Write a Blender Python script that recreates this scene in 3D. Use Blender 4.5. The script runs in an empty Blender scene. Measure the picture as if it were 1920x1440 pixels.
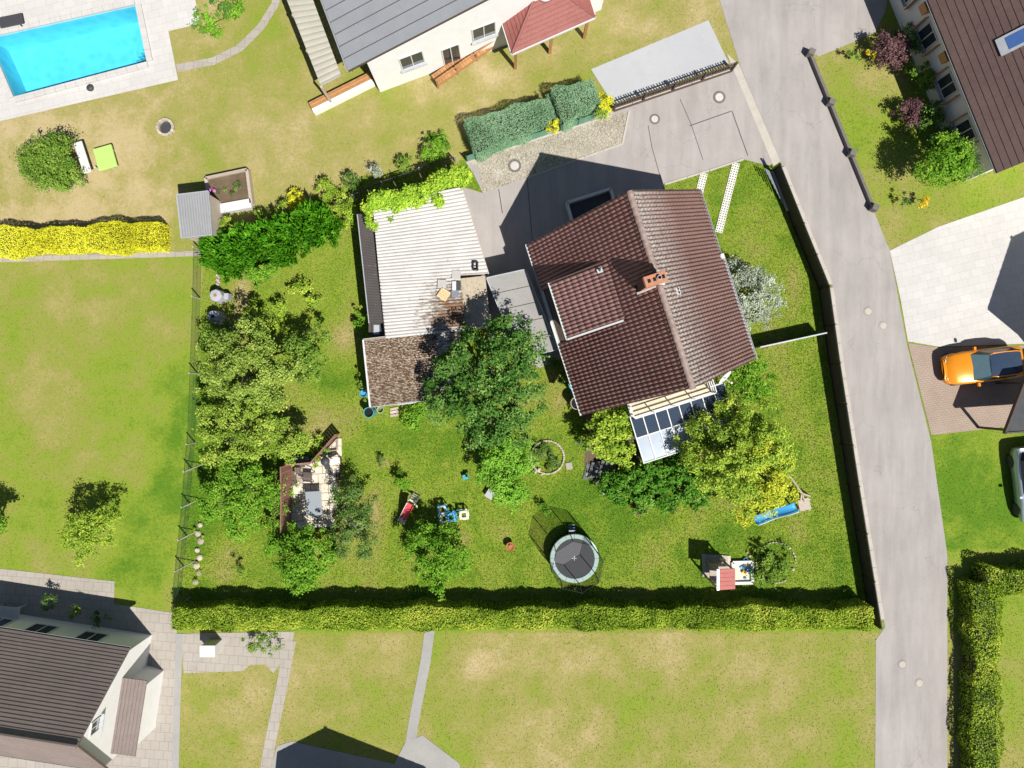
import bpy, math, random
import numpy as np
from mathutils import Vector, Matrix
R = math.radians
rnd = random.Random(7)
NP = np.random.default_rng(11)
sc = bpy.context.scene
C = sc.collection

# ------------------------------------------------------------------ camera, sky, sun, exposure
H, S = 39.0, 34.0                       # drone height (m); pixels per metre on the ground
cam = bpy.data.cameras.new('camera'); co = bpy.data.objects.new('camera', cam); C.objects.link(co)
co.location = (0, 0, H); co.rotation_euler = (0, 0, 0)
cam.sensor_fit = 'HORIZONTAL'; cam.sensor_width = 36.0; cam.lens = S * H / 1920 * 36.0
cam.clip_start = 0.5; cam.clip_end = 3000
sc.camera = co
SUND = Vector((0.435, -0.53, 1.0)).normalized()
w = bpy.data.worlds.new('World'); sc.world = w; w.use_nodes = True
nt = w.node_tree
sky = nt.nodes.new('ShaderNodeTexSky'); sky.sky_type = 'NISHITA'; sky.sun_disc = False
sky.sun_elevation = math.asin(SUND.z); sky.sun_rotation = math.atan2(SUND.x, SUND.y)
sky.air_density = 1.0; sky.dust_density = 0.6; sky.ozone_density = 1.5
nt.links.new(sky.outputs[0], nt.nodes['Background'].inputs[0]); nt.nodes['Background'].inputs[1].default_value = 0.05
sl = bpy.data.lights.new('sun', 'SUN'); so = bpy.data.objects.new('sun', sl); C.objects.link(so)
so.location = SUND * 60; so.rotation_euler = SUND.to_track_quat('Z', 'Y').to_euler()
sl.energy = 5.0; sl.angle = R(0.5); sl.color = (1.0, 0.955, 0.88)
sc.view_settings.view_transform = 'Standard'; sc.view_settings.look = 'None'
sc.view_settings.gamma = 1.0; sc.view_settings.exposure = 0.30
sc.view_settings.use_curve_mapping = False
try:
    sc.cycles.max_bounces = 5; sc.cycles.diffuse_bounces = 2; sc.cycles.transparent_max_bounces = 10
    sc.cycles.transmission_bounces = 4; sc.cycles.glossy_bounces = 3
    sc.cycles.caustics_reflective = False; sc.cycles.caustics_refractive = False
except Exception:
    pass

# ------------------------------------------------------------------ helpers
def W(px, py, h=0.0):
    """place measured on the survey picture -> world point at height h"""
    f = (H - h) / H
    return Vector(((px - 960) / S * f, (720 - py) / S * f, h))
def W2(px, py, h=0.0):
    p = W(px, py, h); return (p.x, p.y)
def ML(r_px, h=0.0):
    return r_px / S * (H - h) / H

WM = {}
def _attach(o, parent):
    C.objects.link(o)
    if parent is not None:
        o.parent = parent
        o.matrix_parent_inverse = WM.get(parent.name, Matrix.Identity(4)).inverted()
def tag(o, label=None, cat=None, group=None, kind=None):
    if label: o['label'] = label
    if cat: o['category'] = cat
    if group: o['group'] = group
    if kind: o['kind'] = kind
    return o
def thing(name, label, cat, loc, group=None):
    o = bpy.data.objects.new(name, None); C.objects.link(o)
    o.empty_display_size = 0.2
    loc = Vector(loc); o.location = loc
    WM[o.name] = Matrix.Translation(loc)
    return tag(o, label, cat, group)
def inst(name, mesh, parent, M, mat=None):
    o = bpy.data.objects.new(name, mesh); _attach(o, parent)
    o.matrix_basis = M
    WM[o.name] = M.copy()
    return o

class MB:
    def __init__(s): s.v = []; s.f = []
    def add(s, vs, fs):
        n = len(s.v); s.v += [tuple(p) for p in vs]; s.f += [tuple(i + n for i in q) for q in fs]; return s
    def box(s, c, d, rot=0.0):
        cx, cy, cz = c; a, b, e = d[0] / 2, d[1] / 2, d[2] / 2
        cs, sn = math.cos(rot), math.sin(rot); vs = []
        for z in (-e, e):
            for x, y in ((-a, -b), (a, -b), (a, b), (-a, b)):
                vs.append((cx + x * cs - y * sn, cy + x * sn + y * cs, cz + z))
        return s.add(vs, [(3, 2, 1, 0), (4, 5, 6, 7), (0, 1, 5, 4), (1, 2, 6, 5), (2, 3, 7, 6), (3, 0, 4, 7)])
    def beam(s, p0, p1, wd, ht, up=(0, 0, 1)):
        p0, p1 = Vector(p0), Vector(p1); t = (p1 - p0).normalized(); u = Vector(up)
        sd = t.cross(u)
        if sd.length < 1e-4: sd = t.cross(Vector((1, 0, 0)))
        sd.normalize(); u = sd.cross(t).normalized(); sd *= wd / 2; u *= ht / 2
        vs = [p + a * sd + b * u for p in (p0, p1) for a, b in ((-1, -1), (1, -1), (1, 1), (-1, 1))]
        return s.add(vs, [(3, 2, 1, 0), (4, 5, 6, 7), (0, 1, 5, 4), (1, 2, 6, 5), (2, 3, 7, 6), (3, 0, 4, 7)])
    def prism(s, pts, z0, z1):
        a = sum(pts[i][0] * pts[(i + 1) % len(pts)][1] - pts[(i + 1) % len(pts)][0] * pts[i][1] for i in range(len(pts)))
        if a < 0: pts = pts[::-1]
        n = len(pts)
        z0s = z0 if isinstance(z0, (list, tuple)) else [z0] * n
        z1s = z1 if isinstance(z1, (list, tuple)) else [z1] * n
        if a < 0 and isinstance(z1, (list, tuple)): z1s = list(z1)[::-1]
        if a < 0 and isinstance(z0, (list, tuple)): z0s = list(z0)[::-1]
        vs = [(p[0], p[1], z0s[i]) for i, p in enumerate(pts)] + [(p[0], p[1], z1s[i]) for i, p in enumerate(pts)]
        fs = [tuple(range(n))[::-1], tuple(range(n, 2 * n))] + [(i, (i + 1) % n, n + (i + 1) % n, n + i) for i in range(n)]
        return s.add(vs, fs)
    def tube(s, pts, r, n=8, cap=True):
        pts = [Vector(p) for p in pts]; m = len(pts)
        rs = r if isinstance(r, (list, tuple)) else [r] * m
        vs = []; prev = None
        for i, p in enumerate(pts):
            t = (pts[min(i + 1, m - 1)] - pts[max(i - 1, 0)]).normalized()
            a = t.orthogonal().normalized() if prev is None else (prev - t * prev.dot(t)).normalized()
            prev = a; b = t.cross(a)
            vs += [p + rs[i] * (math.cos(2 * math.pi * k / n) * a + math.sin(2 * math.pi * k / n) * b) for k in range(n)]
        fs = [(i * n + k, i * n + (k + 1) % n, (i + 1) * n + (k + 1) % n, (i + 1) * n + k) for i in range(m - 1) for k in range(n)]
        if cap: fs += [tuple(range(n))[::-1], tuple(range((m - 1) * n, m * n))]
        return s.add(vs, fs)
    def ring(s, c, rad, r, n=24, k=6):
        pts = [(c[0] + rad * math.cos(2 * math.pi * i / n), c[1] + rad * math.sin(2 * math.pi * i / n), c[2]) for i in range(n)]
        vs = []
        for i in range(n):
            a = 2 * math.pi * i / n
            for j in range(k):
                b = 2 * math.pi * j / k
                q = rad + r * math.cos(b)
                vs.append((c[0] + q * math.cos(a), c[1] + q * math.sin(a), c[2] + r * math.sin(b)))
        return s.add(vs, [(i * k + j, ((i + 1) % n) * k + j, ((i + 1) % n) * k + (j + 1) % k, i * k + (j + 1) % k) for i in range(n) for j in range(k)])
    def lathe(s, c, prof, n=20, close=True):
        vs = []
        for r, z in prof:
            vs += [(c[0] + r * math.cos(2 * math.pi * k / n), c[1] + r * math.sin(2 * math.pi * k / n), c[2] + z) for k in range(n)]
        m = len(prof)
        fs = [(i * n + k, i * n + (k + 1) % n, (i + 1) * n + (k + 1) % n, (i + 1) * n + k) for i in range(m - 1) for k in range(n)]
        if close: fs += [tuple(range(n))[::-1], tuple(range((m - 1) * n, m * n))]
        return s.add(vs, fs)
    def quad(s, a, b, c, d): return s.add([a, b, c, d], [(0, 1, 2, 3)])
    def mesh(s, name, mat, smooth=False):
        me = bpy.data.meshes.new(name); me.from_pydata(s.v, [], s.f); me.update()
        if mat is not None: me.materials.append(mat)
        if smooth: me.polygons.foreach_set('use_smooth', [True] * len(me.polygons))
        return me
    def build(s, name, mat, parent=None, smooth=False, bevel=0.0):
        o = bpy.data.objects.new(name, s.mesh(name, mat, smooth)); _attach(o, parent)
        if bevel > 0:
            b = o.modifiers.new('bevel', 'BEVEL'); b.width = bevel; b.segments = 2; b.limit_method = 'ANGLE'
        return o

# ------------------------------------------------------------------ materials
MATS = {}
def new_mat(name):
    m = bpy.data.materials.new(name); m.use_nodes = True; MATS[name] = m
    return m, m.node_tree, m.node_tree.nodes['Principled BSDF']
def pos(nt, scale=1.0, stretch=None):
    g = nt.nodes.new('ShaderNodeNewGeometry')
    if stretch is None: return g.outputs['Position']
    mp = nt.nodes.new('ShaderNodeMapping'); mp.inputs['Scale'].default_value = stretch
    nt.links.new(g.outputs['Position'], mp.inputs['Vector']); return mp.outputs['Vector']
def noise(nt, vec, scale, detail=4, rough=0.55):
    n = nt.nodes.new('ShaderNodeTexNoise'); n.inputs['Scale'].default_value = scale
    n.inputs['Detail'].default_value = detail; n.inputs['Roughness'].default_value = rough
    nt.links.new(vec, n.inputs['Vector']); return n.outputs['Fac']
def ramp(nt, fac, stops, interp='LINEAR'):
    r = nt.nodes.new('ShaderNodeValToRGB'); r.color_ramp.interpolation = interp
    el = r.color_ramp.elements
    while len(el) < len(stops): el.new(0.5)
    for e, (p, c) in zip(el, stops):
        e.position = p; e.color = (*c, 1) if len(c) == 3 else c
    nt.links.new(fac, r.inputs['Fac']); return r.outputs['Color']
def mixc(nt, fac, a, b, mode='MIX'):
    m = nt.nodes.new('ShaderNodeMix'); m.data_type = 'RGBA'; m.blend_type = mode
    for sck, val in ((m.inputs[0], fac), (m.inputs[6], a), (m.inputs[7], b)):
        if hasattr(val, 'is_linked'): nt.links.new(val, sck)
        elif isinstance(val, (int, float)): sck.default_value = val
        else: sck.default_value = (*val, 1)
    return m.outputs[2]
def math_(nt, op, a, b=None, clamp=False):
    m = nt.nodes.new('ShaderNodeMath'); m.operation = op; m.use_clamp = clamp
    for i, val in enumerate((a, b)):
        if val is None: continue
        if hasattr(val, 'is_linked'): nt.links.new(val, m.inputs[i])
        else: m.inputs[i].default_value = val
    return m.outputs[0]
def bump(nt, bs, h, strength=0.4, dist=0.03):
    b = nt.nodes.new('ShaderNodeBump'); b.inputs['Strength'].default_value = strength; b.inputs['Distance'].default_value = dist
    nt.links.new(h, b.inputs['Height']); nt.links.new(b.outputs[0], bs.inputs['Normal'])
def plain(name, col, rough=0.6, metal=0.0, var=0.18, scale=6.0, bmp=0.0, spec=0.4, objrand=0.0):
    """colour with soft wear; the same base colour everywhere plus grime of its own shape"""
    m, nt, bs = new_mat(name)
    p = pos(nt)
    f = noise(nt, p, scale, 5)
    lo = tuple(max(0, c * (1 - var)) for c in col); hi = tuple(min(1, c * (1 + var)) for c in col)
    c = ramp(nt, f, [(0.3, lo), (0.7, hi)])
    f2 = noise(nt, p, scale * 7, 3)
    c = mixc(nt, 0.35, c, ramp(nt, f2, [(0.35, lo), (0.65, hi)]))
    if objrand:
        oi = nt.nodes.new('ShaderNodeObjectInfo')
        v = nt.nodes.new('ShaderNodeHueSaturation'); nt.links.new(c, v.inputs['Color'])
        mr = nt.nodes.new('ShaderNodeMapRange'); mr.inputs[3].default_value = 1 - objrand; mr.inputs[4].default_value = 1 + objrand
        nt.links.new(oi.outputs['Random'], mr.inputs[0]); nt.links.new(mr.outputs[0], v.inputs['Value']); c = v.outputs['Color']
    nt.links.new(c, bs.inputs['Base Color'])
    bs.inputs['Roughness'].default_value = rough; bs.inputs['Metallic'].default_value = metal
    bs.inputs['Specular IOR Level'].default_value = spec
    if bmp: bump(nt, bs, f2, bmp, 0.02)
    return m
LEAF_GAIN = 1.85
def leafmat(name, c0, c1, c2, trans=0.20):
    m, nt, bs = new_mat(name)
    k = LEAF_GAIN; c0, c1, c2 = (tuple(min(.85, x * k) for x in c) for c in (c0, c1, c2))
    nt.nodes.remove(bs); bs = nt.nodes.new('ShaderNodeBsdfDiffuse')
    at = nt.nodes.new('ShaderNodeAttribute'); at.attribute_name = 'tone'
    c = ramp(nt, at.outputs['Fac'], [(0.05, c0), (0.5, c1), (0.95, c2)])
    nt.links.new(c, bs.inputs['Color'])
    tr = nt.nodes.new('ShaderNodeBsdfTranslucent')
    h = nt.nodes.new('ShaderNodeHueSaturation'); h.inputs['Saturation'].default_value = 1.15; h.inputs['Value'].default_value = 1.0
    nt.links.new(c, h.inputs['Color']); nt.links.new(h.outputs[0], tr.inputs['Color'])
    mx = nt.nodes.new('ShaderNodeMixShader'); mx.inputs[0].default_value = trans
    nt.links.new(bs.outputs[0], mx.inputs[1]); nt.links.new(tr.outputs[0], mx.inputs[2])
    nt.links.new(mx.outputs[0], nt.nodes['Material Output'].inputs['Surface'])
    return m
GR = [(0.0, (.095, .195, .014)), (0.28, (.205, .285, .028)), (0.52, (.250, .266, .056)), (0.76, (.330, .290, .105)), (1.0, (.455, .37, .20))]
def grassmat(name, tuft=False):
    m, nt, bs = new_mat(name)
    at = nt.nodes.new('ShaderNodeAttribute'); at.attribute_name = 'dry'
    p = pos(nt)
    if not tuft:
        n1 = math_(nt, 'SUBTRACT', noise(nt, p, 0.55, 4, 0.62), 0.5); n2 = math_(nt, 'SUBTRACT', noise(nt, p, 5.0, 3, 0.7), 0.5)
        n3 = math_(nt, 'SUBTRACT', noise(nt, p, 28.0, 2, 0.7), 0.5)
        d = math_(nt, 'ADD', at.outputs['Fac'], math_(nt, 'MULTIPLY', n1, 0.75))
        d = math_(nt, 'ADD', d, math_(nt, 'MULTIPLY', n2, 0.55)); d = math_(nt, 'ADD', d, math_(nt, 'MULTIPLY', n3, 0.35), True)
        bump(nt, bs, noise(nt, p, 22.0, 3, 0.75), 0.45, 0.05)
    else:
        d = at.outputs['Fac']
    nt.links.new(ramp(nt, d, GR), bs.inputs['Base Color'])
    bs.inputs['Roughness'].default_value = 0.9; bs.inputs['Specular IOR Level'].default_value = 0.12
    return m
grass_m = grassmat('lawn_soil_grass'); blade_m = grassmat('grass_blade', True)

def paving(name, c0, c1, stain, sc1=0.6, bmp=0.25, fine=30, rough=0.85, joints=None, cracks=0, rot=0.0):
    m, nt, bs = new_mat(name); p = pos(nt)
    c = ramp(nt, noise(nt, p, sc1, 6, 0.6), [(0.3, c0), (0.7, c1)])
    st = ramp(nt, noise(nt, p, sc1 * 2.7, 5, 0.65), [(0.52, (0, 0, 0)), (0.72, (1, 1, 1))])
    c = mixc(nt, math_(nt, 'MULTIPLY', st, 0.45), c, stain)
    f = noise(nt, p, fine, 3, 0.7)
    c = mixc(nt, 0.22, c, ramp(nt, f, [(0.3, tuple(x * .6 for x in c0)), (0.7, tuple(min(1, x * 1.25) for x in c1))]))
    if cracks:
        q = pos(nt, 1, (1.6, .22, 1)); c = mixc(nt, .30, c, ramp(nt, noise(nt, q, 1.1, 5, .6), [(.35, tuple(x * .80 for x in c0)), (.65, tuple(x * 1.12 for x in c1))]))
        wn = nt.nodes.new('ShaderNodeTexNoise'); wn.inputs['Scale'].default_value = 1.5; nt.links.new(p, wn.inputs['Vector'])
        ad = nt.nodes.new('ShaderNodeVectorMath'); ad.operation = 'ADD'; nt.links.new(p, ad.inputs[0]); nt.links.new(wn.outputs['Color'], ad.inputs[1])
        v = nt.nodes.new('ShaderNodeTexVoronoi'); v.feature = 'DISTANCE_TO_EDGE'; v.inputs['Scale'].default_value = cracks; nt.links.new(ad.outputs[0], v.inputs['Vector'])
        ln_ = ramp(nt, v.outputs['Distance'], [(.004, (1, 1, 1)), (.012, (0, 0, 0))]); mk = ramp(nt, noise(nt, p, .35, 3), [(.50, (0, 0, 0)), (.58, (1, 1, 1))])
        c = mixc(nt, math_(nt, 'MULTIPLY', math_(nt, 'MULTIPLY', ln_, mk), .22), c, tuple(x * .35 for x in c0))
    if joints:
        mp = nt.nodes.new('ShaderNodeMapping'); mp.inputs['Rotation'].default_value = (0, 0, rot); nt.links.new(p, mp.inputs['Vector'])
        br = nt.nodes.new('ShaderNodeTexBrick'); br.inputs['Scale'].default_value = 1.0; br.inputs['Brick Width'].default_value = joints[0]; br.inputs['Row Height'].default_value = joints[1]; br.inputs['Mortar Size'].default_value = joints[2]
        br.inputs['Color1'].default_value = (1, 1, 1, 1); br.inputs['Color2'].default_value = (.92, .92, .92, 1); br.inputs['Mortar'].default_value = (.62, .60, .55, 1); nt.links.new(mp.outputs[0], br.inputs['Vector'])
        c = mixc(nt, .8, c, br.outputs['Color'], 'MULTIPLY')
    nt.links.new(c, bs.inputs['Base Color']); bs.inputs['Roughness'].default_value = rough; bs.inputs['Specular IOR Level'].default_value = 0.2
    bump(nt, bs, f, bmp, 0.01)
    return m
M_road = paving('old_asphalt', (.30, .278, .264), (.40, .374, .358), (.25, .238, .236), 0.3, cracks=.45)
M_drive = paving('driveway_asphalt', (.325, .298, .287), (.395, .365, .35), (.45, .425, .39), 0.45, cracks=.5)
M_slab = paving('concrete_slab', (.30, .295, .285), (.37, .36, .35), (.24, .235, .225), 0.6)
M_pale = paving('pale_concrete', (.40, .41, .43), (.46, .47, .49), (.36, .37, .39), 0.3)
M_white = paving('white_paving', (.52, .505, .485), (.60, .585, .565), (.47, .45, .42), 0.35, joints=(.62, .42, .006), rot=R(-14))
M_brick = paving('pinkish_paving', (.34, .265, .215), (.41, .325, .27), (.29, .235, .20), 0.5, joints=(.24, .12, .012), rot=R(-8))
M_beige = paving('beige_paving', (.36, .325, .285), (.43, .395, .355), (.30, .275, .245), 0.5, joints=(.5, .5, .014), rot=R(4))
M_kerb = paving('kerb_stone', (.42, .39, .345), (.52, .485, .43), (.33, .31, .25), 1.2)
M_patio = paving('patio_slab', (.62, .55, .44), (.74, .67, .56), (.48, .42, .31), 0.9)
M_balc = paving('balcony_tile', (.62, .53, .38), (.70, .60, .45), (.55, .47, .34), 1.0)
M_soil = paving('soil', (.10, .07, .045), (.17, .125, .08), (.24, .18, .11), 2.0, 0.6)
M_stone = plain('field_stone', (.46, .40, .32), 0.85, 0, .3, 5, .3, .2, .25)
M_joint = plain('joint_tar', (.09, .085, .08), 0.8)
M_cob = None
def cobble():
    m, nt, bs = new_mat('cobble_setts')
    p = pos(nt)
    mp = nt.nodes.new('ShaderNodeMapping'); mp.inputs['Rotation'].default_value = (0, 0, R(-17)); mp.inputs['Scale'].default_value = (9, 6, 9)
    nt.links.new(p, mp.inputs['Vector'])
    v = nt.nodes.new('ShaderNodeTexVoronoi'); v.inputs['Scale'].default_value = 1.0; v.feature = 'DISTANCE_TO_EDGE'
    nt.links.new(mp.outputs[0], v.inputs['Vector'])
    v2 = nt.nodes.new('ShaderNodeTexVoronoi'); v2.inputs['Scale'].default_value = 1.0; nt.links.new(mp.outputs[0], v2.inputs['Vector'])
    c = ramp(nt, v2.outputs['Color'], [(0.1, (.31, .275, .225)), (0.9, (.47, .43, .365))])
    e = ramp(nt, v.outputs['Distance'], [(0.02, (.22, .20, .13)), (0.10, (1, 1, 1))])
    c = mixc(nt, 1.0, c, e, 'MULTIPLY')
    c = mixc(nt, 0.35, c, ramp(nt, noise(nt, p, 0.8, 5), [(0.35, (.33, .30, .22)), (0.7, (.60, .56, .48))]))
    nt.links.new(c, bs.inputs['Base Color']); bs.inputs['Roughness'].default_value = 0.85
    bump(nt, bs, v.outputs['Distance'], 0.5, 0.03)
    return m
M_cob = cobble()

def rooftile(name, c0, c1, lichen, axis=None, origin=None, rng=1.6, low=.5, high=.66):
    """clay or concrete roof tile; lichen grows along the ridge (a real stain)"""
    m, nt, bs = new_mat(name); p = pos(nt)
    c = ramp(nt, noise(nt, p, 3.2, 4, .6), [(0.3, c0), (0.7, c1)])
    c = mixc(nt, 0.35, c, ramp(nt, noise(nt, p, 0.6, 4), [(.35, tuple(x * .75 for x in c0)), (.65, tuple(x * 1.2 for x in c1))]))
    f = noise(nt, p, 24, 4, .7)
    c = mixc(nt, 0.35, c, ramp(nt, f, [(0.35, tuple(x * .65 for x in c0)), (0.7, tuple(x * 1.5 for x in c1))]))
    sp = ramp(nt, noise(nt, p, 7.5, 6, .75), [(low, (0, 0, 0)), (high, (1, 1, 1))])
    if axis is not None:
        d = nt.nodes.new('ShaderNodeVectorMath'); d.operation = 'SUBTRACT'; d.inputs[1].default_value = origin; nt.links.new(p, d.inputs[0])
        dt = nt.nodes.new('ShaderNodeVectorMath'); dt.operation = 'DOT_PRODUCT'; dt.inputs[1].default_value = axis; nt.links.new(d.outputs[0], dt.inputs[0])
        mr = nt.nodes.new('ShaderNodeMapRange'); mr.inputs[1].default_value = 0.0; mr.inputs[2].default_value = rng; mr.inputs[3].default_value = 0.95; mr.inputs[4].default_value = 0.06
        nt.links.new(math_(nt, 'ABSOLUTE', dt.outputs['Value']), mr.inputs[0])
        sp = math_(nt, 'MULTIPLY', sp, mr.outputs[0])
    else:
        sp = math_(nt, 'MULTIPLY', sp, 0.25)
    c = mixc(nt, sp, c, lichen)
    nt.links.new(c, bs.inputs['Base Color']); bs.inputs['Roughness'].default_value = 0.62; bs.inputs['Specular IOR Level'].default_value = 0.3
    bump(nt, bs, f, 0.2, 0.01)
    return m
def corrug(name, base, dirt, moss, dscale=2.0, lo=.5, hi=.62, moss_lo=.62, streak=(1, 1, 1), spot=None):
    m, nt, bs = new_mat(name)
    p = pos(nt); q = pos(nt, 1, streak)
    c = ramp(nt, noise(nt, p, 1.2, 4), [(.3, tuple(x * .9 for x in base)), (.7, tuple(min(1, x * 1.08) for x in base))])
    add = None
    if spot:                            # stain spreading from one place on the roof
        sb_ = nt.nodes.new('ShaderNodeVectorMath'); sb_.operation = 'DISTANCE'; sb_.inputs[1].default_value = spot[0]; nt.links.new(p, sb_.inputs[0])
        mr = nt.nodes.new('ShaderNodeMapRange'); mr.inputs[1].default_value = spot[1]; mr.inputs[2].default_value = spot[2]; mr.inputs[3].default_value = spot[3]; mr.inputs[4].default_value = 0
        nt.links.new(sb_.outputs['Value'], mr.inputs[0]); add = mr.outputs[0]
    def nz(sc_): 
        f_ = noise(nt, q, sc_, 7, .75); return math_(nt, 'ADD', f_, add) if add is not None else f_
    d = ramp(nt, nz(dscale), [(lo, (0, 0, 0)), (hi, (1, 1, 1))])
    c = mixc(nt, d, c, dirt)
    k = ramp(nt, nz(dscale * .6), [(moss_lo, (0, 0, 0)), (moss_lo + .1, (1, 1, 1))])
    c = mixc(nt, k, c, moss)
    nt.links.new(c, bs.inputs['Base Color']); bs.inputs['Roughness'].default_value = 0.8; bs.inputs['Specular IOR Level'].default_value = 0.2
    bump(nt, bs, noise(nt, p, 30, 3), 0.25, 0.01)
    return m
def glassy(name, col, alpha=0.35, rough=0.05, net=False):
    m, nt, bs = new_mat(name)
    bs.inputs['Base Color'].default_value = (*col, 1); bs.inputs['Roughness'].default_value = rough
    tr = nt.nodes.new('ShaderNodeBsdfTransparent'); tr.inputs['Color'].default_value = (1, 1, 1, 1) if net else tuple(min(1, .4 + c) for c in col) + (1,)
    mx = nt.nodes.new('ShaderNodeMixShader'); mx.inputs[0].default_value = alpha
    nt.links.new(bs.outputs[0], mx.inputs[1]); nt.links.new(tr.outputs[0], mx.inputs[2])
    nt.links.new(mx.outputs[0], nt.nodes['Material Output'].inputs['Surface'])
    return m
def woodmat(name, c0, c1, stretch=(3, 3, 12), rough=.75):
    m, nt, bs = new_mat(name)
    oi = nt.nodes.new('ShaderNodeObjectInfo')
    tc = nt.nodes.new('ShaderNodeTexCoord'); mp = nt.nodes.new('ShaderNodeMapping'); mp.inputs['Scale'].default_value = stretch
    nt.links.new(tc.outputs['Object'], mp.inputs['Vector'])
    f = noise(nt, mp.outputs[0], 3.0, 5, .7)
    c = ramp(nt, f, [(.3, c0), (.7, c1)])
    v = nt.nodes.new('ShaderNodeHueSaturation'); nt.links.new(c, v.inputs['Color'])
    mr = nt.nodes.new('ShaderNodeMapRange'); mr.inputs[3].default_value = .8; mr.inputs[4].default_value = 1.2
    nt.links.new(oi.outputs['Random'], mr.inputs[0]); nt.links.new(mr.outputs[0], v.inputs['Value'])
    nt.links.new(v.outputs[0], bs.inputs['Base Color']); bs.inputs['Roughness'].default_value = rough
    bump(nt, bs, f, .3, .01)
    return m

M_plaster = plain('cream_plaster', (.66, .62, .53), .85, 0, .08, 2, .1, .2)
M_whitewall = plain('white_plaster', (.80, .79, .775), .85, 0, .05, 2, .1, .2)
M_whitepaint = plain('white_paint', (.62, .62, .615), .5, 0, .06, 8)
M_zinc = plain('zinc_sheet', (.50, .53, .56), .45, .35, .15, 4)
M_darkmetal = plain('dark_metal', (.022, .023, .025), .5, .2, .2)
M_greymetal = plain('grey_metal', (.33, .37, .42), .4, .6, .12)
M_winglass = plain('window_glass', (.03, .04, .05), .08, 0, .1, 2, 0, .6)
M_brick_ch = plain('chimney_brick', (.46, .21, .12), .85, 0, .25, 9, .2)
M_black = plain('flat_black', (.008, .008, .008), .9)
M_wood_red = woodmat('redbrown_boards', (.20, .085, .06), (.36, .19, .145))
M_wood_pale = woodmat('weathered_wood', (.40, .33, .27), (.56, .48, .40))
M_wood_or = woodmat('orange_wood', (.36, .17, .065), (.52, .27, .11))
M_wood_dk = woodmat('dark_brown_wood', (.055, .038, .03), (.12, .085, .07))
M_plank = woodmat('pale_board', (.58, .40, .20), (.74, .54, .31), (9, 3, 3))
M_bark = plain('bark', (.16, .125, .095), .9, 0, .35, 12, .5)
M_twig = plain('pale_bark', (.38, .34, .29), .9, 0, .3, 12, .3)
M_fence = plain('black_lattice', (.012, .013, .013), .6, 0, .25)
M_green_pl = plain('green_wire_plastic', (.03, .10, .05), .6)
M_teal = plain('teal_plastic', (.06, .36, .40), .4, 0, .08)
M_lblue = plain('light_blue_plastic', (.06, .33, .62), .35, 0, .06)
M_blue = plain('blue_plastic', (.05, .26, .70), .35, 0, .08)
M_cream_pl = plain('cream_plastic', (.78, .74, .58), .4, 0, .05)
M_white_pl = plain('white_plastic', (.66, .645, .63), .35, 0, .05)
M_red_pl = plain('red_plastic', (.66, .08, .10), .35, 0, .12)
M_grey_pl = plain('grey_plastic', (.40, .41, .45), .5, 0, .1)
M_dkgrey = plain('charcoal_plastic', (.055, .055, .062), .55, 0, .15)
M_brownwicker = plain('brown_wicker', (.105, .085, .08), .7, 0, .25, 30, .4)
M_mat = plain('trampoline_mat', (.085, .088, .098), .7, 0, .1)
M_pad = plain('mint_pad', (.56, .76, .70), .55, 0, .08)
M_sand = plain('pale_sand', (.66, .60, .50), .95, 0, .12, 4, .3)
M_yellow_pl = plain('yellow_plastic', (.85, .55, .06), .4)
M_rust = plain('rusty_iron', (.42, .17, .06), .85, .2, .4, 9, .4)
M_water = None
M_moss = corrug('mossy_sheet', (.44, .37, .28), (.095, .052, .032), (.19, .12, .065), 3.2, .43, .52, .60, (2.6, 6.0, 1))
M_corr = corrug('white_corrugated', (.57, .55, .525), (.24, .20, .165), (.20, .11, .06), 3.4, .60, .72, .68, (1, 2.6, 1), (tuple(W(850, 588, 2.75)), .2, 2.6, .29))
M_corr_b = corrug('stained_corrugated', (.55, .53, .49), (.15, .09, .06), (.27, .12, .06), 3.0, .47, .56, .56, (1.4, 3.6, 1))
M_corr_dk = corrug('dark_brown_corrugated', (.10, .088, .085), (.19, .17, .16), (.07, .055, .05), 5, .58, .7, .7)
M_corr_bg = corrug('beige_corrugated', (.52, .46, .36), (.34, .21, .11), (.62, .56, .44), 3.2, .55, .62, .62, (4, 1.5, 1))

# leaves
L_apple = leafmat('leaf_olive', (.048, .092, .012), (.155, .222, .038), (.31, .36, .09))
L_apple2 = leafmat('leaf_olive_bright', (.055, .108, .012), (.178, .252, .036), (.34, .39, .08))
L_green = leafmat('leaf_fresh', (.035, .095, .008), (.095, .205, .018), (.20, .32, .04))
L_green2 = leafmat('leaf_green', (.035, .080, .012), (.105, .185, .025), (.22, .28, .06))
L_dark = leafmat('leaf_dark', (.012, .044, .007), (.048, .115, .020), (.155, .235, .060), .12)
L_shrub = leafmat('leaf_dull', (.020, .052, .010), (.065, .122, .026), (.16, .215, .06), .15)
L_mint = leafmat('leaf_bright', (.055, .145, .015), (.130, .270, .028), (.24, .38, .065))
L_yellow = leafmat('leaf_yellow', (.13, .17, .016), (.29, .325, .030), (.50, .46, .055))
L_yell2 = leafmat('leaf_yellowgreen', (.070, .135, .016), (.180, .265, .032), (.37, .415, .065))
L_vine = leafmat('leaf_vine', (.070, .135, .014), (.175, .262, .028), (.34, .39, .055))
L_laurel = leafmat('leaf_laurel', (.020, .070, .008), (.060, .160, .016), (.15, .27, .05), .2)
L_silver = leafmat('leaf_silver', (.085, .105, .075), (.22, .25, .19), (.40, .43, .35), .12)
L_thuja = leafmat('leaf_thuja', (.018, .085, .004), (.050, .170, .008), (.115, .27, .020), .2)
L_hedge = leafmat('leaf_hedge', (.065, .115, .010), (.175, .250, .024), (.34, .37, .055), .2)
L_yhedge = leafmat('leaf_gold', (.25, .25, .012), (.48, .45, .025), (.65, .58, .05))
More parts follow.
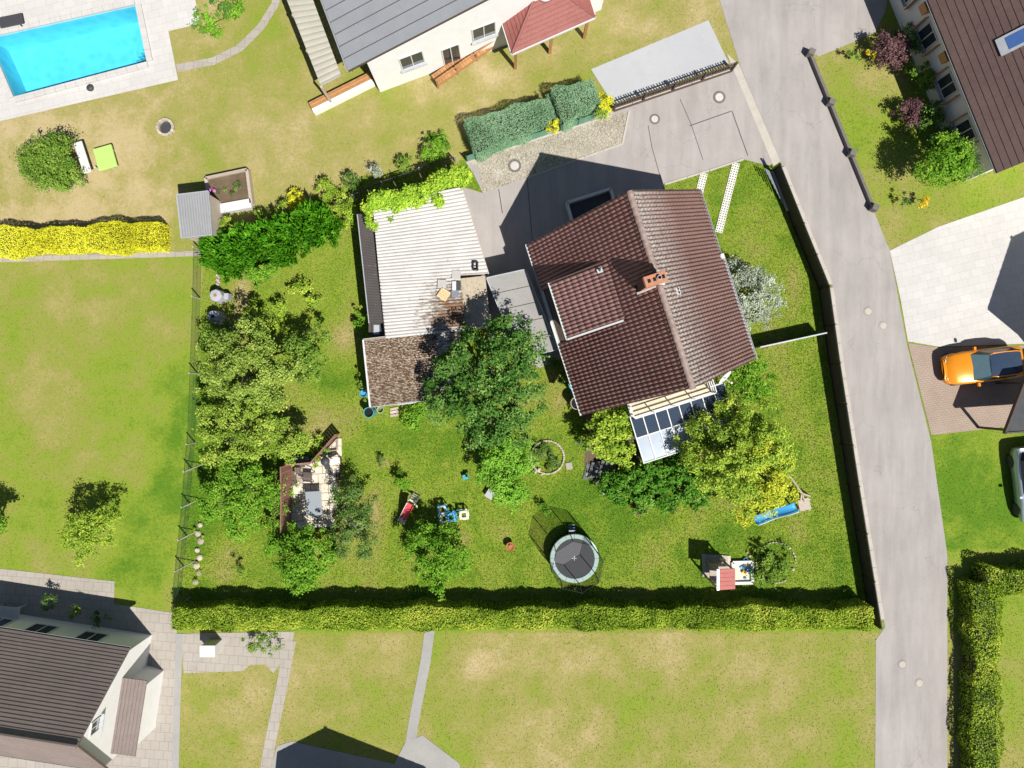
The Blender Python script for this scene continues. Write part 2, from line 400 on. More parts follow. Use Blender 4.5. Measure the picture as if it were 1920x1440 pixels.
L_teal = leafmat('leaf_bluegreen', (.10, .185, .10), (.165, .275, .16), (.22, .33, .21), .2)
L_ivy = leafmat('leaf_ivy', (.075, .165, .012), (.21, .34, .030), (.40, .45, .06))
L_purple = leafmat('leaf_purple', (.05, .025, .03), (.10, .055, .06), (.17, .10, .09), .2)

# ------------------------------------------------------------------ foliage
def leaf_mesh(name, c, nrm, tan, ln, wd, tone, mat):
    n = len(c)
    tan = tan - nrm * (tan * nrm).sum(1, keepdims=True)
    tan /= np.linalg.norm(tan, axis=1, keepdims=True) + 1e-9
    b = np.cross(nrm, tan)
    ln = ln[:, None] / 2; wd = wd[:, None] / 2
    V = np.empty((n, 4, 3), np.float32)
    V[:, 0] = c - tan * ln; V[:, 1] = c + b * wd - tan * ln * .1 + nrm * wd * .25
    V[:, 2] = c + tan * ln - nrm * ln * .25; V[:, 3] = c - b * wd - tan * ln * .1 + nrm * wd * .25
    me = bpy.data.meshes.new(name)
    me.vertices.add(4 * n); me.vertices.foreach_set('co', V.reshape(-1))
    me.loops.add(4 * n); me.loops.foreach_set('vertex_index', np.arange(4 * n, dtype=np.int32))
    me.polygons.add(n); me.polygons.foreach_set('loop_start', np.arange(0, 4 * n, 4, dtype=np.int32))
    try: me.polygons.foreach_set('loop_total', np.full(n, 4, np.int32))
    except Exception: pass
    at = me.attributes.new('tone', 'FLOAT', 'FACE'); at.data.foreach_set('value', np.clip(tone, 0, 1).astype(np.float32))
    me.materials.append(mat); me.update(calc_edges=True)
    return me
def unit(a): return a / (np.linalg.norm(a, axis=1, keepdims=True) + 1e-9)
def crown(parent, lobes, dens, leaf, mat, seed=0, clump=0.26, name='crown', style='broad', low=-0.35, fill=0.28, holes=.30):
    """lobes: (x, y, z, rx, ry, rz) in metres. dens: leaves per square metre of ground plan"""
    g = np.random.default_rng(seed + 101)
    lob = np.array(lobes, float)
    area = lob[:, 3] * lob[:, 4] * math.pi
    leaf = leaf * (.80 if style == 'broad' else 1.0)
    n = int(area.sum() * dens * (1.35 if style == 'broad' else .95))
    per = 46
    k = max(8, n // per)
    li = g.choice(len(lob), k, p=area / area.sum())
    d = unit(g.normal(size=(k, 3)))
    bad = d[:, 2] < low
    d[bad, 2] *= -1
    rr = np.where(g.random(k) < fill, g.random(k) ** .5 * .8, .72 + .42 * g.random(k) ** 1.3)
    cc = lob[li, :3] + d * lob[li, 3:6] * rr[:, None]
    if holes > 0:                       # gaps between the boughs
        f = np.zeros(k)
        for q in range(5):
            w_ = unit(g.normal(size=(1, 3)))[0] * g.uniform(3.2, 7.5); f += np.sin(cc @ w_ + g.uniform(0, 6.3))
        ok = f > np.quantile(f, holes)
        cc, d, li = cc[ok], d[ok], li[ok]; k = len(cc)
    crad = clump * (.45 + .65 * g.random(k))
    ctone = np.clip(g.normal(.48, .22, k), 0, 1)
    m = k * per
    ci = np.repeat(np.arange(k), per)
    off = g.normal(size=(m, 3)) * crad[ci][:, None] * np.array([.55, .55, .34])
    c = cc[ci] + off
    c[:, 2] = np.maximum(c[:, 2], 0.05)
    out = unit(d[ci] * .45 + off / (crad[ci][:, None] + 1e-6) * .45 + np.array([0, 0, .75]) + g.normal(size=(m, 3)) * .62)
    tan = g.normal(size=(m, 3))
    tone = ctone[ci] * .65 + g.random(m) * .35
    ln = leaf * (.7 + .6 * g.random(m)); wd = ln * (.50 + .2 * g.random(m))
    if style == 'spray':
        up = unit(d[ci] * np.array([.55, .55, .2]) + np.array([0, 0, 1.0]) + g.normal(size=(m, 3)) * .28)
        tan = up; out = unit(np.cross(up, g.normal(size=(m, 3))) + np.array([0, 0, .15]))
        ln = leaf * (1.4 + 1.2 * g.random(m)); wd = ln * .30
    o = bpy.data.objects.new(name, leaf_mesh(name, c, out, tan, ln, wd, tone, mat)); _attach(o, parent)
    o['kind'] = 'stuff'
    return o
def wood(parent, base, tips, r0, mat=None, name='trunk', fork=0.35, seed=0):
    g = random.Random(seed + 5); b = MB(); base = Vector(base)
    tips = [Vector(t) for t in tips]
    top = sum(tips, Vector()) / len(tips)
    fk = base.lerp(Vector((top.x, top.y, max(t.z for t in tips))), fork)
    b.tube([base - Vector((0, 0, .15)), base.lerp(fk, .5) + Vector((g.uniform(-.06, .06), g.uniform(-.06, .06), 0)), fk], [r0 * 1.25, r0, r0 * .8], 8)
    for t in tips:
        mid = fk.lerp(t, .5) + Vector((g.uniform(-.2, .2), g.uniform(-.2, .2), g.uniform(0, .25)))
        b.tube([fk, mid, t], [r0 * .6, r0 * .38, r0 * .14], 6)
        for _ in range(3):
            q = mid.lerp(t, g.random()); e = q + Vector((g.uniform(-.6, .6), g.uniform(-.6, .6), g.uniform(0, .4)))
            b.tube([q, q.lerp(e, .5) + Vector((0, 0, .05)), e], [r0 * .22, r0 * .15, r0 * .06], 5)
    return b.build(name, mat or M_bark, parent, True)
def tree(name, label, cat, base, lobes, mat, dens=800, leaf=.14, r0=.12, seed=1, clump=.26, flat=.75, group=None, style='broad', low=-.35, fill=.28, trunk=True, fork=.35, tm=None, holes=.30):
    """base: survey pixel of the trunk foot; lobes: (px, py, height, radius_px[, flat])"""
    bp = W(*base)
    t = thing(name, label, cat, bp, group)
    lb = []
    for q in lobes:
        px, py, h, r = q[:4]; fl = q[4] if len(q) > 4 else flat
        p = W(px, py, h); rm = ML(r, h)
        lb.append((p.x, p.y, h, rm, rm, min(rm * fl, h - .05 if h < rm * fl else rm * fl)))
    if trunk: wood(t, bp, [(x, y, z) for x, y, z, *_ in lb], r0, tm, 'trunk', fork, seed)
    crown(t, lb, dens, leaf, mat, seed, clump, 'crown', style, low, fill, holes)
    return t

# ------------------------------------------------------------------ polygons of hard ground (no grass there)
EXC = []
def sheet(name, pts, z, mat, parent=None, world=False, exc=True, kind='structure'):
    q = [tuple(p) for p in pts] if world else [W2(*p) for p in pts]
    if exc: EXC.append(q)
    b = MB(); n = len(q)
    a = sum(q[i][0] * q[(i + 1) % n][1] - q[(i + 1) % n][0] * q[i][1] for i in range(n))
    if a < 0: q = q[::-1]
    b.add([(x, y, z) for x, y in q], [tuple(range(n))])
    o = b.build(name, mat, parent)
    if parent is None: o['kind'] = kind
    return o
def inpoly(P, poly):
    x, y = P[:, 0], P[:, 1]; c = np.zeros(len(P), bool); j = len(poly) - 1
    for i in range(len(poly)):
        xi, yi = poly[i]; xj, yj = poly[j]
        m = ((yi > y) != (yj > y))
        c ^= m & (x < (xj - xi) * (y - yi) / (yj - yi + 1e-12) + xi); j = i
    return c
def strip(pts, wd):
    """centre line -> closed outline of width wd, in world metres"""
    pts = [Vector((p[0], p[1])) for p in pts]; L = []; Rr = []
    for i, p in enumerate(pts):
        t = (pts[min(i + 1, len(pts) - 1)] - pts[max(i - 1, 0)]).normalized(); n = Vector((-t.y, t.x))
        L.append(p + n * wd / 2); Rr.append(p - n * wd / 2)
    return [tuple(p) for p in L + Rr[::-1]]

# ================================================================== SETTING
PLOT = [(385, 455), (520, 400), (690, 330), (870, 300), (1150, 205), (1375, 130), (1460, 300), (1556, 550), (1655, 1180), (330, 1180), (362, 800)]
def zone(px, py):
    P = np.stack([px, py], 1)
    d = np.full(len(px), .46)
    d = np.where(py < 480, .71, d)
    d = np.where(py > 1185, .66, d)
    d = np.where((px > 1700) & (py > 790) & (py < 1030), .12, d)
    d = np.where((px > 1500) & (py < 480), .48, d)
    d = np.where((px > 1820) & (py > 1060), .40, d)
    d = np.where((px < 360) & (py > 480) & (py < 1190), .43, d)
    inn = inpoly(P, PLOT)
    d = np.where(inn, .22, d)
    return d, inn
SPOTS = [  # px, py, rx, ry, amount (worn straw > 0, lush < 0)
    (600, 500, 90, 60, .20), (455, 560, 18, 50, .75), (440, 640, 30, 30, .3), (640, 640, 25, 25, .45), (655, 590, 15, 60, .2), (620, 780, 40, 30, .3), (600, 820, 40, 20, .3),
    (650, 1000, 18, 70, .35), (700, 960, 18, 60, .4), (430, 1050, 50, 40, .28), (560, 800, 40, 40, .25), (690, 1060, 40, 30, .2),
    (770, 930, 20, 10, .3), (722, 868, 12, 8, .6), (840, 870, 5, 9, .5), (870, 1010, 14, 30, .35), (945, 1000, 22, 20, .4), (905, 1060, 40, 30, .12),
    (1240, 1000, 60, 40, .22), (1330, 950, 60, 30, .22), (1220, 1060, 50, 30, .2), (1280, 1000, 25, 20, .15), (1460, 900, 25, 25, .25), (1500, 990, 20, 25, .3), (1520, 850, 12, 50, .18), (1500, 1060, 20, 20, .25),
    (1450, 640, 25, 15, .28), (1400, 480, 30, 60, .14), (1440, 470, 25, 60, .22), (1490, 560, 14, 60, .25), (1420, 390, 25, 30, .18), (1385, 520, 18, 18, .35), (1360, 390, 7, 50, .35),
    (1100, 900, 60, 60, -.12), (1150, 960, 80, 40, -.18), (1060, 940, 60, 40, -.16), (800, 840, 90, 50, -.14), (1050, 750, 25, 25, .25), (1040, 700, 14, 20, .35), (1100, 1030, 150, 50, -.08), (920, 820, 90, 60, -.10),
    (820, 750, 30, 12, .3), (860, 800, 40, 12, .28), (1530, 800, 25, 120, -.06), (1500, 720, 30, 40, -.08), (1380, 990, 40, 15, -.12), (780, 1080, 60, 20, -.05),
    (60, 240, 200, 60, .14), (260, 300, 120, 80, .16), (80, 400, 180, 40, .18), (560, 110, 40, 80, .0), (420, 330, 60, 100, -.22), (480, 100, 70, 80, -.2), (620, 250, 90, 60, -.10),
    (330, 850, 60, 160, -.25), (180, 950, 200, 80, -.22), (100, 560, 120, 60, .12), (330, 560, 60, 80, -.1), (230, 780, 80, 80, -.05), (80, 780, 60, 80, .08), (300, 520, 120, 20, .15), (250, 1080, 90, 40, -.2),
    (900, 1270, 60, 40, .22), (880, 1240, 40, 40, .1), (1000, 1330, 90, 60, .05), (830, 1240, 40, 60, -.12), (830, 1380, 30, 40, -.2), (1150, 1400, 120, 40, -.08), (1580, 1250, 60, 100, -.12), (1600, 1400, 40, 60, -.15), (700, 1350, 60, 50, -.12), (580, 1250, 40, 60, .05), (420, 1350, 60, 80, .05),
    (1600, 200, 50, 60, -.1), (1680, 440, 40, 25, -.12), (1700, 420, 60, 25, .1), (1600, 300, 20, 80, -.05)]
_vn = np.random.default_rng(99).random((256, 256))
def vnoise(x, y):
    xi = np.floor(x).astype(int); yi = np.floor(y).astype(int); fx = x - xi; fy = y - yi; fx = fx * fx * (3 - 2 * fx); fy = fy * fy * (3 - 2 * fy)
    a = _vn[xi % 256, yi % 256]; b = _vn[(xi + 1) % 256, yi % 256]; c = _vn[xi % 256, (yi + 1) % 256]; d = _vn[(xi + 1) % 256, (yi + 1) % 256]
    return (a * (1 - fx) + b * fx) * (1 - fy) + (c * (1 - fx) + d * fx) * fy - .5
def dryness(x, y):
    px = 960 + x * S; py = 720 - y * S
    d, inn = zone(px, py)
    for a, b, rx, ry, am in SPOTS:
        d = d + am * np.exp(-((px - a) / rx) ** 2 - ((py - b) / ry) ** 2)
    d = d + .30 * vnoise(x / 3.4 + 7, y / 3.4) + .24 * vnoise(x / 1.3, y / 1.3 + 40) + .20 * vnoise(x / .5 + 90, y / .5)
    return d, inn

POOL = [W2(-20, 72), W2(255, 10), W2(277, 117), W2(28, 183)]
_pc = np.mean(POOL, 0)
POOL_IN = [tuple(_pc + (np.array(p) - _pc) * 1.05) for p in POOL]
def ground():
    ax = np.concatenate([[-700, -300, -140, -80, -50, -40], np.arange(-33, 33.01, .3), [40, 50, 80, 140, 300, 700]])
    ay = np.concatenate([[-700, -300, -140, -80, -45, -33], np.arange(-25.2, 25.21, .3), [33, 45, 80, 140, 300, 700]])
    X, Y = np.meshgrid(ax, ay); nx, ny = len(ax), len(ay)
    # soft swells of the lawn, none at the hard edges' scale
    V = np.stack([X.ravel(), Y.ravel(), np.full(X.size, 0.0)], 1).astype(np.float32)
    i = np.arange((ny - 1) * (nx - 1)); r = i // (nx - 1); q = i % (nx - 1); a = r * nx + q
    F = np.stack([a, a + 1, a + nx + 1, a + nx], 1).astype(np.int32)
    ins = inpoly(V[:, :2], POOL_IN); F = F[~ins[F].any(1)]
    me = bpy.data.meshes.new('ground')
    me.vertices.add(len(V)); me.vertices.foreach_set('co', V.ravel())
    me.loops.add(F.size); me.loops.foreach_set('vertex_index', F.ravel())
    me.polygons.add(len(F)); me.polygons.foreach_set('loop_start', np.arange(0, F.size, 4, dtype=np.int32))
    at = me.attributes.new('dry', 'FLOAT', 'POINT'); d, _ = dryness(V[:, 0], V[:, 1]); at.data.foreach_set('value', d.astype(np.float32))
    me.materials.append(grass_m); me.update(calc_edges=True)
    o = bpy.data.objects.new('ground', me); C.objects.link(o); o['kind'] = 'structure'
ground()

# road and pavements
ROAD_L = [(1300, -160), (1352, 10), (1388, 125), (1464, 305), (1512, 415), (1560, 535), (1582, 680), (1618, 910), (1659, 1176), (1642, 1200), (1640, 1560)]
ROAD_R = [(1776, 1560), (1776, 1040), (1746, 830), (1700, 645), (1668, 470), (1640, 400), (1518, 108), (1470, -20), (1430, -160)]
sheet('road', ROAD_L + ROAD_R, .012, M_road)
sheet('neighbour_forecourt', [(1430, -160), (1690, -160), (1660, 20), (1640, 62), (1535, 106), (1512, 95), (1466, -20)], .016, M_road)
DRIVE = [(1150, 207), (1376, 132), (1452, 305), (1440, 311), (1394, 299), (1330, 321), (1244, 346), (1240, 420), (1010, 520), (986, 507), (912, 523), (900, 500), (880, 420), (866, 350), (905, 362), (890, 330), (872, 302)]
sheet('driveway', DRIVE, .016, M_drive)
sheet('cobbled_strip', [(874, 306), (1035, 252), (1147, 217), (1178, 209), (1166, 270), (1090, 296), (990, 333), (906, 361), (896, 309)], .021, M_cob)
sheet('side_yard', [(905, 523), (1025, 497), (1090, 655), (1012, 690), (915, 640)], .0185, M_slab)
sheet('road_edge_strip', [(1362, 100), (1386, 122), (1463, 303), (1450, 312), (1376, 134)], .024, M_kerb)
sheet('neighbour_parking', [(1108, 130), (1328, 38), (1366, 118), (1150, 196)], .016, M_pale)
sheet('white_yard', [(1668, 470), (1760, 425), (1930, 366), (2080, 330), (2080, 640), (1900, 645), (1760, 650), (1702, 640), (1688, 560)], .016, M_white)
sheet('pink_paved_forecourt', [(1702, 643), (1760, 652), (1900, 648), (2080, 645), (2080, 790), (1885, 800), (1746, 816)], .019, M_brick)
_od = [W2(-140, 10), W2(290, -75), W2(334, 150), W2(-20, 232)]; EXC.append(_od)
o = MB().add([(x, y, .018) for x, y in _od] + [(x, y, .018) for x, y in POOL], [(0, 4, 5, 1), (1, 5, 6, 2), (2, 6, 7, 3), (3, 7, 4, 0)]).build('pool_deck', M_white); o['kind'] = 'structure'
sheet('terrace_patch', [(285, -60), (355, -60), (375, 45), (310, 60)], .026, M_white)
sheet('garden_path', strip([W2(332, 128), W2(400, 115), W2(450, 90), W2(490, 50), W2(515, 10), W2(530, -40)], .42), .020, M_beige, world=True)
sheet('lower_terrace', [(-120, 1060), (0, 1066), (215, 1090), (214, 1132), (332, 1150), (328, 1560), (-120, 1560)], .016, M_beige)
sheet('garden_path_strip', strip([W2(337, 1188), W2(333, 1300), W2(326, 1560)], .36), .021, M_slab, world=True)
sheet('neighbour_patio', [(338, 1188), (552, 1184), (545, 1220), (512, 1262), (500, 1246), (470, 1246), (455, 1258), (345, 1262)], .017, M_beige)
sheet('garden_path_pale', strip([W2(545, 1200), W2(528, 1290), W2(505, 1400), W2(480, 1560)], .62), .022, M_beige, world=True)
sheet('garden_path_grey', strip([W2(806, 1180), W2(798, 1240), W2(780, 1330), W2(768, 1400)], .55), .017, M_slab, world=True)
sheet('paved_corner', [(760, 1392), (792, 1378), (860, 1430), (900, 1560), (700, 1560), (735, 1440)], .020, M_slab)
sheet('paved_corner_low', [(520, 1398), (548, 1390), (740, 1432), (690, 1560), (470, 1560)], .018, M_slab)
sheet('border_strip', [(-60, 484), (376, 470), (378, 480), (-60, 494)], .02, M_beige)
# driveway joints and repairs, lying in the surface
dv = [o for o in C.objects if o.name == 'driveway'][0]
for k, ln in enumerate([[(1275, 186), (1296, 234), (1318, 300)], [(1293, 236), (1370, 209)], [(1372, 208), (1402, 292)], [(935, 355), (942, 400)], [(988, 333), (998, 450)], [(1215, 235), (1222, 275), (1240, 340)]]):
    wd = .05 if k in (1, 2, 3) else .035
    sheet('joint', strip([W2(*p) for p in ln], wd), .0195 + .0004 * k, M_joint, dv, world=True, exc=False)
for k, ln in enumerate([[(874, 306), (1035, 252), (1147, 217)], [(1180, 208), (1167, 270)], [(1167, 270), (990, 333)], [(1394, 299), (1330, 320), (1246, 346)], [(1148, 206), (1372, 131)]]):
    b = MB()
    for (a, c) in zip(ln[:-1], ln[1:]):
        p, q = W(*a), W(*c); n = max(1, int((q - p).length / 1.0))
        for i in range(n):
            s0 = p.lerp(q, (i + .01) / n); s1 = p.lerp(q, (i + .99) / n)
            kb = MB(); kb.beam(s0 + Vector((0, 0, .03)), s1 + Vector((0, 0, .03)), .10, .05)
            kb.build('kerb_stone', M_kerb, dv)
def manhole(px, py, r, label):
    p = W(px, py); t = thing('manhole_cover', label, 'manhole', p, 'manhole covers in the driveway')
    MB().lathe((p.x, p.y, .018), [(r, 0), (r, .012), (r * .66, .014), (r * .66, 0)], 28).build('ring', M_joint2, t)
    MB().lathe((p.x, p.y, .018), [(r * .64, 0), (r * .64, .016), (r * .3, .018), (.01, .018)], 28).build('lid', M_white, t)
M_joint2 = plain('cast_iron', (.20, .17, .155), .7, .3, .25, 14, .4)
manhole(1348.5, 182.5, .345, 'round manhole cover with broad dark ring in driveway corner by the road')
manhole(1227.5, 223.5, .29, 'round manhole cover with thin dark ring and cracked patch beside it')
manhole(965, 311, .37, 'round manhole cover set in the cobbled strip')

for px, py, lab in ((1628, 584, 'pale round cover in the road, upper of the two by the yard entrance'), (1656, 611, 'pale round cover in the road, lower of the two by the yard entrance'), (1692, 1246, 'pale round cover in the lower road, upper of the two'), (1724, 1281, 'pale round cover in the lower road, lower of the two')):
    p = W(px, py); t = thing('road_cover', lab, 'manhole', p, 'round covers in the road'); MB().lathe((p.x, p.y, .014), [(.26, 0), (.26, .010), (.2, .012), (.2, 0)], 24).build('ring', M_road, t); MB().lathe((p.x, p.y, .014), [(.19, 0), (.19, .012), (.01, .013)], 24).build('lid', M_kerb, t)

# ================================================================== MAIN HOUSE
A0 = Vector((5.13, 8.43, 0)); UD = Vector((.3055, -.9522, 0)); VD = Vector((-.9522, -.3055, 0))
ZR, SL, HV, LEN = 8.1, 1.0817, 4.53, 9.0
def HW(u, v, z): return A0 + UD * u + VD * v + Vector((0, 0, z))
def HP(u, v): q = HW(u, v, 0); return (q.x, q.y)
def roofz(v): return ZR - SL * abs(v)
M_tileL = rooftile('red_brown_tile', (.265, .122, .108), (.40, .215, .195), (.42, .38, .35), tuple(VD), tuple(A0), 2.6, .60, .68)
M_tileR = rooftile('weathered_tile', (.225, .115, .098), (.325, .192, .168), (.62, .58, .54), tuple(VD), tuple(A0), 2.3, .40, .54)
M_ridge = rooftile('ridge_tile', (.20, .135, .12), (.30, .22, .20), (.60, .57, .54), None, None)
house = thing('house', 'white gabled house with red-brown tiled roof and brick chimney', 'house', HW(4.5, 0, 0))
EXC.append([HP(.3, -4.2), HP(.3, 4.2), HP(8.7, 4.2), HP(8.7, -4.2)])
# walls: one shell with gables
b = MB(); wu0, wu1, wv = .42, 8.6, 4.05
ze = roofz(wv) - .16
prof = [(wv, 0), (wv, ze), (0, ZR - .22), (-wv, ze), (-wv, 0)]
b.add([HW(u, v, z) for u in (wu0, wu1) for v, z in prof], [(0, 1, 2, 3, 4), (9, 8, 7, 6, 5), (0, 5, 6, 1), (1, 6, 7, 2), (2, 7, 8, 3), (3, 8, 9, 4)])
b.build('wall', M_plaster, house)
def win(parent, o, du, wdt, hgt, nrm, mat=M_winglass, fr=M_whitepaint, sill=True, name='window'):
    """window set on a wall: centre o, du along the wall, nrm outward"""
    o, du, nrm = Vector(o), Vector(du).normalized(), Vector(nrm).normalized(); up = Vector((0, 0, 1))
    b = MB()
    f = b
    for s in (-1, 1):
        f.beam(o + du * s * (wdt / 2 - .03) - up * (hgt / 2), o + du * s * (wdt / 2 - .03) + up * (hgt / 2), .06, .10, nrm)
    for s in (-1, 1):
        f.beam(o + up * s * (hgt / 2 - .03) - du * (wdt / 2 - .06), o + up * s * (hgt / 2 - .03) + du * (wdt / 2 - .06), .10, .06)
    f.beam(o - up * (hgt / 2 - .06), o + up * (hgt / 2 - .06), .05, .08, nrm)
    wo = f.build(name, fr, parent)
    g = MB(); a = o + nrm * .02; x = du * (wdt / 2 - .05); y = up * (hgt / 2 - .05)
    g.quad(a - x - y, a + x - y, a + x + y, a - x + y); g.build('pane', mat, wo)
    if sill:
        MB().beam(o - up * (hgt / 2 + .03) - du * (wdt / 2 + .08) + nrm * .09, o - up * (hgt / 2 + .03) + du * (wdt / 2 + .08) + nrm * .09, .18, .05).build('sill', M_zinc, wo)
    return wo
for v, z, w_, h_ in ((2.2, 1.5, 1.2, 1.2), (-1.8, 1.5, 1.2, 1.2), (1.3, 4.3, 1.1, 1.2), (-1.3, 4.3, 1.1, 1.2), (0, 6.3, .7, .8)):
    win(house, HW(wu0, v, z), VD, w_, h_, -UD)
win(house, HW(wu0, .2, 1.15), VD, 1.0, 2.1, -UD, M_wood_dk, M_whitepaint, False, 'door')
for v, z, w_, h_ in ((1.2, 4.05, 1.5, 2.1), (-1.2, 4.05, 1.5, 2.1), (0, 1.15, 2.0, 2.1), (-2.9, 1.5, 1.1, 1.2)):
    win(house, HW(wu1, v, z), VD, w_, h_, UD, sill=False)
for u in (1.8, 4.4, 7.0):
    win(house, HW(u, wv, 1.55), UD, 1.2, 1.2, VD); win(house, HW(u, -wv, 1.55), UD, 1.2, 1.2, -VD)
# roof deck (boards under the tiles)
roof = MB()
for s in (1, -1):
    hv = HV if s > 0 else 4.56
    p = [HW(0, 0, ZR - .05), HW(LEN, 0, ZR - .05), HW(LEN, s * hv, roofz(hv) - .05), HW(0, s * hv, roofz(hv) - .05)]
    q = [x - Vector((0, 0, .16)) for x in p]
    roof.add(p + q, [(0, 1, 2, 3), (7, 6, 5, 4), (0, 4, 5, 1), (1, 5, 6, 2), (2, 6, 7, 3), (3, 7, 4, 0)])
roof = roof.build('roof', M_wood_dk, house)
TW, NCOL, NROW = LEN / 48, 48, 21
SLEN = math.hypot(HV, SL * HV)
TLEN = SLEN / NROW
def tile_verts():
    xs = [0, .16, .36, .64, .84, 1.0]; zs = [-.012, .030, .068, .068, .030, -.012]
    vs = []
    for y, dz in ((-.03, -.006), (TLEN + .015, .040)):
        vs += [((x - .5) * TW, y, z + dz) for x, z in zip(xs, zs)]
    vs += [((x - .5) * TW, TLEN + .015, z + .040 - .034) for x, z in zip(xs, zs)]
    n = len(xs); fs = []
    for i in range(n - 1):
        fs += [(i, i + 1, n + i + 1, n + i), (n + i, n + i + 1, 2 * n + i + 1, 2 * n + i)]
    return vs, fs
TV, TF = tile_verts()
def tile_mesh(mat):
    b = MB(); b.add(TV, TF); me = b.mesh('roof_tile', mat, True); return me
TMESH = {1: tile_mesh(M_tileL), -1: tile_mesh(M_tileR)}
def slope_matrix(o, s, slope, jit=0):
    dn = (VD * s - Vector((0, 0, slope))).normalized()
    x = UD * (-s); z = x.cross(dn).normalized()
    if z.z < 0: x = -x; z = x.cross(dn).normalized()
    M = Matrix(((x.x, dn.x, z.x, o.x), (x.y, dn.y, z.y, o.y), (x.z, dn.z, z.z, o.z), (0, 0, 0, 1)))
    return M
tiles = {1: [], -1: []}
for s in (1, -1):
    for c in range(NCOL):
        u = (c + .5) * TW
        for r in range(NROW):
            v = r * HV / NROW
            if s > 0 and 2.42 < u < 5.2 and v + HV / NROW > 1.62: continue
            if 3.86 < u < 4.30 and ((s > 0 and v < .78) or (s < 0 and v < .16)): continue
            o = HW(u, s * v, roofz(v) + rnd.uniform(-.004, .006))
            M = slope_matrix(o, s, SL) @ Matrix.Rotation(rnd.uniform(-.012, .012), 4, 'Z')
            tiles[s].append((M, u, v))
# extra course where the lower part of the sunny eave steps out
for c in range(19, NCOL):
    u = (c + .5) * TW; o = HW(u, -HV, roofz(HV)); M = slope_matrix(o, -1, SL) @ Matrix.Diagonal((1, .55, 1, 1)); tiles[-1].append((M, u, HV))
dz0, dz1, dv0, dv1, du0, du1 = 6.42, 5.10, 1.55, 4.22, 2.45, 5.18
dsl = (dz0 - dz1) / (dv1 - dv0)
dt = []
ndr = 9; nc = 15
for c in range(nc):
    u = du0 + (c + .5) * (du1 - du0) / nc
    for r in range(ndr):
        v = dv0 - .06 + r * (dv1 - dv0 + .06) / ndr
        dt.append((slope_matrix(HW(u, v, dz0 - dsl * (v - dv0) + rnd.uniform(0, .006)), 1, dsl) @ Matrix.Diagonal(((du1 - du0) / nc / TW, 1.02, 1, 1)), u, v))
# the highest tiles show largest: those become parts, the rest one joined part
order = sorted([(M, u, v, s) for s in (1, -1) for (M, u, v) in tiles[s]], key=lambda t: t[2])
npart = 296
for M, u, v, s in order[:npart]:
    inst('roof_tile', TMESH[s], roof, M)
TVn = np.array([(*p, 1) for p in TV])
def joined(name, lst, mat, parent):
    V = []; F = []; n = 0
    for M in lst:
        V.append((TVn @ np.array(M).T)[:, :3]); F += [tuple(i + n for i in f) for f in TF]; n += len(TV)
    me = bpy.data.meshes.new(name); me.from_pydata(np.concatenate(V).tolist(), [], F); me.materials.append(mat)
    me.polygons.foreach_set('use_smooth', [True] * len(me.polygons)); me.update()
    o = bpy.data.objects.new(name, me); _attach(o, parent); o['kind'] = 'stuff'; return o
joined('roof_tiling', [M for M, u, v, s in order[npart:] if s > 0], M_tileL, roof)
joined('roof_tiling', [M for M, u, v, s in order[npart:] if s < 0], M_tileR, roof)
# ridge caps
cap = MB()
nseg = 7
for i, (y, rr) in enumerate(((0, .135), (.40, .155))):
    cap.v += [(rr * math.sin(-1.35 + 2.7 * k / nseg), y, rr * math.cos(-1.35 + 2.7 * k / nseg) - .06) for k in range(nseg + 1)]
cap.v += [(.12 * math.sin(-1.35 + 2.7 * k / nseg), .40, .12 * math.cos(-1.35 + 2.7 * k / nseg) - .06) for k in range(nseg + 1)]
n = nseg + 1
for i in range(nseg): cap.f += [(i, n + i, n + i + 1, i + 1), (n + i, 2 * n + i, 2 * n + i + 1, n + i + 1)]
capm = cap.mesh('ridge_cap', M_ridge, True)
for k in range(25):
    u = k * .362
    if 3.6 < u < 4.28: continue
    o = HW(u, 0, ZR + .045); x = -VD; M = Matrix(((x.x, UD.x, 0, o.x), (x.y, UD.y, 0, o.y), (x.z, UD.z, 1, o.z), (0, 0, 0, 1)))
    inst('ridge_cap', capm, roof, M @ Matrix.Rotation(rnd.uniform(-.02, .02), 4, 'Z'))
# verge boards and gutters
for s in (1, -1):
    for u in (-.03, LEN + .03):
        MB().beam(HW(u, 0, ZR - .12), HW(u, s * HV, roofz(HV) - .12), .04, .2, UD.cross(VD)).build('verge_board', M_wood_dk, roof)
def gutter(p0, p1, r, mat, parent, name='gutter'):
    p0, p1 = Vector(p0), Vector(p1); t = (p1 - p0).normalized(); sd = t.cross(Vector((0, 0, 1))).normalized()
    b = MB(); n = 6; vs = []
    for p in (p0, p1):
        vs += [p + sd * r * math.cos(math.pi + math.pi * k / n) + Vector((0, 0, r * math.sin(math.pi + math.pi * k / n))) for k in range(n + 1)]
        vs += [p + sd * r * .82 * math.cos(2 * math.pi - math.pi * k / n) + Vector((0, 0, r * .82 * math.sin(2 * math.pi - math.pi * k / n))) for k in range(n + 1)]
    m = 2 * n + 2
    b.add(vs, [(k, (k + 1) % m, m + (k + 1) % m, m + k) for k in range(m)] + [tuple(range(m)), tuple(range(m, 2 * m))[::-1]])
    return b.build(name, mat, parent)
gutter(HW(-.05, HV + .06, roofz(HV) + .02), HW(LEN + .05, HV + .06, roofz(HV) + .02), .085, M_whitepaint, roof)
gutter(HW(-.05, -HV - .06, roofz(HV) + .02), HW(3.5, -HV - .06, roofz(HV) + .02), .08, M_zinc, roof)
gutter(HW(3.62, -HV - .22, roofz(HV) - .14), HW(LEN + .05, -HV - .22, roofz(HV) - .14), .08, M_zinc, roof)
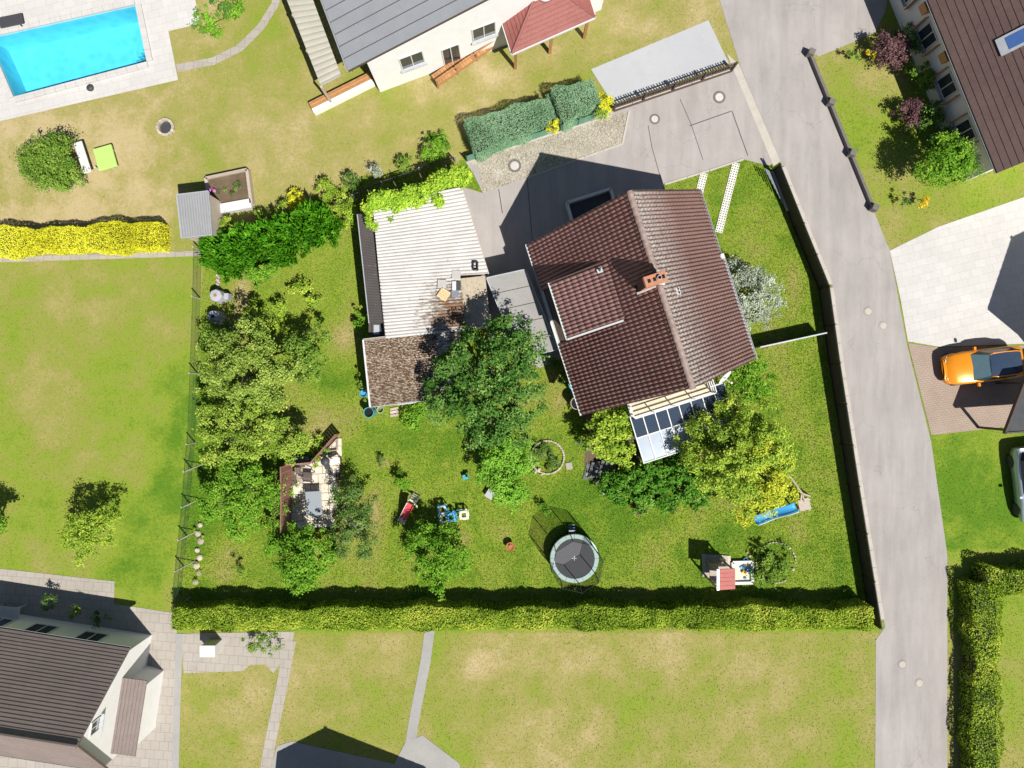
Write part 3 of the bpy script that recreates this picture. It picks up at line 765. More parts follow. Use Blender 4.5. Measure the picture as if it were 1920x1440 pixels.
MB().box(tuple(HW(3.55, -HV - .10, roofz(HV) + .05)), (.26, .22, .12), math.atan2(UD.y, UD.x)).build('gutter_corner', M_whitepaint, roof, False, .02)
for (u, v) in ((8.7, wv + .1), (.5, wv + .1), (8.7, -wv - .1)):
    MB().tube([HW(u, v, 0), HW(u, v, roofz(HV) - .1)], .045, 8).build('downpipe', M_zinc, house)
# dormer
dm = MB()
dm.add([HW(u, v, z) for u in (du0 + .12, du1 - .12) for v, z in ((dv0, roofz(dv0) - .1), (dv1 - .22, roofz(dv1 - .22) - .1), (dv1 - .22, dz1 - .04), (dv0, dz0 - .16))],
       [(0, 1, 2, 3), (7, 6, 5, 4), (1, 5, 6, 2), (0, 3, 7, 4), (3, 2, 6, 7), (0, 4, 5, 1)])
dorm = dm.build('dormer', M_wood_dk, house)
ds = MB(); p = [HW(du0 - .02, dv0 - .1, dz0 + .03), HW(du1 + .02, dv0 - .1, dz0 + .03), HW(du1 + .02, dv1, dz1 - .02), HW(du0 - .02, dv1, dz1 - .02)]
q = [x - Vector((0, 0, .12)) for x in p]
ds.add(p + q, [(0, 1, 2, 3), (7, 6, 5, 4), (0, 4, 5, 1), (1, 5, 6, 2), (2, 6, 7, 3), (3, 7, 4, 0)]); ds.build('dormer_deck', M_wood_dk, dorm)
M_tileD = rooftile('dormer_tile', (.23, .115, .102), (.34, .19, .17), (.55, .50, .47), None, None)
joined('dormer_tiling', [M for M, u, v in dt], M_tileD, dorm)
gutter(HW(du0 - .08, dv1 + .06, dz1 + .03), HW(du1 + .08, dv1 + .06, dz1 + .03), .075, M_whitepaint, dorm)
MB().beam(HW(du1 + .06, dv0 + .12, dz0 - .02), HW(du1 + .06, dv1 + .04, dz1 + .03), .09, .10).build('flashing', M_whitepaint, dorm)
MB().beam(HW(du0 - .05, dv0 + .12, dz0 - .04), HW(du0 - .05, dv1 + .04, dz1), .06, .12).build('verge_board', M_wood_dk, dorm)
for u in (3.2, 4.45): win(dorm, HW(u, dv1 - .21, 4.45), UD, .95, .75, VD, sill=False)
# chimney
chim = MB(); cu, cv0, cv1, cz = 4.08, -.13, .76, 9.0
ang = math.atan2(VD.y, VD.x)
cc = HW(cu, (cv0 + cv1) / 2, 0)
chim = MB().box((cc.x, cc.y, (6.9 + cz) / 2), (cv1 - cv0, .40, cz - 6.9), ang).build('chimney', M_brick_ch, roof)
MB().box((cc.x, cc.y, cz + .04), (cv1 - cv0 + .08, .46, .08), ang).build('chimney_cap', M_brick_ch, chim, False, .012)
for k, v in enumerate((.60, .36, -.03)):
    o = HW(cu, v, cz + .086); MB().box(tuple(o), (.13, .16, .008), ang).build('flue', M_black, chim)  # flat black plate painted as the dark of a flue opening
o = HW(cu, .16, cz + .08); MB().lathe(tuple(o), [(.095, 0), (.095, .14), (.075, .14), (.075, .02)], 16, False).build('flue_pipe', M_zinc, chim)
MB().lathe((o.x, o.y, o.z + .015), [(.075, 0), (.01, .001)], 16).build('flue', M_black, chim)
M_copper = plain('slate_cladding', (.10, .045, .035), .6)
MB().beam(HW(cu + .235, cv0 - .12, 8.02), HW(cu + .235, 0, 8.16), .09, .04).build('flashing', M_whitepaint, chim)
MB().beam(HW(cu + .235, 0, 8.16), HW(cu + .235, cv1 + .12, 7.30), .10, .04).build('flashing', M_whitepaint, chim)
o = HW(cu, cv1 + .05, 8.3); MB().box(tuple(o), (.06, .42, 1.5), ang).build('cladding', M_copper, chim)
# roof vents
vv = MB(); o = HW(4.75, -.93, roofz(.93) + .10); M = slope_matrix(o, -1, SL)
vb = MB(); vb.box((0, 0, 0), (.36, .30, .06)); me = vb.mesh('roof_vent', M_whitepaint); ro = inst('roof_vent', me, roof, M)
for k in (-.085, .085):
    g = MB(); g.lathe((k, 0, .03), [(.07, 0), (.065, .02), (.01, .022)], 14); inst('vent_mouth', g.mesh('vent_mouth', M_dkgrey), ro, M)
o = HW(2.72, 2.0, dz0 - dsl * (2.0 - dv0) + .12); MB().box(tuple(o), (.26, .20, .07), ang).build('roof_vent', M_zinc, roof)
MB().tube([o, o + Vector((-.02, .03, .28))], .04, 8).build('vent_pipe', M_dkgrey, roof)
# balcony over the terrace
balc = thing('balcony', 'balcony with cream tiled floor and white railing at the gable end', 'balcony', HW(9.3, 0, 0))
bu0, bu1, bv0, bv1, bz = 8.64, 9.98, -2.1, 2.18, 2.95
MB().prism([HP(bu0, bv0), HP(bu0, bv1), HP(bu1, bv1), HP(bu1, bv0)], bz - .2, bz).build('slab', M_whitewall, balc)
nu, nv = 4, 13
for i in range(nu):
    for j in range(nv):
        u0 = bu0 + .04 + i * (bu1 - bu0 - .1) / nu; v0 = bv0 + .05 + j * (bv1 - bv0 - .1) / nv
        u1 = u0 + (bu1 - bu0 - .1) / nu - .012; v1 = v0 + (bv1 - bv0 - .1) / nv - .012
        MB().prism([HP(u0, v0), HP(u0, v1), HP(u1, v1), HP(u1, v0)], bz, bz + .014 + rnd.uniform(0, .003)).build('floor_tile', M_balc, balc)
for (a, c) in (((bu1, bv0), (bu1, bv1)), ((bu0 + .1, bv0), (bu1, bv0)), ((bu0 + .1, bv1), (bu1, bv1))):
    for z in (bz + .12, bz + .5, bz + .9):
        MB().beam(HW(*a, z), HW(*c, z), .05, .06 if z < bz + .8 else .05).build('rail', M_whitepaint, balc)
    n = max(2, int((Vector(a) - Vector(c)).length / .9))
    for i in range(n + 1):
        q = Vector(a).lerp(Vector(c), i / n); p0 = HW(q.x, q.y, bz - .02) - Vector((0, 0, 0))
        MB().beam(p0, p0 + Vector((0, 0, .95)), .045, .045).build('baluster', M_whitepaint, balc)
for v in (bv0 + .1, bv1 - .1):
    MB().box(tuple(HW(bu1 - .12, v, (bz - .2) / 2)), (.16, .16, bz - .2), ang).build('post', M_whitepaint, balc)
# glazed terrace roof
perg = thing('terrace_roof', 'glazed terrace roof with white bars below the balcony', 'pergola', HW(11.2, 0, 0))
M_panedk = glassy('dark_pane', (.05, .075, .12), .30, .06)
M_panemilk = plain('milky_pane', (.25, .31, .39), .2, 0, .10, 2.0, 0, .6)
pu0, pu1, pv0, pv1 = 9.72, 12.46, -2.95, 2.2
pz = lambda u: 2.62 - (u - pu0) * .12
nb = 8; umid = 11.1
for i in range(nb):
    a = pv1 - (pv1 - pv0) * i / nb; c = pv1 - (pv1 - pv0) * (i + 1) / nb
    for (x, y, mt) in ((pu0, umid, M_panedk), (umid, pu1, M_panemilk)):
        b = MB(); vs = [HW(x + .03, a - .03, pz(x + .03)), HW(y - .03, a - .03, pz(y - .03)), HW(y - .03, c + .03, pz(y - .03)), HW(x + .03, c + .03, pz(x + .03))]
        b.add(vs + [p - Vector((0, 0, .012)) for p in vs], [(0, 1, 2, 3), (7, 6, 5, 4), (0, 4, 5, 1), (1, 5, 6, 2), (2, 6, 7, 3), (3, 7, 4, 0)]); b.build('pane', mt, perg)
for i in range(nb + 1):
    v = pv1 - (pv1 - pv0) * i / nb
    MB().beam(HW(pu0, v, pz(pu0) + .01), HW(pu1, v, pz(pu1) + .01), .05, .08).build('bar', M_whitepaint, perg)
for u in (pu0, umid, pu1):
    MB().beam(HW(u, pv0 - .03, pz(u) - .003), HW(u, pv1 + .03, pz(u) - .003), .06, .09).build('cross_bar', M_whitepaint, perg)
for v in (pv0 + .1, -.3, pv1 - .1):
    MB().box(tuple(HW(pu1 - .08, v, pz(pu1) / 2 - .04)), (.1, .1, pz(pu1) - .08), ang).build('post', M_whitepaint, perg)
M_deckdk = paving('shade_toned_terrace', (.075, .062, .052), (.115, .098, .085), (.06, .05, .045), 1.2)  # dark brown puts the shade by the terrace roof into the paving colour
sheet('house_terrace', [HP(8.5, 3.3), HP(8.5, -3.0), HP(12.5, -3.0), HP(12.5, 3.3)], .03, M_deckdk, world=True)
sheet('bed_soil', [(1092, 775), (1130, 770), (1180, 790), (1190, 860), (1130, 880), (1095, 870), (1100, 820)], .012, M_soil)
# garden steps down from the terrace
M_deckdk2 = paving('shade_toned_step', (.12, .125, .13), (.17, .175, .18), (.09, .09, .09), 1.2)  # dark grey stands in for the tree and balcony shadow on the steps
st = thing('garden_steps', 'stone steps, coloured dark for shadow, going down from the terrace to the lawn', 'steps', W(1125, 885))
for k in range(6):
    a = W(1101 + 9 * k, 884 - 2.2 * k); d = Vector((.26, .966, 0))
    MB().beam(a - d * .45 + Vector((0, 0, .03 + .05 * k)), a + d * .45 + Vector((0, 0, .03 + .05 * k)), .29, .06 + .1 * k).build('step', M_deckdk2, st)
# basement stairwell with grey rim
sw = thing('stairwell', 'sunken basement stairwell with pale grey rim beside the gable', 'stairwell', W(1105, 390))
for a, c in (((1062, 383), (1143, 357)), ((1143, 357), (1152, 385)), ((1062, 383), (1072, 418)), ((1072, 418), (1152, 385))):
    p, q = W(*a), W(*c); MB().beam(p + Vector((0, 0, .2)), q + Vector((0, 0, .2)), .15, .4).build('rim', M_whitepaint, sw)
MB().prism([W2(1064, 385), W2(1142, 359), W2(1150, 384), W2(1073, 416)], .02, .03).build('pit_floor', M_dkgrey, sw)
# satellite dish on the gable
sd = thing('satellite_dish', 'white satellite dish on an arm beside the gable', 'dish', W(1352, 712, 3.3))
dp = W(1357, 705, 3.6); dn = Vector((.62, -.68, .42)).normalized()
b = MB(); ax = dn.orthogonal().normalized(); ay = dn.cross(ax)
for i in range(4):
    rr = .42 * i / 3
    for k in range(18): b.v.append(tuple(dp + ax * rr * math.cos(k * math.pi / 9) + ay * rr * math.sin(k * math.pi / 9) + dn * (rr * rr * .55)))
for i in range(3):
    for k in range(18): b.f.append((i * 18 + k, i * 18 + (k + 1) % 18, (i + 1) * 18 + (k + 1) % 18, (i + 1) * 18 + k))
b.build('reflector', M_whitepaint, sd, True)
MB().tube([dp - ay * .3, dp + dn * .5], .018, 6).build('feed_arm', M_whitepaint, sd)
MB().box(tuple(dp + dn * .52), (.09, .09, .09)).build('receiver', M_white_pl, sd)
MB().tube([dp - dn * .02, dp - dn * .2 + Vector((0, 0, -.05)), HW(8.55, -2.55, 3.35)], .025, 6).build('bracket', M_greymetal, sd)

# ================================================================== OUTBUILDINGS
def corr_sheet(q, s0, s1, t0, t1, nw, amp, mat, parent, lift=0.0, name='roof_sheet', across=False, th=.012):
    """one corrugated sheet: a piece (s, t) of the four-cornered roof q = TL, TR, BR, BL (world points)"""
    def P(s, t): return q[0].lerp(q[1], s).lerp(q[3].lerp(q[2], s), t)
    b = MB(); r0, r1 = (s0, s1) if across else (t0, t1)
    k = max(6, int(round((r1 - r0) * nw * 8))); vs = []
    for i in range(k + 1):
        r = r0 + (r1 - r0) * i / k; z = amp * (1.6 * abs(math.cos(r * nw * math.pi)) ** .7 - .8) + lift
        for e in ((t0, t1) if across else (s0, s1)):
            p = P(r, e) if across else P(e, r)
            vs.append(p + Vector((0, 0, z)))
    m = len(vs); vs += [p - Vector((0, 0, th)) for p in vs]
    fs = []
    for i in range(k):
        a = 2 * i
        fs += [(a, a + 1, a + 3, a + 2), (m + a + 2, m + a + 3, m + a + 1, m + a), (a, a + 2, m + a + 2, m + a), (a + 3, a + 1, m + a + 1, m + a + 3)]
    fs += [(0, m, m + 1, 1), (2 * k, 2 * k + 1, m + 2 * k + 1, m + 2 * k)]
    b.add(vs, fs); o = b.build(name, mat, parent); return o
def inset(pts, d):
    c = sum((Vector(p) for p in pts), Vector((0, 0))) / len(pts)
    return [tuple(c + (Vector(p) - c) * (1 - d / max(.01, (Vector(p) - c).length))) for p in pts]
def fascia(a, c, mat, parent, wd=.06, ht=.16, dz=-.08):
    return MB().beam(Vector(a) + Vector((0, 0, dz)), Vector(c) + Vector((0, 0, dz)), wd, ht).build('fascia', mat, parent)

GH = 2.8
Q1 = [W(699, 384, GH + .12), W(866, 351, GH + .12), W(916, 513, GH), W(712, 527, GH)]
Q2 = [W(712, 526, GH - .05), W(863, 516, GH - .05), W(873, 617, GH - .15), W(723, 632, GH - .15)]
gar = thing('garage', 'long garage under a pale weathered corrugated roof with ivy on its edge', 'garage', W(800, 480))
wp = inset([(p.x, p.y) for p in (Q1[0], Q1[1], Q1[2], Q2[1], Q2[2], Q2[3])], .22)
MB().prism(wp, 0, GH - .22).build('wall', M_plaster, gar); EXC.append(wp)
for i in range(6):
    for j in range(4):
        corr_sheet(Q1, max(0, j / 4 - .01), (j + 1) / 4, i / 6, (i + 1) / 6, 24, .042, M_corr, gar, .006 * (3 - j) + rnd.uniform(0, .005))
for i in range(4):
    for j in range(3):
        corr_sheet(Q2, max(0, j / 3 - .01), (j + 1) / 3, i / 4, (i + 1) / 4, 17, .042, M_corr, gar, .006 * (2 - j) + rnd.uniform(0, .005))
fascia(Q1[1], Q1[2], M_wood_pale, gar); fascia(Q1[0], Q2[3], M_wood_dk, gar); fascia(Q1[0], Q1[1], M_wood_pale, gar)
fascia(Q2[3], Q2[2], M_whitepaint, gar, .12, .2)
win(gar, (Q1[1].lerp(Q1[2], .35) + Vector((-.22, 0, -1.7))), Q1[2] - Q1[1], 2.4, 2.0, Vector((.95, .3, 0)), M_wood_dk, M_wood_pale, False, 'garage_door')
# small things fixed on that roof
def roof_plate(px, py, size, h, rot, mat, name, lab, cat, thick=.03):
    o = MB().box(tuple(W(px, py, h)), (size, size, thick), rot).build(name, mat); return tag(o, lab, cat)
M_flatgrey = paving('flat_roof_felt', (.285, .28, .27), (.35, .342, .33), (.22, .215, .205), 0.7)
M_plate = plain('grey_sheet', (.44, .42, .40), .6, 0, .1)
roof_plate(855.5, 515, .44, GH + .06, R(-4), M_plate, 'cover_plate', 'grey square plate lying on the corrugated roof below the flue box', 'plate')
roof_plate(828.5, 532.5, .44, GH + .05, R(-2), M_plate, 'cover_plate', 'grey square plate on the corrugated roof next to the wooden board', 'plate')
roof_plate(825, 608, .44, GH - .02, R(3), M_corr, 'cover_plate', 'pale square plate at the rusty lower end of the corrugated roof', 'plate')
pl = thing('wooden_pallet', 'yellowish wooden board lying askew on the stained corrugated roof', 'pallet', W(832, 552, GH))
pc = W(832, 552, GH + .05); ra = R(-33)
for k in range(5):
    d = Vector((math.cos(ra), math.sin(ra), 0)); n_ = Vector((-d.y, d.x, 0)); c_ = pc + n_ * (k - 2) * .105
    MB().beam(c_ - d * .27, c_ + d * .27, .095, .03).build('board', M_plank, pl)
for k in (-1, 1):
    MB().beam(pc + d * k * .2 - n_ * .26 - Vector((0, 0, .03)), pc + d * k * .2 + n_ * .26 - Vector((0, 0, .03)), .05, .03).build('batten', M_plank, pl)
fb = thing('flue_box', 'black open flue box standing on the pale corrugated roof', 'flue', W(892, 499, GH))
p = W(892, 499, GH + .12)
for dx, dy, sx, sy in ((-.11, 0, .04, .44), (.11, 0, .04, .44), (0, .2, .26, .04), (0, -.2, .26, .04)):
    MB().box((p.x + dx, p.y + dy, p.z), (sx, sy, .3)).build('side', M_dkgrey, fb)
MB().box((p.x, p.y, p.z - .12), (.2, .38, .02)).build('floor', M_black, fb)
hb = thing('roof_hatch', 'open white roof hatch with dark opening between the roofs', 'hatch', W(857, 536, GH))
MB().box(tuple(W(851.5, 536, GH + .04)), (.20, .46, .05)).build('lid', M_whitepaint, hb); MB().box(tuple(W(859.5, 536, GH + .01)), (.24, .46, .03)).build('opening', M_dkgrey, hb)
roof_plate(853, 551, .36, GH + .04, R(3), M_greymetal, 'sheet_metal', 'small bluish sheet metal piece next to the roof hatch', 'sheet')
# annex with ribbed beige roof
anx = thing('ribbed_annex', 'small annex with ribbed beige roof next to the concrete path', 'annex', W(890, 545))
QA = [W(864, 522, 2.55), W(910, 517, 2.5), W(914, 556, 2.45), W(868, 561, 2.5)]
for j in range(3): corr_sheet(QA, j / 3, (j + 1) / 3, 0, 1, 27, .013, M_corr_bg, anx, .004 * j, across=True)
QB = [W(850, 562, 2.42), W(914, 557, 2.38), W(920, 612, 2.3), W(856, 618, 2.34)]
for j in range(2): corr_sheet(QB, j / 2, (j + 1) / 2, 0, 1, 30, .010, M_corr_bg, anx, .004 * j, across=True)
wa = inset([(p.x, p.y) for p in (QA[0], QA[1], QB[2], QB[3])], .15); MB().prism(wa, 0, 2.25).build('wall', M_wood_pale, anx); EXC.append(wa)
for lab, px, py, mt in (('red toy bucket lying on the annex roof edge under the tree', 856, 591, M_red_pl), ('orange toy bucket lying on the annex roof edge under the tree', 859, 597, M_yellow_pl)):
    p = W(px, py, 2.36); tag(MB().lathe(tuple(p), [(.08, 0), (.11, .17), (.095, .17), (.07, .02)], 14, False).build('toy_bucket', mt), lab, 'bucket')
fc = thing('carport', 'flat pale grey carport roof between the garage and the house', 'carport', W(975, 590))
QF = [W(912, 521, 2.35), W(985, 505, 2.35), W(1047, 655, 2.35), W(974, 672, 2.35)]
for i in range(5):
    a_, c_ = i / 5, (i + 1) / 5; q_ = [QF[0].lerp(QF[3], a_ + .004), QF[1].lerp(QF[2], a_ + .004), QF[1].lerp(QF[2], c_ - .004), QF[0].lerp(QF[3], c_ - .004)]
    MB().prism([(p.x, p.y) for p in q_], 2.29, 2.35 + .006 * (i % 2)).build('roof_panel', M_flatgrey, fc)
for i in range(4): fascia(QF[i], QF[(i + 1) % 4], M_zinc, fc, .05, .16, -.06)
for p in inset([(p.x, p.y) for p in QF], .25): MB().beam((p[0], p[1], 0), (p[0], p[1], 2.29), .12, .12).build('post', M_wood_pale, fc)
# dark lean-to
lt = thing('lean_to', 'narrow dark brown corrugated lean-to along the garage side', 'lean-to', W(690, 500))
QL = [W(670, 402, 2.25), W(700, 397, 2.5), W(721, 606, 2.5), W(692, 606, 2.25)]
for i in range(6): corr_sheet(QL, 0, 1, i / 6, (i + 1) / 6, 70, .016, M_corr_dk, lt, .003 * (i % 2))
fascia(QL[0], QL[3], M_zinc, lt, .05, .10, -.03)
wl = inset([(p.x, p.y) for p in QL], .12); MB().prism(wl, 0, 2.15).build('wall', M_wood_dk, lt); EXC.append(wl)
cb = thing('glazed_box', 'dark box with grey lid in the corner beside the lean-to', 'box', W(709, 619))
MB().box(tuple(W(709, 619, .9)), (.66, .70, 1.8)).build('body', M_wood_dk, cb); MB().box(tuple(W(709, 619, 1.83)), (.70, .74, .05)).build('lid', M_dkgrey, cb)
MB().box(tuple(W(706, 618, 1.87)), (.3, .5, .03)).build('pane', M_zinc, cb)
# mossy annex
ms = thing('mossy_shed', 'low shed with brown moss-covered corrugated roof under the big tree', 'shed', W(760, 690))
QM = [W(681, 637, 2.42), W(862, 616, 2.42), W(872, 742, 2.3), W(694, 763, 2.3)]
for i in range(3):
    corr_sheet(QM, 0, .28, i / 3, (i + 1) / 3, 44, .022, M_moss, ms, .008); corr_sheet(QM, .27, .50, i / 3, (i + 1) / 3, 44, .022, M_moss, ms, .004)
    corr_sheet(QM, .49, .76, i / 3, (i + 1) / 3, 30, .03, M_moss, ms, .006); corr_sheet(QM, .75, 1, i / 3, (i + 1) / 3, 22, .04, M_corr_b, ms, .0)
fascia(QM[0], QM[3], M_whitepaint, ms, .09, .2, -.06); fascia(QM[3], QM[2], M_zinc, ms, .07, .12, -.05); fascia(QM[0], QM[1], M_kerb, ms, .10, .12, -.05)
wm = inset([(p.x, p.y) for p in QM], .2); MB().prism(wm, 0, 2.2).build('wall', M_plaster, ms); EXC.append(wm)
win(ms, QM[3].lerp(QM[2], .35) + Vector((0, .08, -1.0)), QM[2] - QM[3], .9, .8, (-.1, -1, 0))
def barrel(px, py, r, h, lab, mat, water=True):
    p = W(px, py); t = thing('rain_barrel', lab, 'barrel', p)
    MB().lathe(tuple(p), [(r * .86, 0), (r, h * .5), (r * .92, h), (r * .98, h + .03), (r * .88, h + .03), (r * .84, h - .06)], 22, False).build('drum', mat, t, True)
    MB().lathe((p.x, p.y, h - .10), [(r * .86, 0), (.01, .002)], 22).build('water_surface', M_black if water else mat, t)
barrel(697.3, 772, .29, .9, 'teal-rimmed rain barrel full of dark water at the shed corner', M_teal)
barrel(687, 737, .2, .8, 'light blue barrel half hidden beside the mossy shed wall', M_lblue, False)
barrel(1079, 755, .36, .9, 'pale-rimmed round rain barrel under the left eave of the house', M_kerb)
o = MB().lathe(tuple(W(714, 768)), [(.15, 0), (.19, .22), (.17, .22), (.13, .02)], 18, False).build('zinc_tub', M_zinc); tag(o, 'small zinc tub next to the teal rain barrel', 'tub')
ws = thing('wooden_step', 'pale wooden step board in front of the mossy shed', 'step', W(739, 775))
for k in range(3):
    a = W(732, 768 + 6 * k); MB().beam(a + Vector((0, 0, .06)), W(747, 765 + 6 * k) + Vector((0, 0, .06)), .14, .04).build('board', M_wood_pale, ws)
bc = thing('garden_bench', 'small teal bench against the house wall by the pale-rimmed barrel', 'bench', W(1072, 727))
p = W(1073, 728); d = UD
MB().beam(p - d * .45 + Vector((0, 0, .42)), p + d * .45 + Vector((0, 0, .42)), .34, .05).build('seat', M_teal, bc)
for s in (-.38, .38): MB().beam(p + d * s, p + d * s + Vector((0, 0, .40)), .05, .3, UD).build('leg', M_teal, bc)

# ================================================================== FENCES AND WALLS
# black lattice fence along the road
fpts = [W(1463, 308, 1.3), W(1507, 418, 1.3), W(1555, 536, 1.3), W(1575, 680, 1.3), W(1611, 912, 1.3), W(1654, 1180, 1.3)]
fpts = [Vector((p.x, p.y, 0)) for p in fpts]
lf = thing('lattice_fence', 'black diamond lattice fence along the road side of the garden', 'fence', fpts[2])
def lattice(L, Hh):
    b = MB(); sp = .125; wd = .056
    for sgn in (1, -1):
        x = -Hh if sgn > 0 else 0
        x0 = -Hh
        while x0 < L:
            a = [x0, 0]; c = [x0 + Hh, Hh]
            if a[0] < 0: a = [0, -x0]
            if c[0] > L: c = [L, L - x0]
            if c[0] - a[0] > .03:
                if sgn < 0: a = [L - a[0], a[1]]; c = [L - c[0], c[1]]
                b.beam((a[0], .007 * sgn, a[1]), (c[0], .007 * sgn, c[1]), .012, wd, (0, 1, 0)) if False else b.beam((a[0], .008 * sgn, a[1]), (c[0], .008 * sgn, c[1]), .014, wd)
            x0 += sp
    return b
for a, c in zip(fpts[:-1], fpts[1:]):
    L = (c - a).length; n = max(1, round(L / 2.33)); d = (c - a) / n; pl_ = d.length; an = math.atan2(d.y, d.x)
    lm = lattice(pl_ - .08, 1.19).mesh('lattice_panel', M_fence)
    for i in range(n):
        p = a + d * i
        o = inst('lattice_panel', lm, lf, Matrix.Translation(p + d.normalized() * .04 + Vector((0, 0, .07))) @ Matrix.Rotation(an, 4, 'Z')); o['kind'] = 'stuff'
        q = p + d; up = Vector((0, 0, 1))
        MB().beam(p + up * 1.28, q + up * 1.28, .05, .05).build('top_rail', M_fence, lf); MB().beam(p + up * .05, q + up * .05, .045, .06).build('bottom_rail', M_fence, lf)
        MB().beam(p, p + up * 1.36, .075, .075).build('post', M_fence, lf)
MB().beam(fpts[-1], fpts[-1] + Vector((0, 0, 1.2)), .075, .075).build('post', M_fence, lf)
kb = thing('fence_kerb', 'pale concrete kerb running along the foot of the lattice fence', 'kerb', fpts[3])
for a, c in zip(fpts[:-1], fpts[1:]):
    n = max(1, round((c - a).length / 1.0)); t = (c - a).normalized(); nn = Vector((-t.y, t.x, 0)) * .62
    for i in range(n):
        MB().beam(a.lerp(c, (i + .008) / n) + nn + Vector((0, 0, .03)), a.lerp(c, (i + .992) / n) + nn + Vector((0, 0, .03)), .34, .06 + rnd.uniform(0, .008)).build('kerb_stone', M_kerb, kb)
    sheet('fence_soil', [tuple((a + nn * .03).xy), tuple((c + nn * .03).xy), tuple((c + nn * .83).xy), tuple((a + nn * .83).xy)], .008, M_soil, world=True)
# stacked grey rails at the end of that fence
a0 = W(1446, 322, .1); fd = (fpts[1] - fpts[0]).normalized(); fs = Vector((-fd.y, fd.x, 0)) * -1
po = MB().beam(a0 + Vector((0, 0, .12)), a0 + fd * 2.35 + Vector((0, 0, .12)), .12, .10).build('pale_pole', M_kerb); tag(po, 'long pale mossy pole lying beside the stacked grey rails', 'pole')
rails = ['longest grey metal rail lying next to the pale mossy pole', 'second longest grey metal rail, one in from the pale pole', 'third longest grey metal rail in the stack by the lattice fence', 'fourth longest grey metal rail, in the middle of the stack', 'short grey metal rail, third from the lattice fence', 'shorter grey metal rail, second from the lattice fence', 'shortest grey metal rail, right against the lattice fence']
for k in range(7):
    q = a0 - fs * (-.10 - .075 * k) + Vector((0, 0, .10 + .10 * k)) + fd * (-.03 * k)
    o = MB().beam(q, q + fd * (1.85 - .25 * k), .05, .05).build('metal_rail', M_greymetal); tag(o, rails[k], 'rail', 'grey rails stacked by the fence')
gp = thing('gate_post', 'thin black gate frame bar at the start of the lattice fence', 'gate', W(1446, 318))
MB().beam(W(1443, 321), W(1462, 305, 1.15), .04, .04).build('bar', M_darkmetal, gp); MB().beam(W(1448, 315), W(1446, 309, .6), .03, .03).build('stub', M_darkmetal, gp)
# brown picket fence
f0, f1 = W(1150, 206), W(1371, 131)
pf = thing('picket_fence', 'dark brown picket fence between the driveway and the pale parking place', 'fence', f0)
pm = MB().prism([(-.032, -.011), (.032, -.011), (.032, .011), (-.032, .011)], .08, .92)
pm.v = [tuple(v) for v in pm.v]; pkm = pm.mesh('picket', M_wood_dk)
d = f1 - f0; an = math.atan2(d.y, d.x); n = 46; nn = Vector((-d.y, d.x, 0)).normalized()
for i in range(n):
    inst('picket', pkm, pf, Matrix.Translation(f0 + d * (i + .5) / n + nn * .03) @ Matrix.Rotation(an, 4, 'Z') @ Matrix.Rotation(rnd.uniform(-.03, .03), 4, 'Y'))
for z in (.25, .72): MB().beam(f0 + Vector((0, 0, z)), f1 + Vector((0, 0, z)), .035, .08).build('rail', M_wood_dk, pf)
for i in range(5):
    p = f0 + d * i / 4 - nn * .04; MB().beam(p, p + Vector((0, 0, 1.0)), .10, .10).build('post', M_wood_dk, pf)
MB().beam(f0 - nn * .10 + Vector((0, 0, .05)), f1 - nn * .10 + Vector((0, 0, .05)), .07, .10).build('base_board', M_wood_dk, pf)
# side wall right of the house
sw0, sw1 = W(1412, 653), W(1532, 627)
bs_ = thing('garden_screen', 'thin grey garden screen between the house corner and the lattice fence', 'screen', sw0)
d = sw1 - sw0
for i in range(6):
    p, q = sw0 + d * (i + .015) / 6, sw0 + d * (i + .985) / 6; MB().beam(p + Vector((0, 0, .60)), q + Vector((0, 0, .60)), .04, 1.1).build('panel', M_dkgrey, bs_)
for i in range(7): p = sw0 + d * i / 6; MB().beam(p, p + Vector((0, 0, 1.18)), .06, .06).build('post', M_zinc, bs_)
MB().beam(sw0 + Vector((0, 0, 1.18)), sw1 + Vector((0, 0, 1.18)), .07, .04).build('top_rail', M_zinc, bs_)
# red-brown board screen round the patio
bw = thing('board_screen', 'red-brown wooden board screen around the corner patio', 'screen', W(545, 860))
up = Vector((0, 0, 1))
def boards(p0, p1, h0, h1):
    d = p1 - p0; n = max(2, round(d.length / .16)); nn = Vector((-d.y, d.x, 0)).normalized()
    for i in range(n):
        h_ = h0 + (h1 - h0) * (i + .5) / n + rnd.uniform(-.015, .015); q = p0 + d * (i + .5) / n + nn * rnd.uniform(-.006, .006); e = d.normalized() * (d.length / n * .46)
        MB().add([(q - e - nn * .012), (q + e - nn * .012), (q + e + nn * .012), (q - e + nn * .012)] + [(x + up * h_) for x in ((q - e - nn * .012), (q + e - nn * .012), (q + e + nn * .012), (q - e + nn * .012))],
                 [(3, 2, 1, 0), (4, 5, 6, 7), (0, 1, 5, 4), (1, 2, 6, 5), (2, 3, 7, 6), (3, 0, 4, 7)]).build('board', M_wood_red, bw)
    MB().beam(p0 + up * (h0 + .02), p1 + up * (h1 + .02), .06, .035).build('cap_rail', M_wood_red, bw)
sA, sB, sC, sD, sE = W(546, 986), W(547, 920), W(546, 868), W(592, 853), W(638, 812)
boards(sA, sB, 1.75, 1.8); boards(sB, sC, 1.8, 1.8); boards(sC, Vector((sD.x, sC.y + .12, 0)), 1.0, 1.0)
boards(Vector((sD.x, sC.y + .12, 0)), sE, 1.0, 1.0)
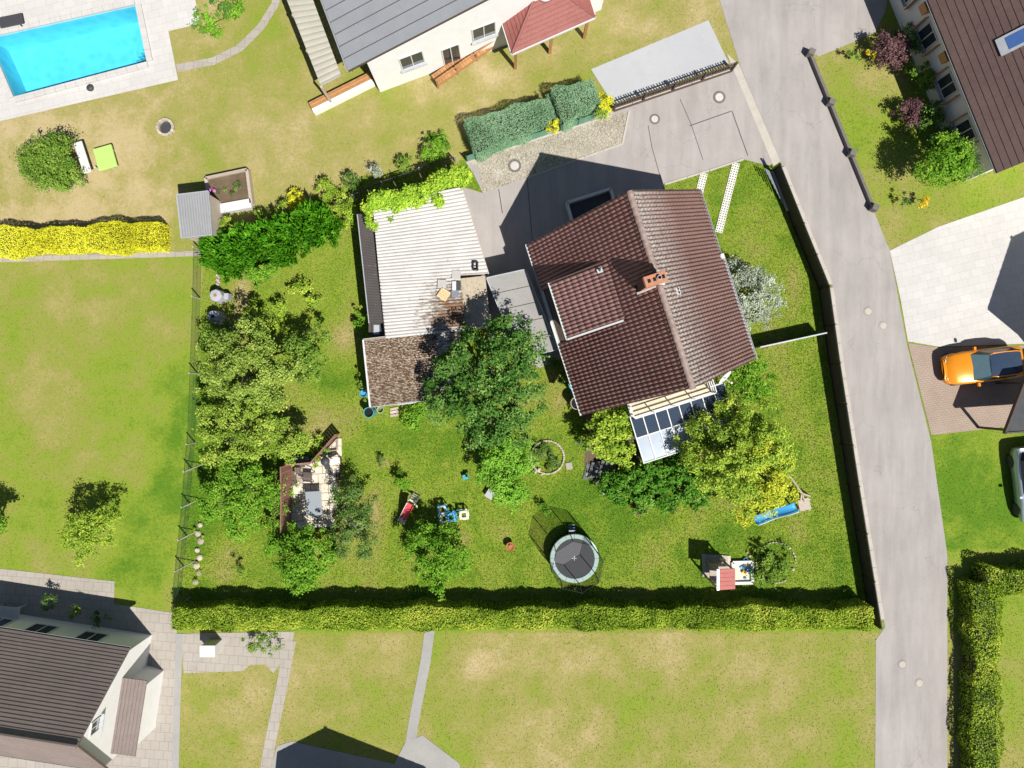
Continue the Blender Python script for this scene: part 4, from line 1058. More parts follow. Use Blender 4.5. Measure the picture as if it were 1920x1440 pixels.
# wire fence on the left boundary
wf = thing('wire_fence', 'green wire mesh fence with braced wooden posts on the left boundary', 'fence', W(350, 1000))
wpts = [W(378, 470), W(376, 560), W(371, 700), W(366, 830), W(361, 880), W(357, 945), W(351, 1005), W(345, 1062), W(338, 1130)]
M_net = glassy('green_mesh', (.04, .12, .05), .80, .9, True)
for i, (a, c) in enumerate(zip(wpts[:-1], wpts[1:])):
    b = MB(); b.quad(a + up * .03, c + up * .03, c + up * .98, a + up * .98); b.build('mesh_panel', M_net, wf)
    for z in (.05, .5, .98): MB().tube([a + up * z, c + up * z], .008, 4).build('wire', M_green_pl, wf)
for i, p in enumerate(wpts):
    MB().tube([p, p + up * 1.08], .045, 7).build('post', M_twig, wf)
    if i > 3: MB().tube([p + up * .95, p + Vector((.62, .30, .02))], .03, 6).build('brace', M_twig, wf)
for i, (px, py) in enumerate([(376, 984), (372, 1000), (377, 1014), (371, 1031), (375, 1045), (369, 1060), (374, 1074), (367, 1090)]):
    p = W(px, py); b = MB().lathe((p.x, p.y, 0), [(.13 + .03 * (i % 3), 0), (.15 + .03 * (i % 3), .07), (.11, .13 + .02 * (i % 2)), (.01, .15)], 7)
    o = b.build('border_stone', M_stone); tag(o, 'pale stone in the row along the wire fence, ' + ('first', 'second', 'third', 'fourth', 'fifth', 'sixth', 'seventh', 'eighth')[7 - i] + ' above the hedge', 'stone', 'border stones by the wire fence')
tree('fence_weed', 'low weeds among the border stones along the wire fence', 'plant', (372, 1040), [(368, 990, .15, 8, .6), (380, 1006, .12, 6, .6), (366, 1022, .15, 7, .6), (381, 1038, .12, 6, .6), (366, 1052, .15, 7, .6), (379, 1068, .12, 6, .6), (364, 1082, .15, 8, .6)], L_apple2, 420, .09, .02, 39, .12, trunk=False)
# dark boundary fence behind the ivy
ff = thing('boundary_fence', 'dark wire boundary fence behind the ivy and the garage', 'fence', W(660, 378))
ip = [W(640, 392), W(668, 374), W(720, 350), W(790, 325), W(855, 304)]
for a, c in zip(ip[:-1], ip[1:]):
    MB().beam(a + up * .9, c + up * .9, .04, .04).build('rail', M_dkgrey, ff); b = MB(); b.quad(a + up * .05, c + up * .05, c + up * .9, a + up * .9); b.build('mesh_panel', M_net, ff)
for p in ip: MB().beam(p, p + up * 1.0, .06, .06).build('post', M_zinc, ff)

# ================================================================== GARDEN THINGS
# patio with slabs
pat = thing('patio', 'corner patio of pale stone slabs inside the board screen', 'patio', W(590, 920))
PP = [W2(545, 872), W2(592, 862), W2(640, 818), W2(640, 880), W2(634, 925), W2(622, 995), W2(550, 990)]
EXC.append(PP); MB().prism(PP, .0, .014).build('bed', M_soil, pat)
ra = R(3); ca, sa = math.cos(ra), math.sin(ra); o0 = W(592, 920); k = 0
y = -2.6; row = 0
while y < 3.4:
    hgt = (.56, .42, .50)[row % 3]; x = -2.2 - (.3 if row % 2 else 0)
    while x < 2.2:
        wdt = rnd.choice((.42, .56, .70)); c_ = (o0.x + (x + wdt / 2) * ca - (y + hgt / 2) * sa, o0.y + (x + wdt / 2) * sa + (y + hgt / 2) * ca)
        if inpoly(np.array([c_]), PP)[0]:
            MB().box((c_[0], c_[1], .022), (wdt - .025, hgt - .025, .04 + rnd.uniform(0, .008)), ra + rnd.uniform(-.01, .01)).build('slab', M_patio, pat)
        x += wdt
    y += hgt; row += 1
def chair(px, py, rot, lab):
    p = W(px, py); t = thing('garden_chair', lab, 'chair', p)
    M = Matrix.Translation(p) @ Matrix.Rotation(rot, 4, 'Z')
    def part(n_, b, mt): me = b.mesh(n_, mt); inst(n_, me, t, M)
    for k in range(7): part('seat_slat', MB().box((-.21 + .07 * k, 0, .42), (.058, .50, .03)), M_brownwicker)
    b = MB(); n = 6
    for k in range(n):
        pass
    for k in range(8): part('back_slat', MB().beam((-.27 - .015, -.22 + .063 * k, .44), (-.47, -.22 + .063 * k, 1.02), .05, .02, (0, 1, 0)), M_brownwicker)
    part('back_rail', MB().beam((-.47, -.27, 1.02), (-.47, .27, 1.02), .05, .05), M_brownwicker)
    for s in (-1, 1):
        part('armrest', MB().tube([(-.34, s * .29, .66), (-.05, s * .31, .67), (.22, s * .29, .62), (.27, s * .28, .40)], .025, 6), M_dkgrey)
        part('leg', MB().tube([(.22, s * .25, .42), (.26, s * .26, 0)], .022, 6), M_dkgrey); part('leg', MB().tube([(-.26, s * .25, .42), (-.33, s * .26, 0)], .022, 6), M_dkgrey)
chair(581, 893, R(-4), 'brown slatted garden chair in the middle of the patio')
# storage bench with a swim ring on it
sb = thing('storage_bench', 'dark grey storage bench against the board screen', 'bench', W(563, 863))
MB().box(tuple(W(564, 864, .22)), (.98, .42, .44), R(2)).build('body', M_dkgrey, sb, False, .02)
for k in range(4): MB().box(tuple(W(553 + 7.6 * k, 863.8, .46)), (.22, .44, .03), R(2)).build('lid_board', plain('bench_lid', (.16, .18, .21), .6) if k == 0 else MATS['bench_lid'], sb)
p = W(550, 863, .51)
sr = thing('swim_ring', 'white and blue swim ring lying on the dark storage bench', 'swim ring', p)
MB().ring(tuple(p), .12, .055, 24, 8).build('ring', M_white_pl, sr, True); MB().lathe((p.x, p.y, p.z - .03), [(.085, 0), (.01, .002)], 16).build('inner', M_lblue, sr)
# grill with side table and cover
bg = thing('barbecue_grill', 'black barbecue grill with white side shelf at the patio edge', 'grill', W(626, 862))
p = W(617, 862); ar = R(25)
MB().lathe((p.x, p.y, .62), [(.03, 0), (.18, .06), (.25, .18), (.25, .20), (.2, .30), (.05, .36)], 18).build('kettle', M_dkgrey, bg, True)
for k in range(3): MB().tube([(p.x + .1 * math.cos(k * 2.1), p.y + .1 * math.sin(k * 2.1), .66), (p.x + .3 * math.cos(k * 2.1), p.y + .3 * math.sin(k * 2.1), 0)], .016, 6).build('leg', M_darkmetal, bg)
q = W(633, 862); MB().box((q.x, q.y, .72), (.56, .34, .04), ar).build('shelf', M_white_pl, bg, False, .01)
for sx, sy in ((-.22, -.12), (.22, -.12), (.22, .12), (-.22, .12)):
    xx = q.x + sx * math.cos(ar) - sy * math.sin(ar); yy = q.y + sx * math.sin(ar) + sy * math.cos(ar); MB().beam((xx, yy, 0), (xx, yy, .70), .03, .03).build('leg', M_darkmetal, bg)
st_ = thing('folding_stool', 'small black folding stool below the barbecue grill', 'stool', W(617, 873))
p = W(617, 873); MB().box((p.x, p.y, .40), (.30, .24, .03), R(20)).build('seat', M_dkgrey, st_)
for s in (-1, 1): MB().tube([(p.x - .13, p.y + s * .1, 0), (p.x + .13, p.y + s * .1, .4)], .012, 5).build('leg', M_darkmetal, st_); MB().tube([(p.x + .13, p.y + s * .1, 0), (p.x - .13, p.y + s * .1, .4)], .012, 5).build('leg', M_darkmetal, st_)
gt = thing('glass_table', 'grey glass patio table partly under the overhanging branches', 'table', W(588, 945))
M_tglass = glassy('table_glass', (.38, .42, .46), .25, .12)
MB().box(tuple(W(588.5, 944, .72)), (.86, 1.30, .02), R(3)).build('table_top', M_tglass, gt)
for dx, dy in ((-.38, -.58), (.38, -.58), (.38, .58), (-.38, .58)):
    p = W(588.5, 944); MB().beam((p.x + dx, p.y + dy, .01), (p.x + dx, p.y + dy, .70), .035, .035).build('leg', M_greymetal, gt)
ln_ = thing('metal_lounger', 'bare metal frame bench at the head of the glass table', 'bench', W(586, 922))
p = W(586, 921)
for s in (-1, 1):
    MB().tube([(p.x - .38, p.y + s * .16, .02), (p.x - .38, p.y + s * .16, .42), (p.x + .38, p.y + s * .16, .42), (p.x + .38, p.y + s * .16, .02)], .014, 6).build('frame', M_greymetal, ln_)
for k in range(6): MB().beam((p.x - .33 + k * .13, p.y - .16, .43), (p.x - .33 + k * .13, p.y + .16, .43), .05, .012).build('slat', M_greymetal, ln_)
tag(MB().lathe(tuple(W(618, 848)), [(.06, 0), (.1, .2), (.085, .2)], 14, False).build('plant_pot', M_dkgrey), 'small dark plant pot between the screen and the grill', 'pot')
pw = thing('planter', 'square wooden planter with young plants by the slanted screen', 'planter', W(628, 838))
for a, c in (((612, 846), (634, 822)), ((634, 822), (634, 843)), ((634, 843), (612, 846))):
    MB().beam(W(*a) + up * .14, W(*c) + up * .14, .04, .26).build('side', M_wood_pale, pw)

# trampoline
tc = W(1077, 1047, .75); T0 = Vector((tc.x, tc.y, 0))
tr = thing('trampoline', 'round trampoline with mint pad, black mat and black safety net', 'trampoline', T0)
RM = 1.32
MB().lathe((T0.x, T0.y, .74), [(.01, 0), (1.12, 0), (1.12, .01), (.01, .012)], 48).build('mat', M_mat, tr)
for k in range(16):
    a0_, a1_ = 2 * math.pi * k / 16 + .006, 2 * math.pi * (k + 1) / 16 - .006; b = MB(); vs = []
    for a in np.linspace(a0_, a1_, 4):
        for r, z in ((1.08, .765), (1.10, .79), (RM - .03, .79), (RM, .765)): vs.append((T0.x + r * math.cos(a), T0.y + r * math.sin(a), z))
    b.add(vs, [(i * 4 + j, (i + 1) * 4 + j, (i + 1) * 4 + j + 1, i * 4 + j + 1)[::-1] for i in range(3) for j in range(3)]); b.build('pad', M_pad, tr)
MB().ring((T0.x, T0.y, .73), RM - .04, .03, 48, 6).build('frame', M_greymetal, tr, True)
M_tnet = glassy('black_net', (.004, .004, .004), .52, .9, True)
M_skirt = glassy('dark_green_skirt', (.008, .02, .012), .12, .9, True)
pang = [R(10 + 45 * k) for k in range(8)]; ZT = 2.6
for k in range(8):
    a, c = pang[k], pang[(k + 1) % 8]; pt = lambda an, z, r=RM + .03: Vector((T0.x + r * math.cos(an), T0.y + r * math.sin(an), z))
    MB().tube([pt(a, 0), pt(a, ZT)], .024, 7).build('post', M_darkmetal, tr); MB().tube([pt(a, ZT), pt(c, ZT)], .012, 5).build('top_wire', M_darkmetal, tr)
    b = MB(); m = 5; vs = []
    for i in range(m + 1):
        t = i / m; x = pt(a, 0).lerp(pt(c, 0), t); sag = .06 * math.sin(math.pi * t); lo_ = Vector((x.x, x.y, .78)); hi_ = Vector((x.x, x.y, ZT - sag)); vs += [lo_, hi_]
    b.add(vs, [(2 * i, 2 * i + 2, 2 * i + 3, 2 * i + 1) for i in range(m)]); b.build('net', M_tnet, tr)
    b = MB(); vs = []
    for i in range(m + 1):
        an = a + (c - a if c > a else c + 2 * math.pi - a) * i / m; vs += [pt(an, .04, RM), pt(an, .74, RM)]
    b.add(vs, [(2 * i, 2 * i + 2, 2 * i + 3, 2 * i + 1) for i in range(m)]); b.build('skirt', M_skirt, tr)
lo = Vector((T0.x - .12, T0.y + RM, 0))
for s in (-.18, .18): MB().beam(lo + Vector((s, .42, .02)), lo + Vector((s, .03, .78)), .03, .05).build('ladder_rail', M_darkmetal, tr)
for k in range(3): q = lo + Vector((0, .36 - .11 * k, .18 + .22 * k)); MB().beam(q - Vector((.17, 0, 0)), q + Vector((.17, 0, 0)), .08, .02).build('ladder_step', M_blue if k == 1 else M_greymetal, tr)
for a in (0, math.pi / 2): q = Vector((T0.x, T0.y, .755)); MB().beam(q - Vector((math.cos(a), math.sin(a), 0)) * .13, q + Vector((math.cos(a), math.sin(a), 0)) * .13, .028, .006 + .003 * a).build('centre_mark', M_white_pl, tr)

# climbing cubes
def cube_frame(px, py, size, hh, rot, mats, lab):
    p = W(px, py); t = thing('climbing_cube', lab, 'climbing cube', p, 'plastic climbing cubes on the lawn')
    M = Matrix.Translation(p) @ Matrix.Rotation(rot, 4, 'Z'); a = size / 2; r = .032
    def part(n_, b, mt): inst(n_, b.mesh(n_, mt, True), t, M)
    cs = [(-a, -a), (a, -a), (a, a), (-a, a)]
    for i in range(4):
        x, y = cs[i]; x2, y2 = cs[(i + 1) % 4]
        part('upright', MB().tube([(x, y, 0), (x, y, hh)], r, 7), mats[0])
        for z, mt in ((.06, mats[1]), (hh, mats[2])): part('bar', MB().tube([(x, y, z), (x2, y2, z)], r, 7), mt)
    # rounded square opening panel on top
    b = MB(); o_, i_ = [], []
    for k in range(24):
        an = 2 * math.pi * (k + .5) / 24; c, s = math.cos(an), math.sin(an); f = 1 / max(abs(c), abs(s)); q = lambda R_, p_: (math.copysign(abs(c) ** p_, c) * R_, math.copysign(abs(s) ** p_, s) * R_)
        o_.append(q(a * .98, .35)); i_.append(q(a * .56, .4))
    vs = [(x, y, hh + .02) for x, y in o_] + [(x, y, hh + .02) for x, y in i_] + [(x, y, hh - .02) for x, y in o_] + [(x, y, hh - .02) for x, y in i_]
    fs = []
    for k in range(24):
        j = (k + 1) % 24; fs += [(k, j, 24 + j, 24 + k), (48 + k, 72 + k, 72 + j, 48 + j), (k, 48 + k, 48 + j, j), (24 + k, 24 + j, 72 + j, 72 + k)]
    b.add(vs, fs); part('panel', b, mats[3])
cube_frame(831, 952.5, .46, .62, R(8), (M_white_pl, M_teal, M_teal, M_white_pl), 'white climbing cube, upper left of the joined climbing cubes')
cube_frame(833.5, 968.5, .46, .62, R(8), (M_white_pl, M_teal, M_teal, M_white_pl), 'white climbing cube in front, lower left of the joined climbing cubes')
cube_frame(847.5, 966, .46, .62, R(8), (M_lblue, M_lblue, M_lblue, M_lblue), 'light blue climbing cube next to the white ones')
cube_frame(871, 962, .44, .62, R(6), (M_white_pl, M_cream_pl, M_cream_pl, M_cream_pl), 'cream climbing cube standing apart at the right end')
lk = thing('climbing_bridge', 'teal bars linking the light blue and the cream climbing cube', 'climbing bridge', W(859, 963))
for py in (956.5, 968.5): MB().tube([W(855.5, py, .6), W(864.5, py - 1, .6)], .022, 6).build('bar', M_teal, lk)
for py in (956.5, 968.5): MB().tube([W(855.5, py, .08), W(864.5, py - 1, .08)], .022, 6).build('bar', M_teal, lk)
# red slide
sld = thing('toy_slide', 'red and white plastic toy slide on the lawn', 'slide', W(763, 962))
s0, s1 = W(770, 945, .95), W(752, 979, .06); dd = (s1 - s0); side = Vector((dd.y, -dd.x, 0)).normalized()
prof_ = [(0, .0), (.14, -.02), (.4, -.30), (.7, -.68), (.86, -.86), (1, -.89)]
for k in range(len(prof_) - 1):
    (ta, za), (tb, zb) = prof_[k], prof_[k + 1]
    pa, pb = Vector((s0.x + dd.x * ta, s0.y + dd.y * ta, .95 + za)), Vector((s0.x + dd.x * tb, s0.y + dd.y * tb, .95 + zb))
    MB().beam(pa, pb, .36, .03).build('chute', M_red_pl if k < 4 else M_white_pl, sld)
    for s in (-1, 1): MB().beam(pa + side * s * .195 + up * .06, pb + side * s * .195 + up * .06, .035, .15).build('side_rail', M_white_pl if s > 0 or k > 2 else M_red_pl, sld)
bk = s0 - Vector((dd.x, dd.y, 0)).normalized() * .12
ft = bk - Vector((dd.x, dd.y, 0)).normalized() * .34; ft.z = 0
for s in (-1, 1): MB().beam(Vector((ft.x, ft.y, 0)) + side * s * .2, bk + side * s * .2 + up * .12, .05, .06).build('ladder_rail', M_white_pl, sld)
for k in range(4):
    q = Vector((ft.x, ft.y, 0)).lerp(bk, .2 + .23 * k); MB().beam(q - side * .2, q + side * .2, .07, .03).build('rung', M_white_pl, sld)
MB().tube([bk - side * .28 + up * .1, bk - side * .34 - Vector((0, .1, .0))], .03, 6).build('handle', M_white_pl, sld)
# teal toy chair, board, fire bowl
tc_ = thing('toy_chair', 'small turquoise children\'s chair with black shadowy frame on the lawn', 'chair', W(873, 893))
p = W(873, 893); M = Matrix.Translation(p) @ Matrix.Rotation(R(15), 4, 'Z')
inst('seat', MB().box((0, 0, .30), (.28, .26, .03)).mesh('seat', M_teal), tc_, M); inst('backrest', MB().beam((.15, -.12, .32), (.19, -.12, .32), .03, .03).beam((.16, 0, .32), (.22, 0, .58), .26, .03, (0, 1, 0)).mesh('backrest', M_teal), tc_, M)
for sx in (-.12, .12):
    for sy in (-.11, .11): inst('leg', MB().tube([(sx, sy, .3), (sx * 1.3, sy * 1.2, 0)], .014, 6).mesh('leg', M_teal), tc_, M)
bd = thing('garden_box', 'grey flat wooden box on the lawn beside the bright bush', 'box', W(918, 925)); p = W(919, 925)
MB().box((p.x, p.y, .16), (.40, .42, .32), R(-32)).build('body', M_wood_pale, bd); MB().box((p.x, p.y, .335), (.44, .46, .03), R(-32)).build('lid', M_grey_pl, bd)
fbw = thing('fire_bowl', 'rusty fire bowl on the bare patch of the lawn', 'fire bowl', W(957, 1022)); p = W(957, 1022)
MB().lathe((p.x, p.y, .22), [(.03, 0), (.18, .05), (.25, .18), (.225, .18), (.16, .08), (.01, .05)], 20).build('bowl', M_rust, fbw, True)
for k in range(3): MB().tube([(p.x + .12 * math.cos(k * 2.1), p.y + .12 * math.sin(k * 2.1), .26), (p.x + .2 * math.cos(k * 2.1), p.y + .2 * math.sin(k * 2.1), 0)], .015, 6).build('leg', M_rust, fbw)
for k in range(4): a = k * .8; MB().tube([(p.x - .13 * math.cos(a), p.y - .13 * math.sin(a), .36 + .02 * k), (p.x + .13 * math.cos(a), p.y + .13 * math.sin(a), .37 + .02 * k)], .03, 6).build('log', M_wood_or, fbw)
# compost bins
for px, py, lab, rr in ((415, 557, 'grey compost bin with a brown patch on its lid, the upper one', 1), (410.5, 596, 'grey compost bin with dark hole in its lid, the lower one', 0)):
    p = W(px, py); t = thing('compost_bin', lab, 'compost bin', p, 'compost bins along the left boundary')
    MB().lathe((p.x, p.y, 0), [(.40, 0), (.33, .70), (.35, .72), (.32, .78), (.02, .82)], 8).build('body', M_grey_pl, t, False, .02)
    MB().box((p.x, p.y, .825), (.15, .15, .02), .3).build('hatch', M_rust if rr else M_black, t)
o = MB().box(tuple(W(428, 557, .3)), (.24, .34, .6)).build('crate', M_grey_pl); tag(o, 'small grey crate standing next to the upper compost bin', 'crate')
for k in range(7):
    p = W(409 + (k % 2) * 2, 517 + 4.2 * k); o = MB().box((p.x, p.y, .05), (.18, .10, .10), R(-20)).build('edging_stone', M_stone); tag(o, 'pale edging stone in the short row, ' + ('first', 'second', 'third', 'fourth', 'fifth', 'sixth', 'seventh', 'eighth')[6 - k] + ' above the upper compost bin', 'stone', 'edging stones above the compost bins')

# stone-ringed beds
def ring_bed(px, py, rx, ry, n, lab, soil=True, gap=None, sw=.15):
    c0 = W(px, py); t = thing('flower_bed', lab, 'flower bed', c0)
    R1, R2 = rx / S, ry / S; poly = [(c0.x + R1 * math.cos(2 * math.pi * k / 28), c0.y + R2 * math.sin(2 * math.pi * k / 28)) for k in range(28)]
    if soil: MB().prism([(c0.x + (x - c0.x) * .9, c0.y + (y - c0.y) * .9) for x, y in poly], .0, .03).build('soil', M_soil, t)
    for k in range(n):
        a = 2 * math.pi * k / n
        if gap and gap[0] < math.degrees(a) < gap[1]: continue
        b = MB(); x, y = c0.x + R1 * math.cos(a), c0.y + R2 * math.sin(a); w_ = sw * rnd.uniform(.8, 1.15)
        b.lathe((0, 0, 0), [(w_ * .5, 0), (w_ * .55, .05), (w_ * .4, .10), (.01, .115)], 7)
        inst('edging_stone', b.mesh('edging_stone', M_stone, True), t, Matrix.Translation((x, y, .0)) @ Matrix.Rotation(a, 4, 'Z') @ Matrix.Diagonal((.8, 1.3, 1, 1)))
    return t, c0
b1, c1_ = ring_bed(1026, 857, 31, 31, 42, 'round flower bed edged with pale stones beside the square slab', False)
tag(MB().box(tuple(W(1067, 874, .03)), (.34, .38, .06), R(12)).build('stepping_slab', M_beige), 'square pinkish stepping slab at the round flower bed', 'slab')
for k, (px, py, s_) in enumerate(((1006, 868, .22), (1010, 880, .26), (1003, 884, .22), (1015, 889, .2))):
    b = MB().lathe((0, 0, 0), [(s_ * .5, 0), (s_ * .55, .08), (s_ * .35, .16), (.01, .18)], 8); o = inst('rock', b.mesh('rock', M_stone, True), None, Matrix.Translation(W(px, py)) @ Matrix.Rotation(k, 4, 'Z') @ Matrix.Diagonal((1, .75, 1, 1)))
    tag(o, 'pale rock on the left rim of the round flower bed, ' + ('uppermost', 'largest', 'leftmost', 'lowest')[k] + ' of four', 'rock', 'pale rocks at the round bed')
b2, c2_ = ring_bed(1454, 1054, 37, 38, 40, 'shrub bed edged with stones beside the sandpit', False, (300, 352), .13)

# sandpit and play tower
sp_ = thing('sandpit', 'square white-framed sandpit with blue and yellow toys', 'sandpit', W(1389, 1072))
SPc = [W(1372, 1053), W(1408, 1052), W(1409, 1091), W(1374, 1092)]
EXC.append([(p.x, p.y) for p in SPc]); MB().prism([(p.x, p.y) for p in SPc], .0, .08).build('sand', M_sand, sp_)
for i in range(4):
    a, c = SPc[i], SPc[(i + 1) % 4]; MB().beam(a + up * .11, c + up * .11, .15, .22).build('plank', M_whitepaint, sp_)
for px, py, lab, mt, sz, ro in ((1394, 1072, 'yellow toy digger lying in the sandpit', M_yellow_pl, (.28, .18, .14), -.5), (1402, 1069, 'dark blue toy truck next to the yellow toy digger', M_blue, (.30, .20, .14), -.6), (1391, 1062, 'light blue toy tray at the top of the sandpit', M_lblue, (.30, .16, .05), .4), (1396, 1083, 'light blue sand mould at the bottom of the sandpit', M_lblue, (.14, .12, .07), .2)):
    p = W(px, py); t = thing('sand_toy', lab, 'toy', (p.x, p.y, .08)); MB().box((p.x, p.y, .10 + sz[2] / 2), sz, ro).build('body', mt, t, False, .02); MB().box((p.x + .02, p.y + .01, .11 + sz[2]), (sz[0] * .4, sz[1] * .6, .05), ro).build('cab', mt if mt is not M_yellow_pl else M_rust, t, False, .01)
tag(MB().lathe(tuple(W(1397, 1049)), [(.10, 0), (.13, .14), (.115, .14), (.09, .02)], 14, False).build('sand_bucket', M_lblue), 'light blue bucket behind the sandpit', 'bucket')
pt_ = thing('play_tower', 'wooden play tower with red shingled roof next to the sandpit', 'play tower', W(1355, 1075))
tcn = W(1362, 1087, 2.15); cx, cy = tcn.x, tcn.y; hw, hd = .50, .54
for sx in (-1, 1):
    for sy in (-1, 1): MB().beam((cx + sx * (hw - .06), cy + sy * (hd - .08), 0), (cx + sx * (hw - .06), cy + sy * (hd - .08), 1.95), .08, .08).build('post', M_wood_pale, pt_)
MB().box((cx, cy, .72), (hw * 2 - .04, hd * 2 - .08, .05)).build('deck', M_wood_pale, pt_)
for sy in (-1, 1):
    for k in range(6): MB().box((cx - hw + .12 + k * .155, cy + sy * (hd - .07), 1.02), (.13, .025, .5)).build('side_board', M_wood_pale, pt_)
M_shing = rooftile('red_shingle', (.36, .095, .085), (.46, .15, .13), (.55, .25, .22), None, None)
rx0, rx1 = cx - hw, cx + hw
rf = MB().prism([(rx0, cy - hd), (rx1, cy - hd), (rx1, cy + hd), (rx0, cy + hd)], [2.12, 1.90, 1.90, 2.12], [2.16, 1.94, 1.94, 2.16]).build('roof', M_wood_pale, pt_)
for i in range(6):
    for j in range(5):
        x0 = rx0 + .13 + (rx1 - rx0 - .13) * i / 6; x1 = x0 + (rx1 - rx0 - .13) / 6 + .02; y0 = cy - hd + 2 * hd * j / 5; y1 = y0 + 2 * hd / 5 - .012
        zf = lambda x: 2.16 - .22 * (x - rx0) / (rx1 - rx0)
        MB().prism([(x0, y0), (x1, y0), (x1, y1), (x0, y1)], [zf(x0) + .004, zf(x1) + .012, zf(x1) + .012, zf(x0) + .004], [zf(x0) + .012, zf(x1) + .024, zf(x1) + .024, zf(x0) + .012]).build('shingle', M_shing, rf)
MB().beam((rx0 + .06, cy - hd - .01, 2.165), (rx0 + .06, cy + hd + .01, 2.165), .13, .03).build('ridge_flashing', M_zinc, rf)
pd = thing('play_deck', 'low pale wooden deck with steps under the play tower', 'deck', W(1340, 1060))
for k in range(8):
    a = W(1318 + 6.8 * k, 1038 + (.5 * k)); c = W(1320 + 6.8 * k, 1080 + 2.6 * k if k < 7 else 1092); MB().beam(a + up * .07, c + up * .07, .19, .05).build('board', M_wood_pale, pd)
EXC.append([W2(1313, 1033), W2(1372, 1037), W2(1374, 1100), W2(1340, 1100), W2(1313, 1072)])
for k in range(3): p = W(1345, 1050 + 8 * k); MB().beam(p - Vector((.3, 0, -.12 - .2 * k)), p + Vector((.3, 0, .12 + .2 * k)), .20, .04).build('step', M_wood_pale, pd)
MB().box(tuple(W(1354, 1050, .35)), (.32, .10, .7)).build('box_seat', M_wood_pale, pd)
# blue slide with wooden swing frame
bsl = thing('wave_slide', 'long light blue wavy slide at the foot of the yellow tree', 'slide', W(1455, 962))
q0, q1 = W(1494, 951, 1.3), W(1414, 976, .10); dd = q1 - q0; sd_ = Vector((-dd.y, dd.x, 0)).normalized(); N = 14
vs = []; fs = []
for i in range(N + 1):
    t = i / N; z = .12 + 1.05 * (1 - t) ** 1.25 + .07 * math.sin(t * 9); c_ = Vector((q0.x + dd.x * t, q0.y + dd.y * t, z)); 
    for off, dz in ((-.25, .14), (-.20, .02), (0, 0), (.20, .02), (.25, .14)): vs.append(c_ + sd_ * off + up * dz)
for i in range(N):
    for j in range(4): a = i * 5 + j; fs.append((a, a + 1, a + 6, a + 5))
b = MB().add(vs, fs); ch = b.build('chute', M_lblue, bsl, True); sm = ch.modifiers.new('solid', 'SOLIDIFY'); sm.thickness = .03
for s in (-.265, .265):
    b = MB(); pts = []
    for i in range(N + 1):
        t = i / N; z = .12 + 1.05 * (1 - t) ** 1.25 + .07 * math.sin(t * 9) + .14; pts.append(Vector((q0.x + dd.x * t, q0.y + dd.y * t, z)) + sd_ * s)
    b.tube(pts, .03, 7).build('edge_rail', M_white_pl if s > 0 else M_lblue, bsl, True)
fr_ = thing('swing_frame', 'weathered wooden swing frame with platform beside the wavy slide', 'swing frame', W(1508, 945))
hp = W(1503, 925, 2.0)
for px, py in ((1516, 957), (1519, 930), (1497, 936), (1499, 955)): MB().tube([W(px, py), hp], .045, 7).build('leg', M_wood_pale, fr_)
MB().tube([hp + Vector((.1, -.1, 0)), W(1472, 880, 2.0)], .05, 8).build('beam', M_wood_pale, fr_)
for px, py in ((1462, 893), (1480, 872)): MB().tube([W(px, py), W(1472, 880, 2.0)], .045, 7).build('leg', M_wood_pale, fr_)
MB().box(tuple(W(1508, 946, 1.05)), (.62, .62, .05), R(15)).build('platform', M_wood_pale, fr_)
for dx, dy in ((-.28, -.28), (.28, -.28), (.28, .28), (-.28, .28)): p = W(1508, 946, 1.0); MB().beam((p.x + dx, p.y + dy, 0), (p.x + dx, p.y + dy, 1.03), .07, .07).build('post', M_wood_pale, fr_)
# lawn paver strips
def paver(nx, ny, sz):
    b = MB(); e = sz / 4
    for i in range(nx * 4):
        for j in range(ny * 4):
            if i % 4 in (1, 2) and j % 4 in (1, 2) and False: continue
            if (i % 4 in (1, 2)) and (j % 4 in (1, 2)) and ((i // 4 + j // 4) % 1 == 0): continue
            x, y = (i - nx * 2) * e, (j - ny * 2) * e; b.add([(x, y, .05), (x + e, y, .05), (x + e, y + e, .05), (x, y + e, .05)], [(0, 1, 2, 3)])
            for (dx, dy, fx, fy) in ((1, 0, (x + e, y), (x + e, y + e)), (-1, 0, (x, y + e), (x, y)), (0, 1, (x + e, y + e), (x, y + e)), (0, -1, (x, y), (x + e, y))):
                I, J = i + dx, j + dy; open_ = not (0 <= I < nx * 4 and 0 <= J < ny * 4) or (I % 4 in (1, 2) and J % 4 in (1, 2))
                if open_: b.add([(*fx, 0), (*fy, 0), (*fy, .05), (*fx, .05)], [(0, 1, 2, 3)])
    return b.mesh('grass_paver', M_pvr)
M_pvr = paving('white_paver', (.64, .62, .58), (.74, .72, .69), (.5, .47, .40), 1.5)
pvm = paver(3, 4, .135)
for nm, a, c, lab in ((0, (1380, 306), (1347, 436), 'long strip of white perforated lawn pavers across the side lawn'), (1, (1320, 325), (1306, 380), 'short strip of white perforated lawn pavers at the roof edge')):
    pa, pb = W(*a), W(*c); d = pb - pa; t = thing('paver_strip', lab, 'paving', pa); n = round(d.length / .55); an = math.atan2(d.y, d.x)
    for i in range(n): inst('grass_paver', pvm, t, Matrix.Translation(pa + d * (i + .5) / n) @ Matrix.Rotation(an - math.pi / 2 + R(1.2 * (i % 2)), 4, 'Z') @ Matrix.Diagonal((1, .99 * d.length / n / .54, 1, 1)))
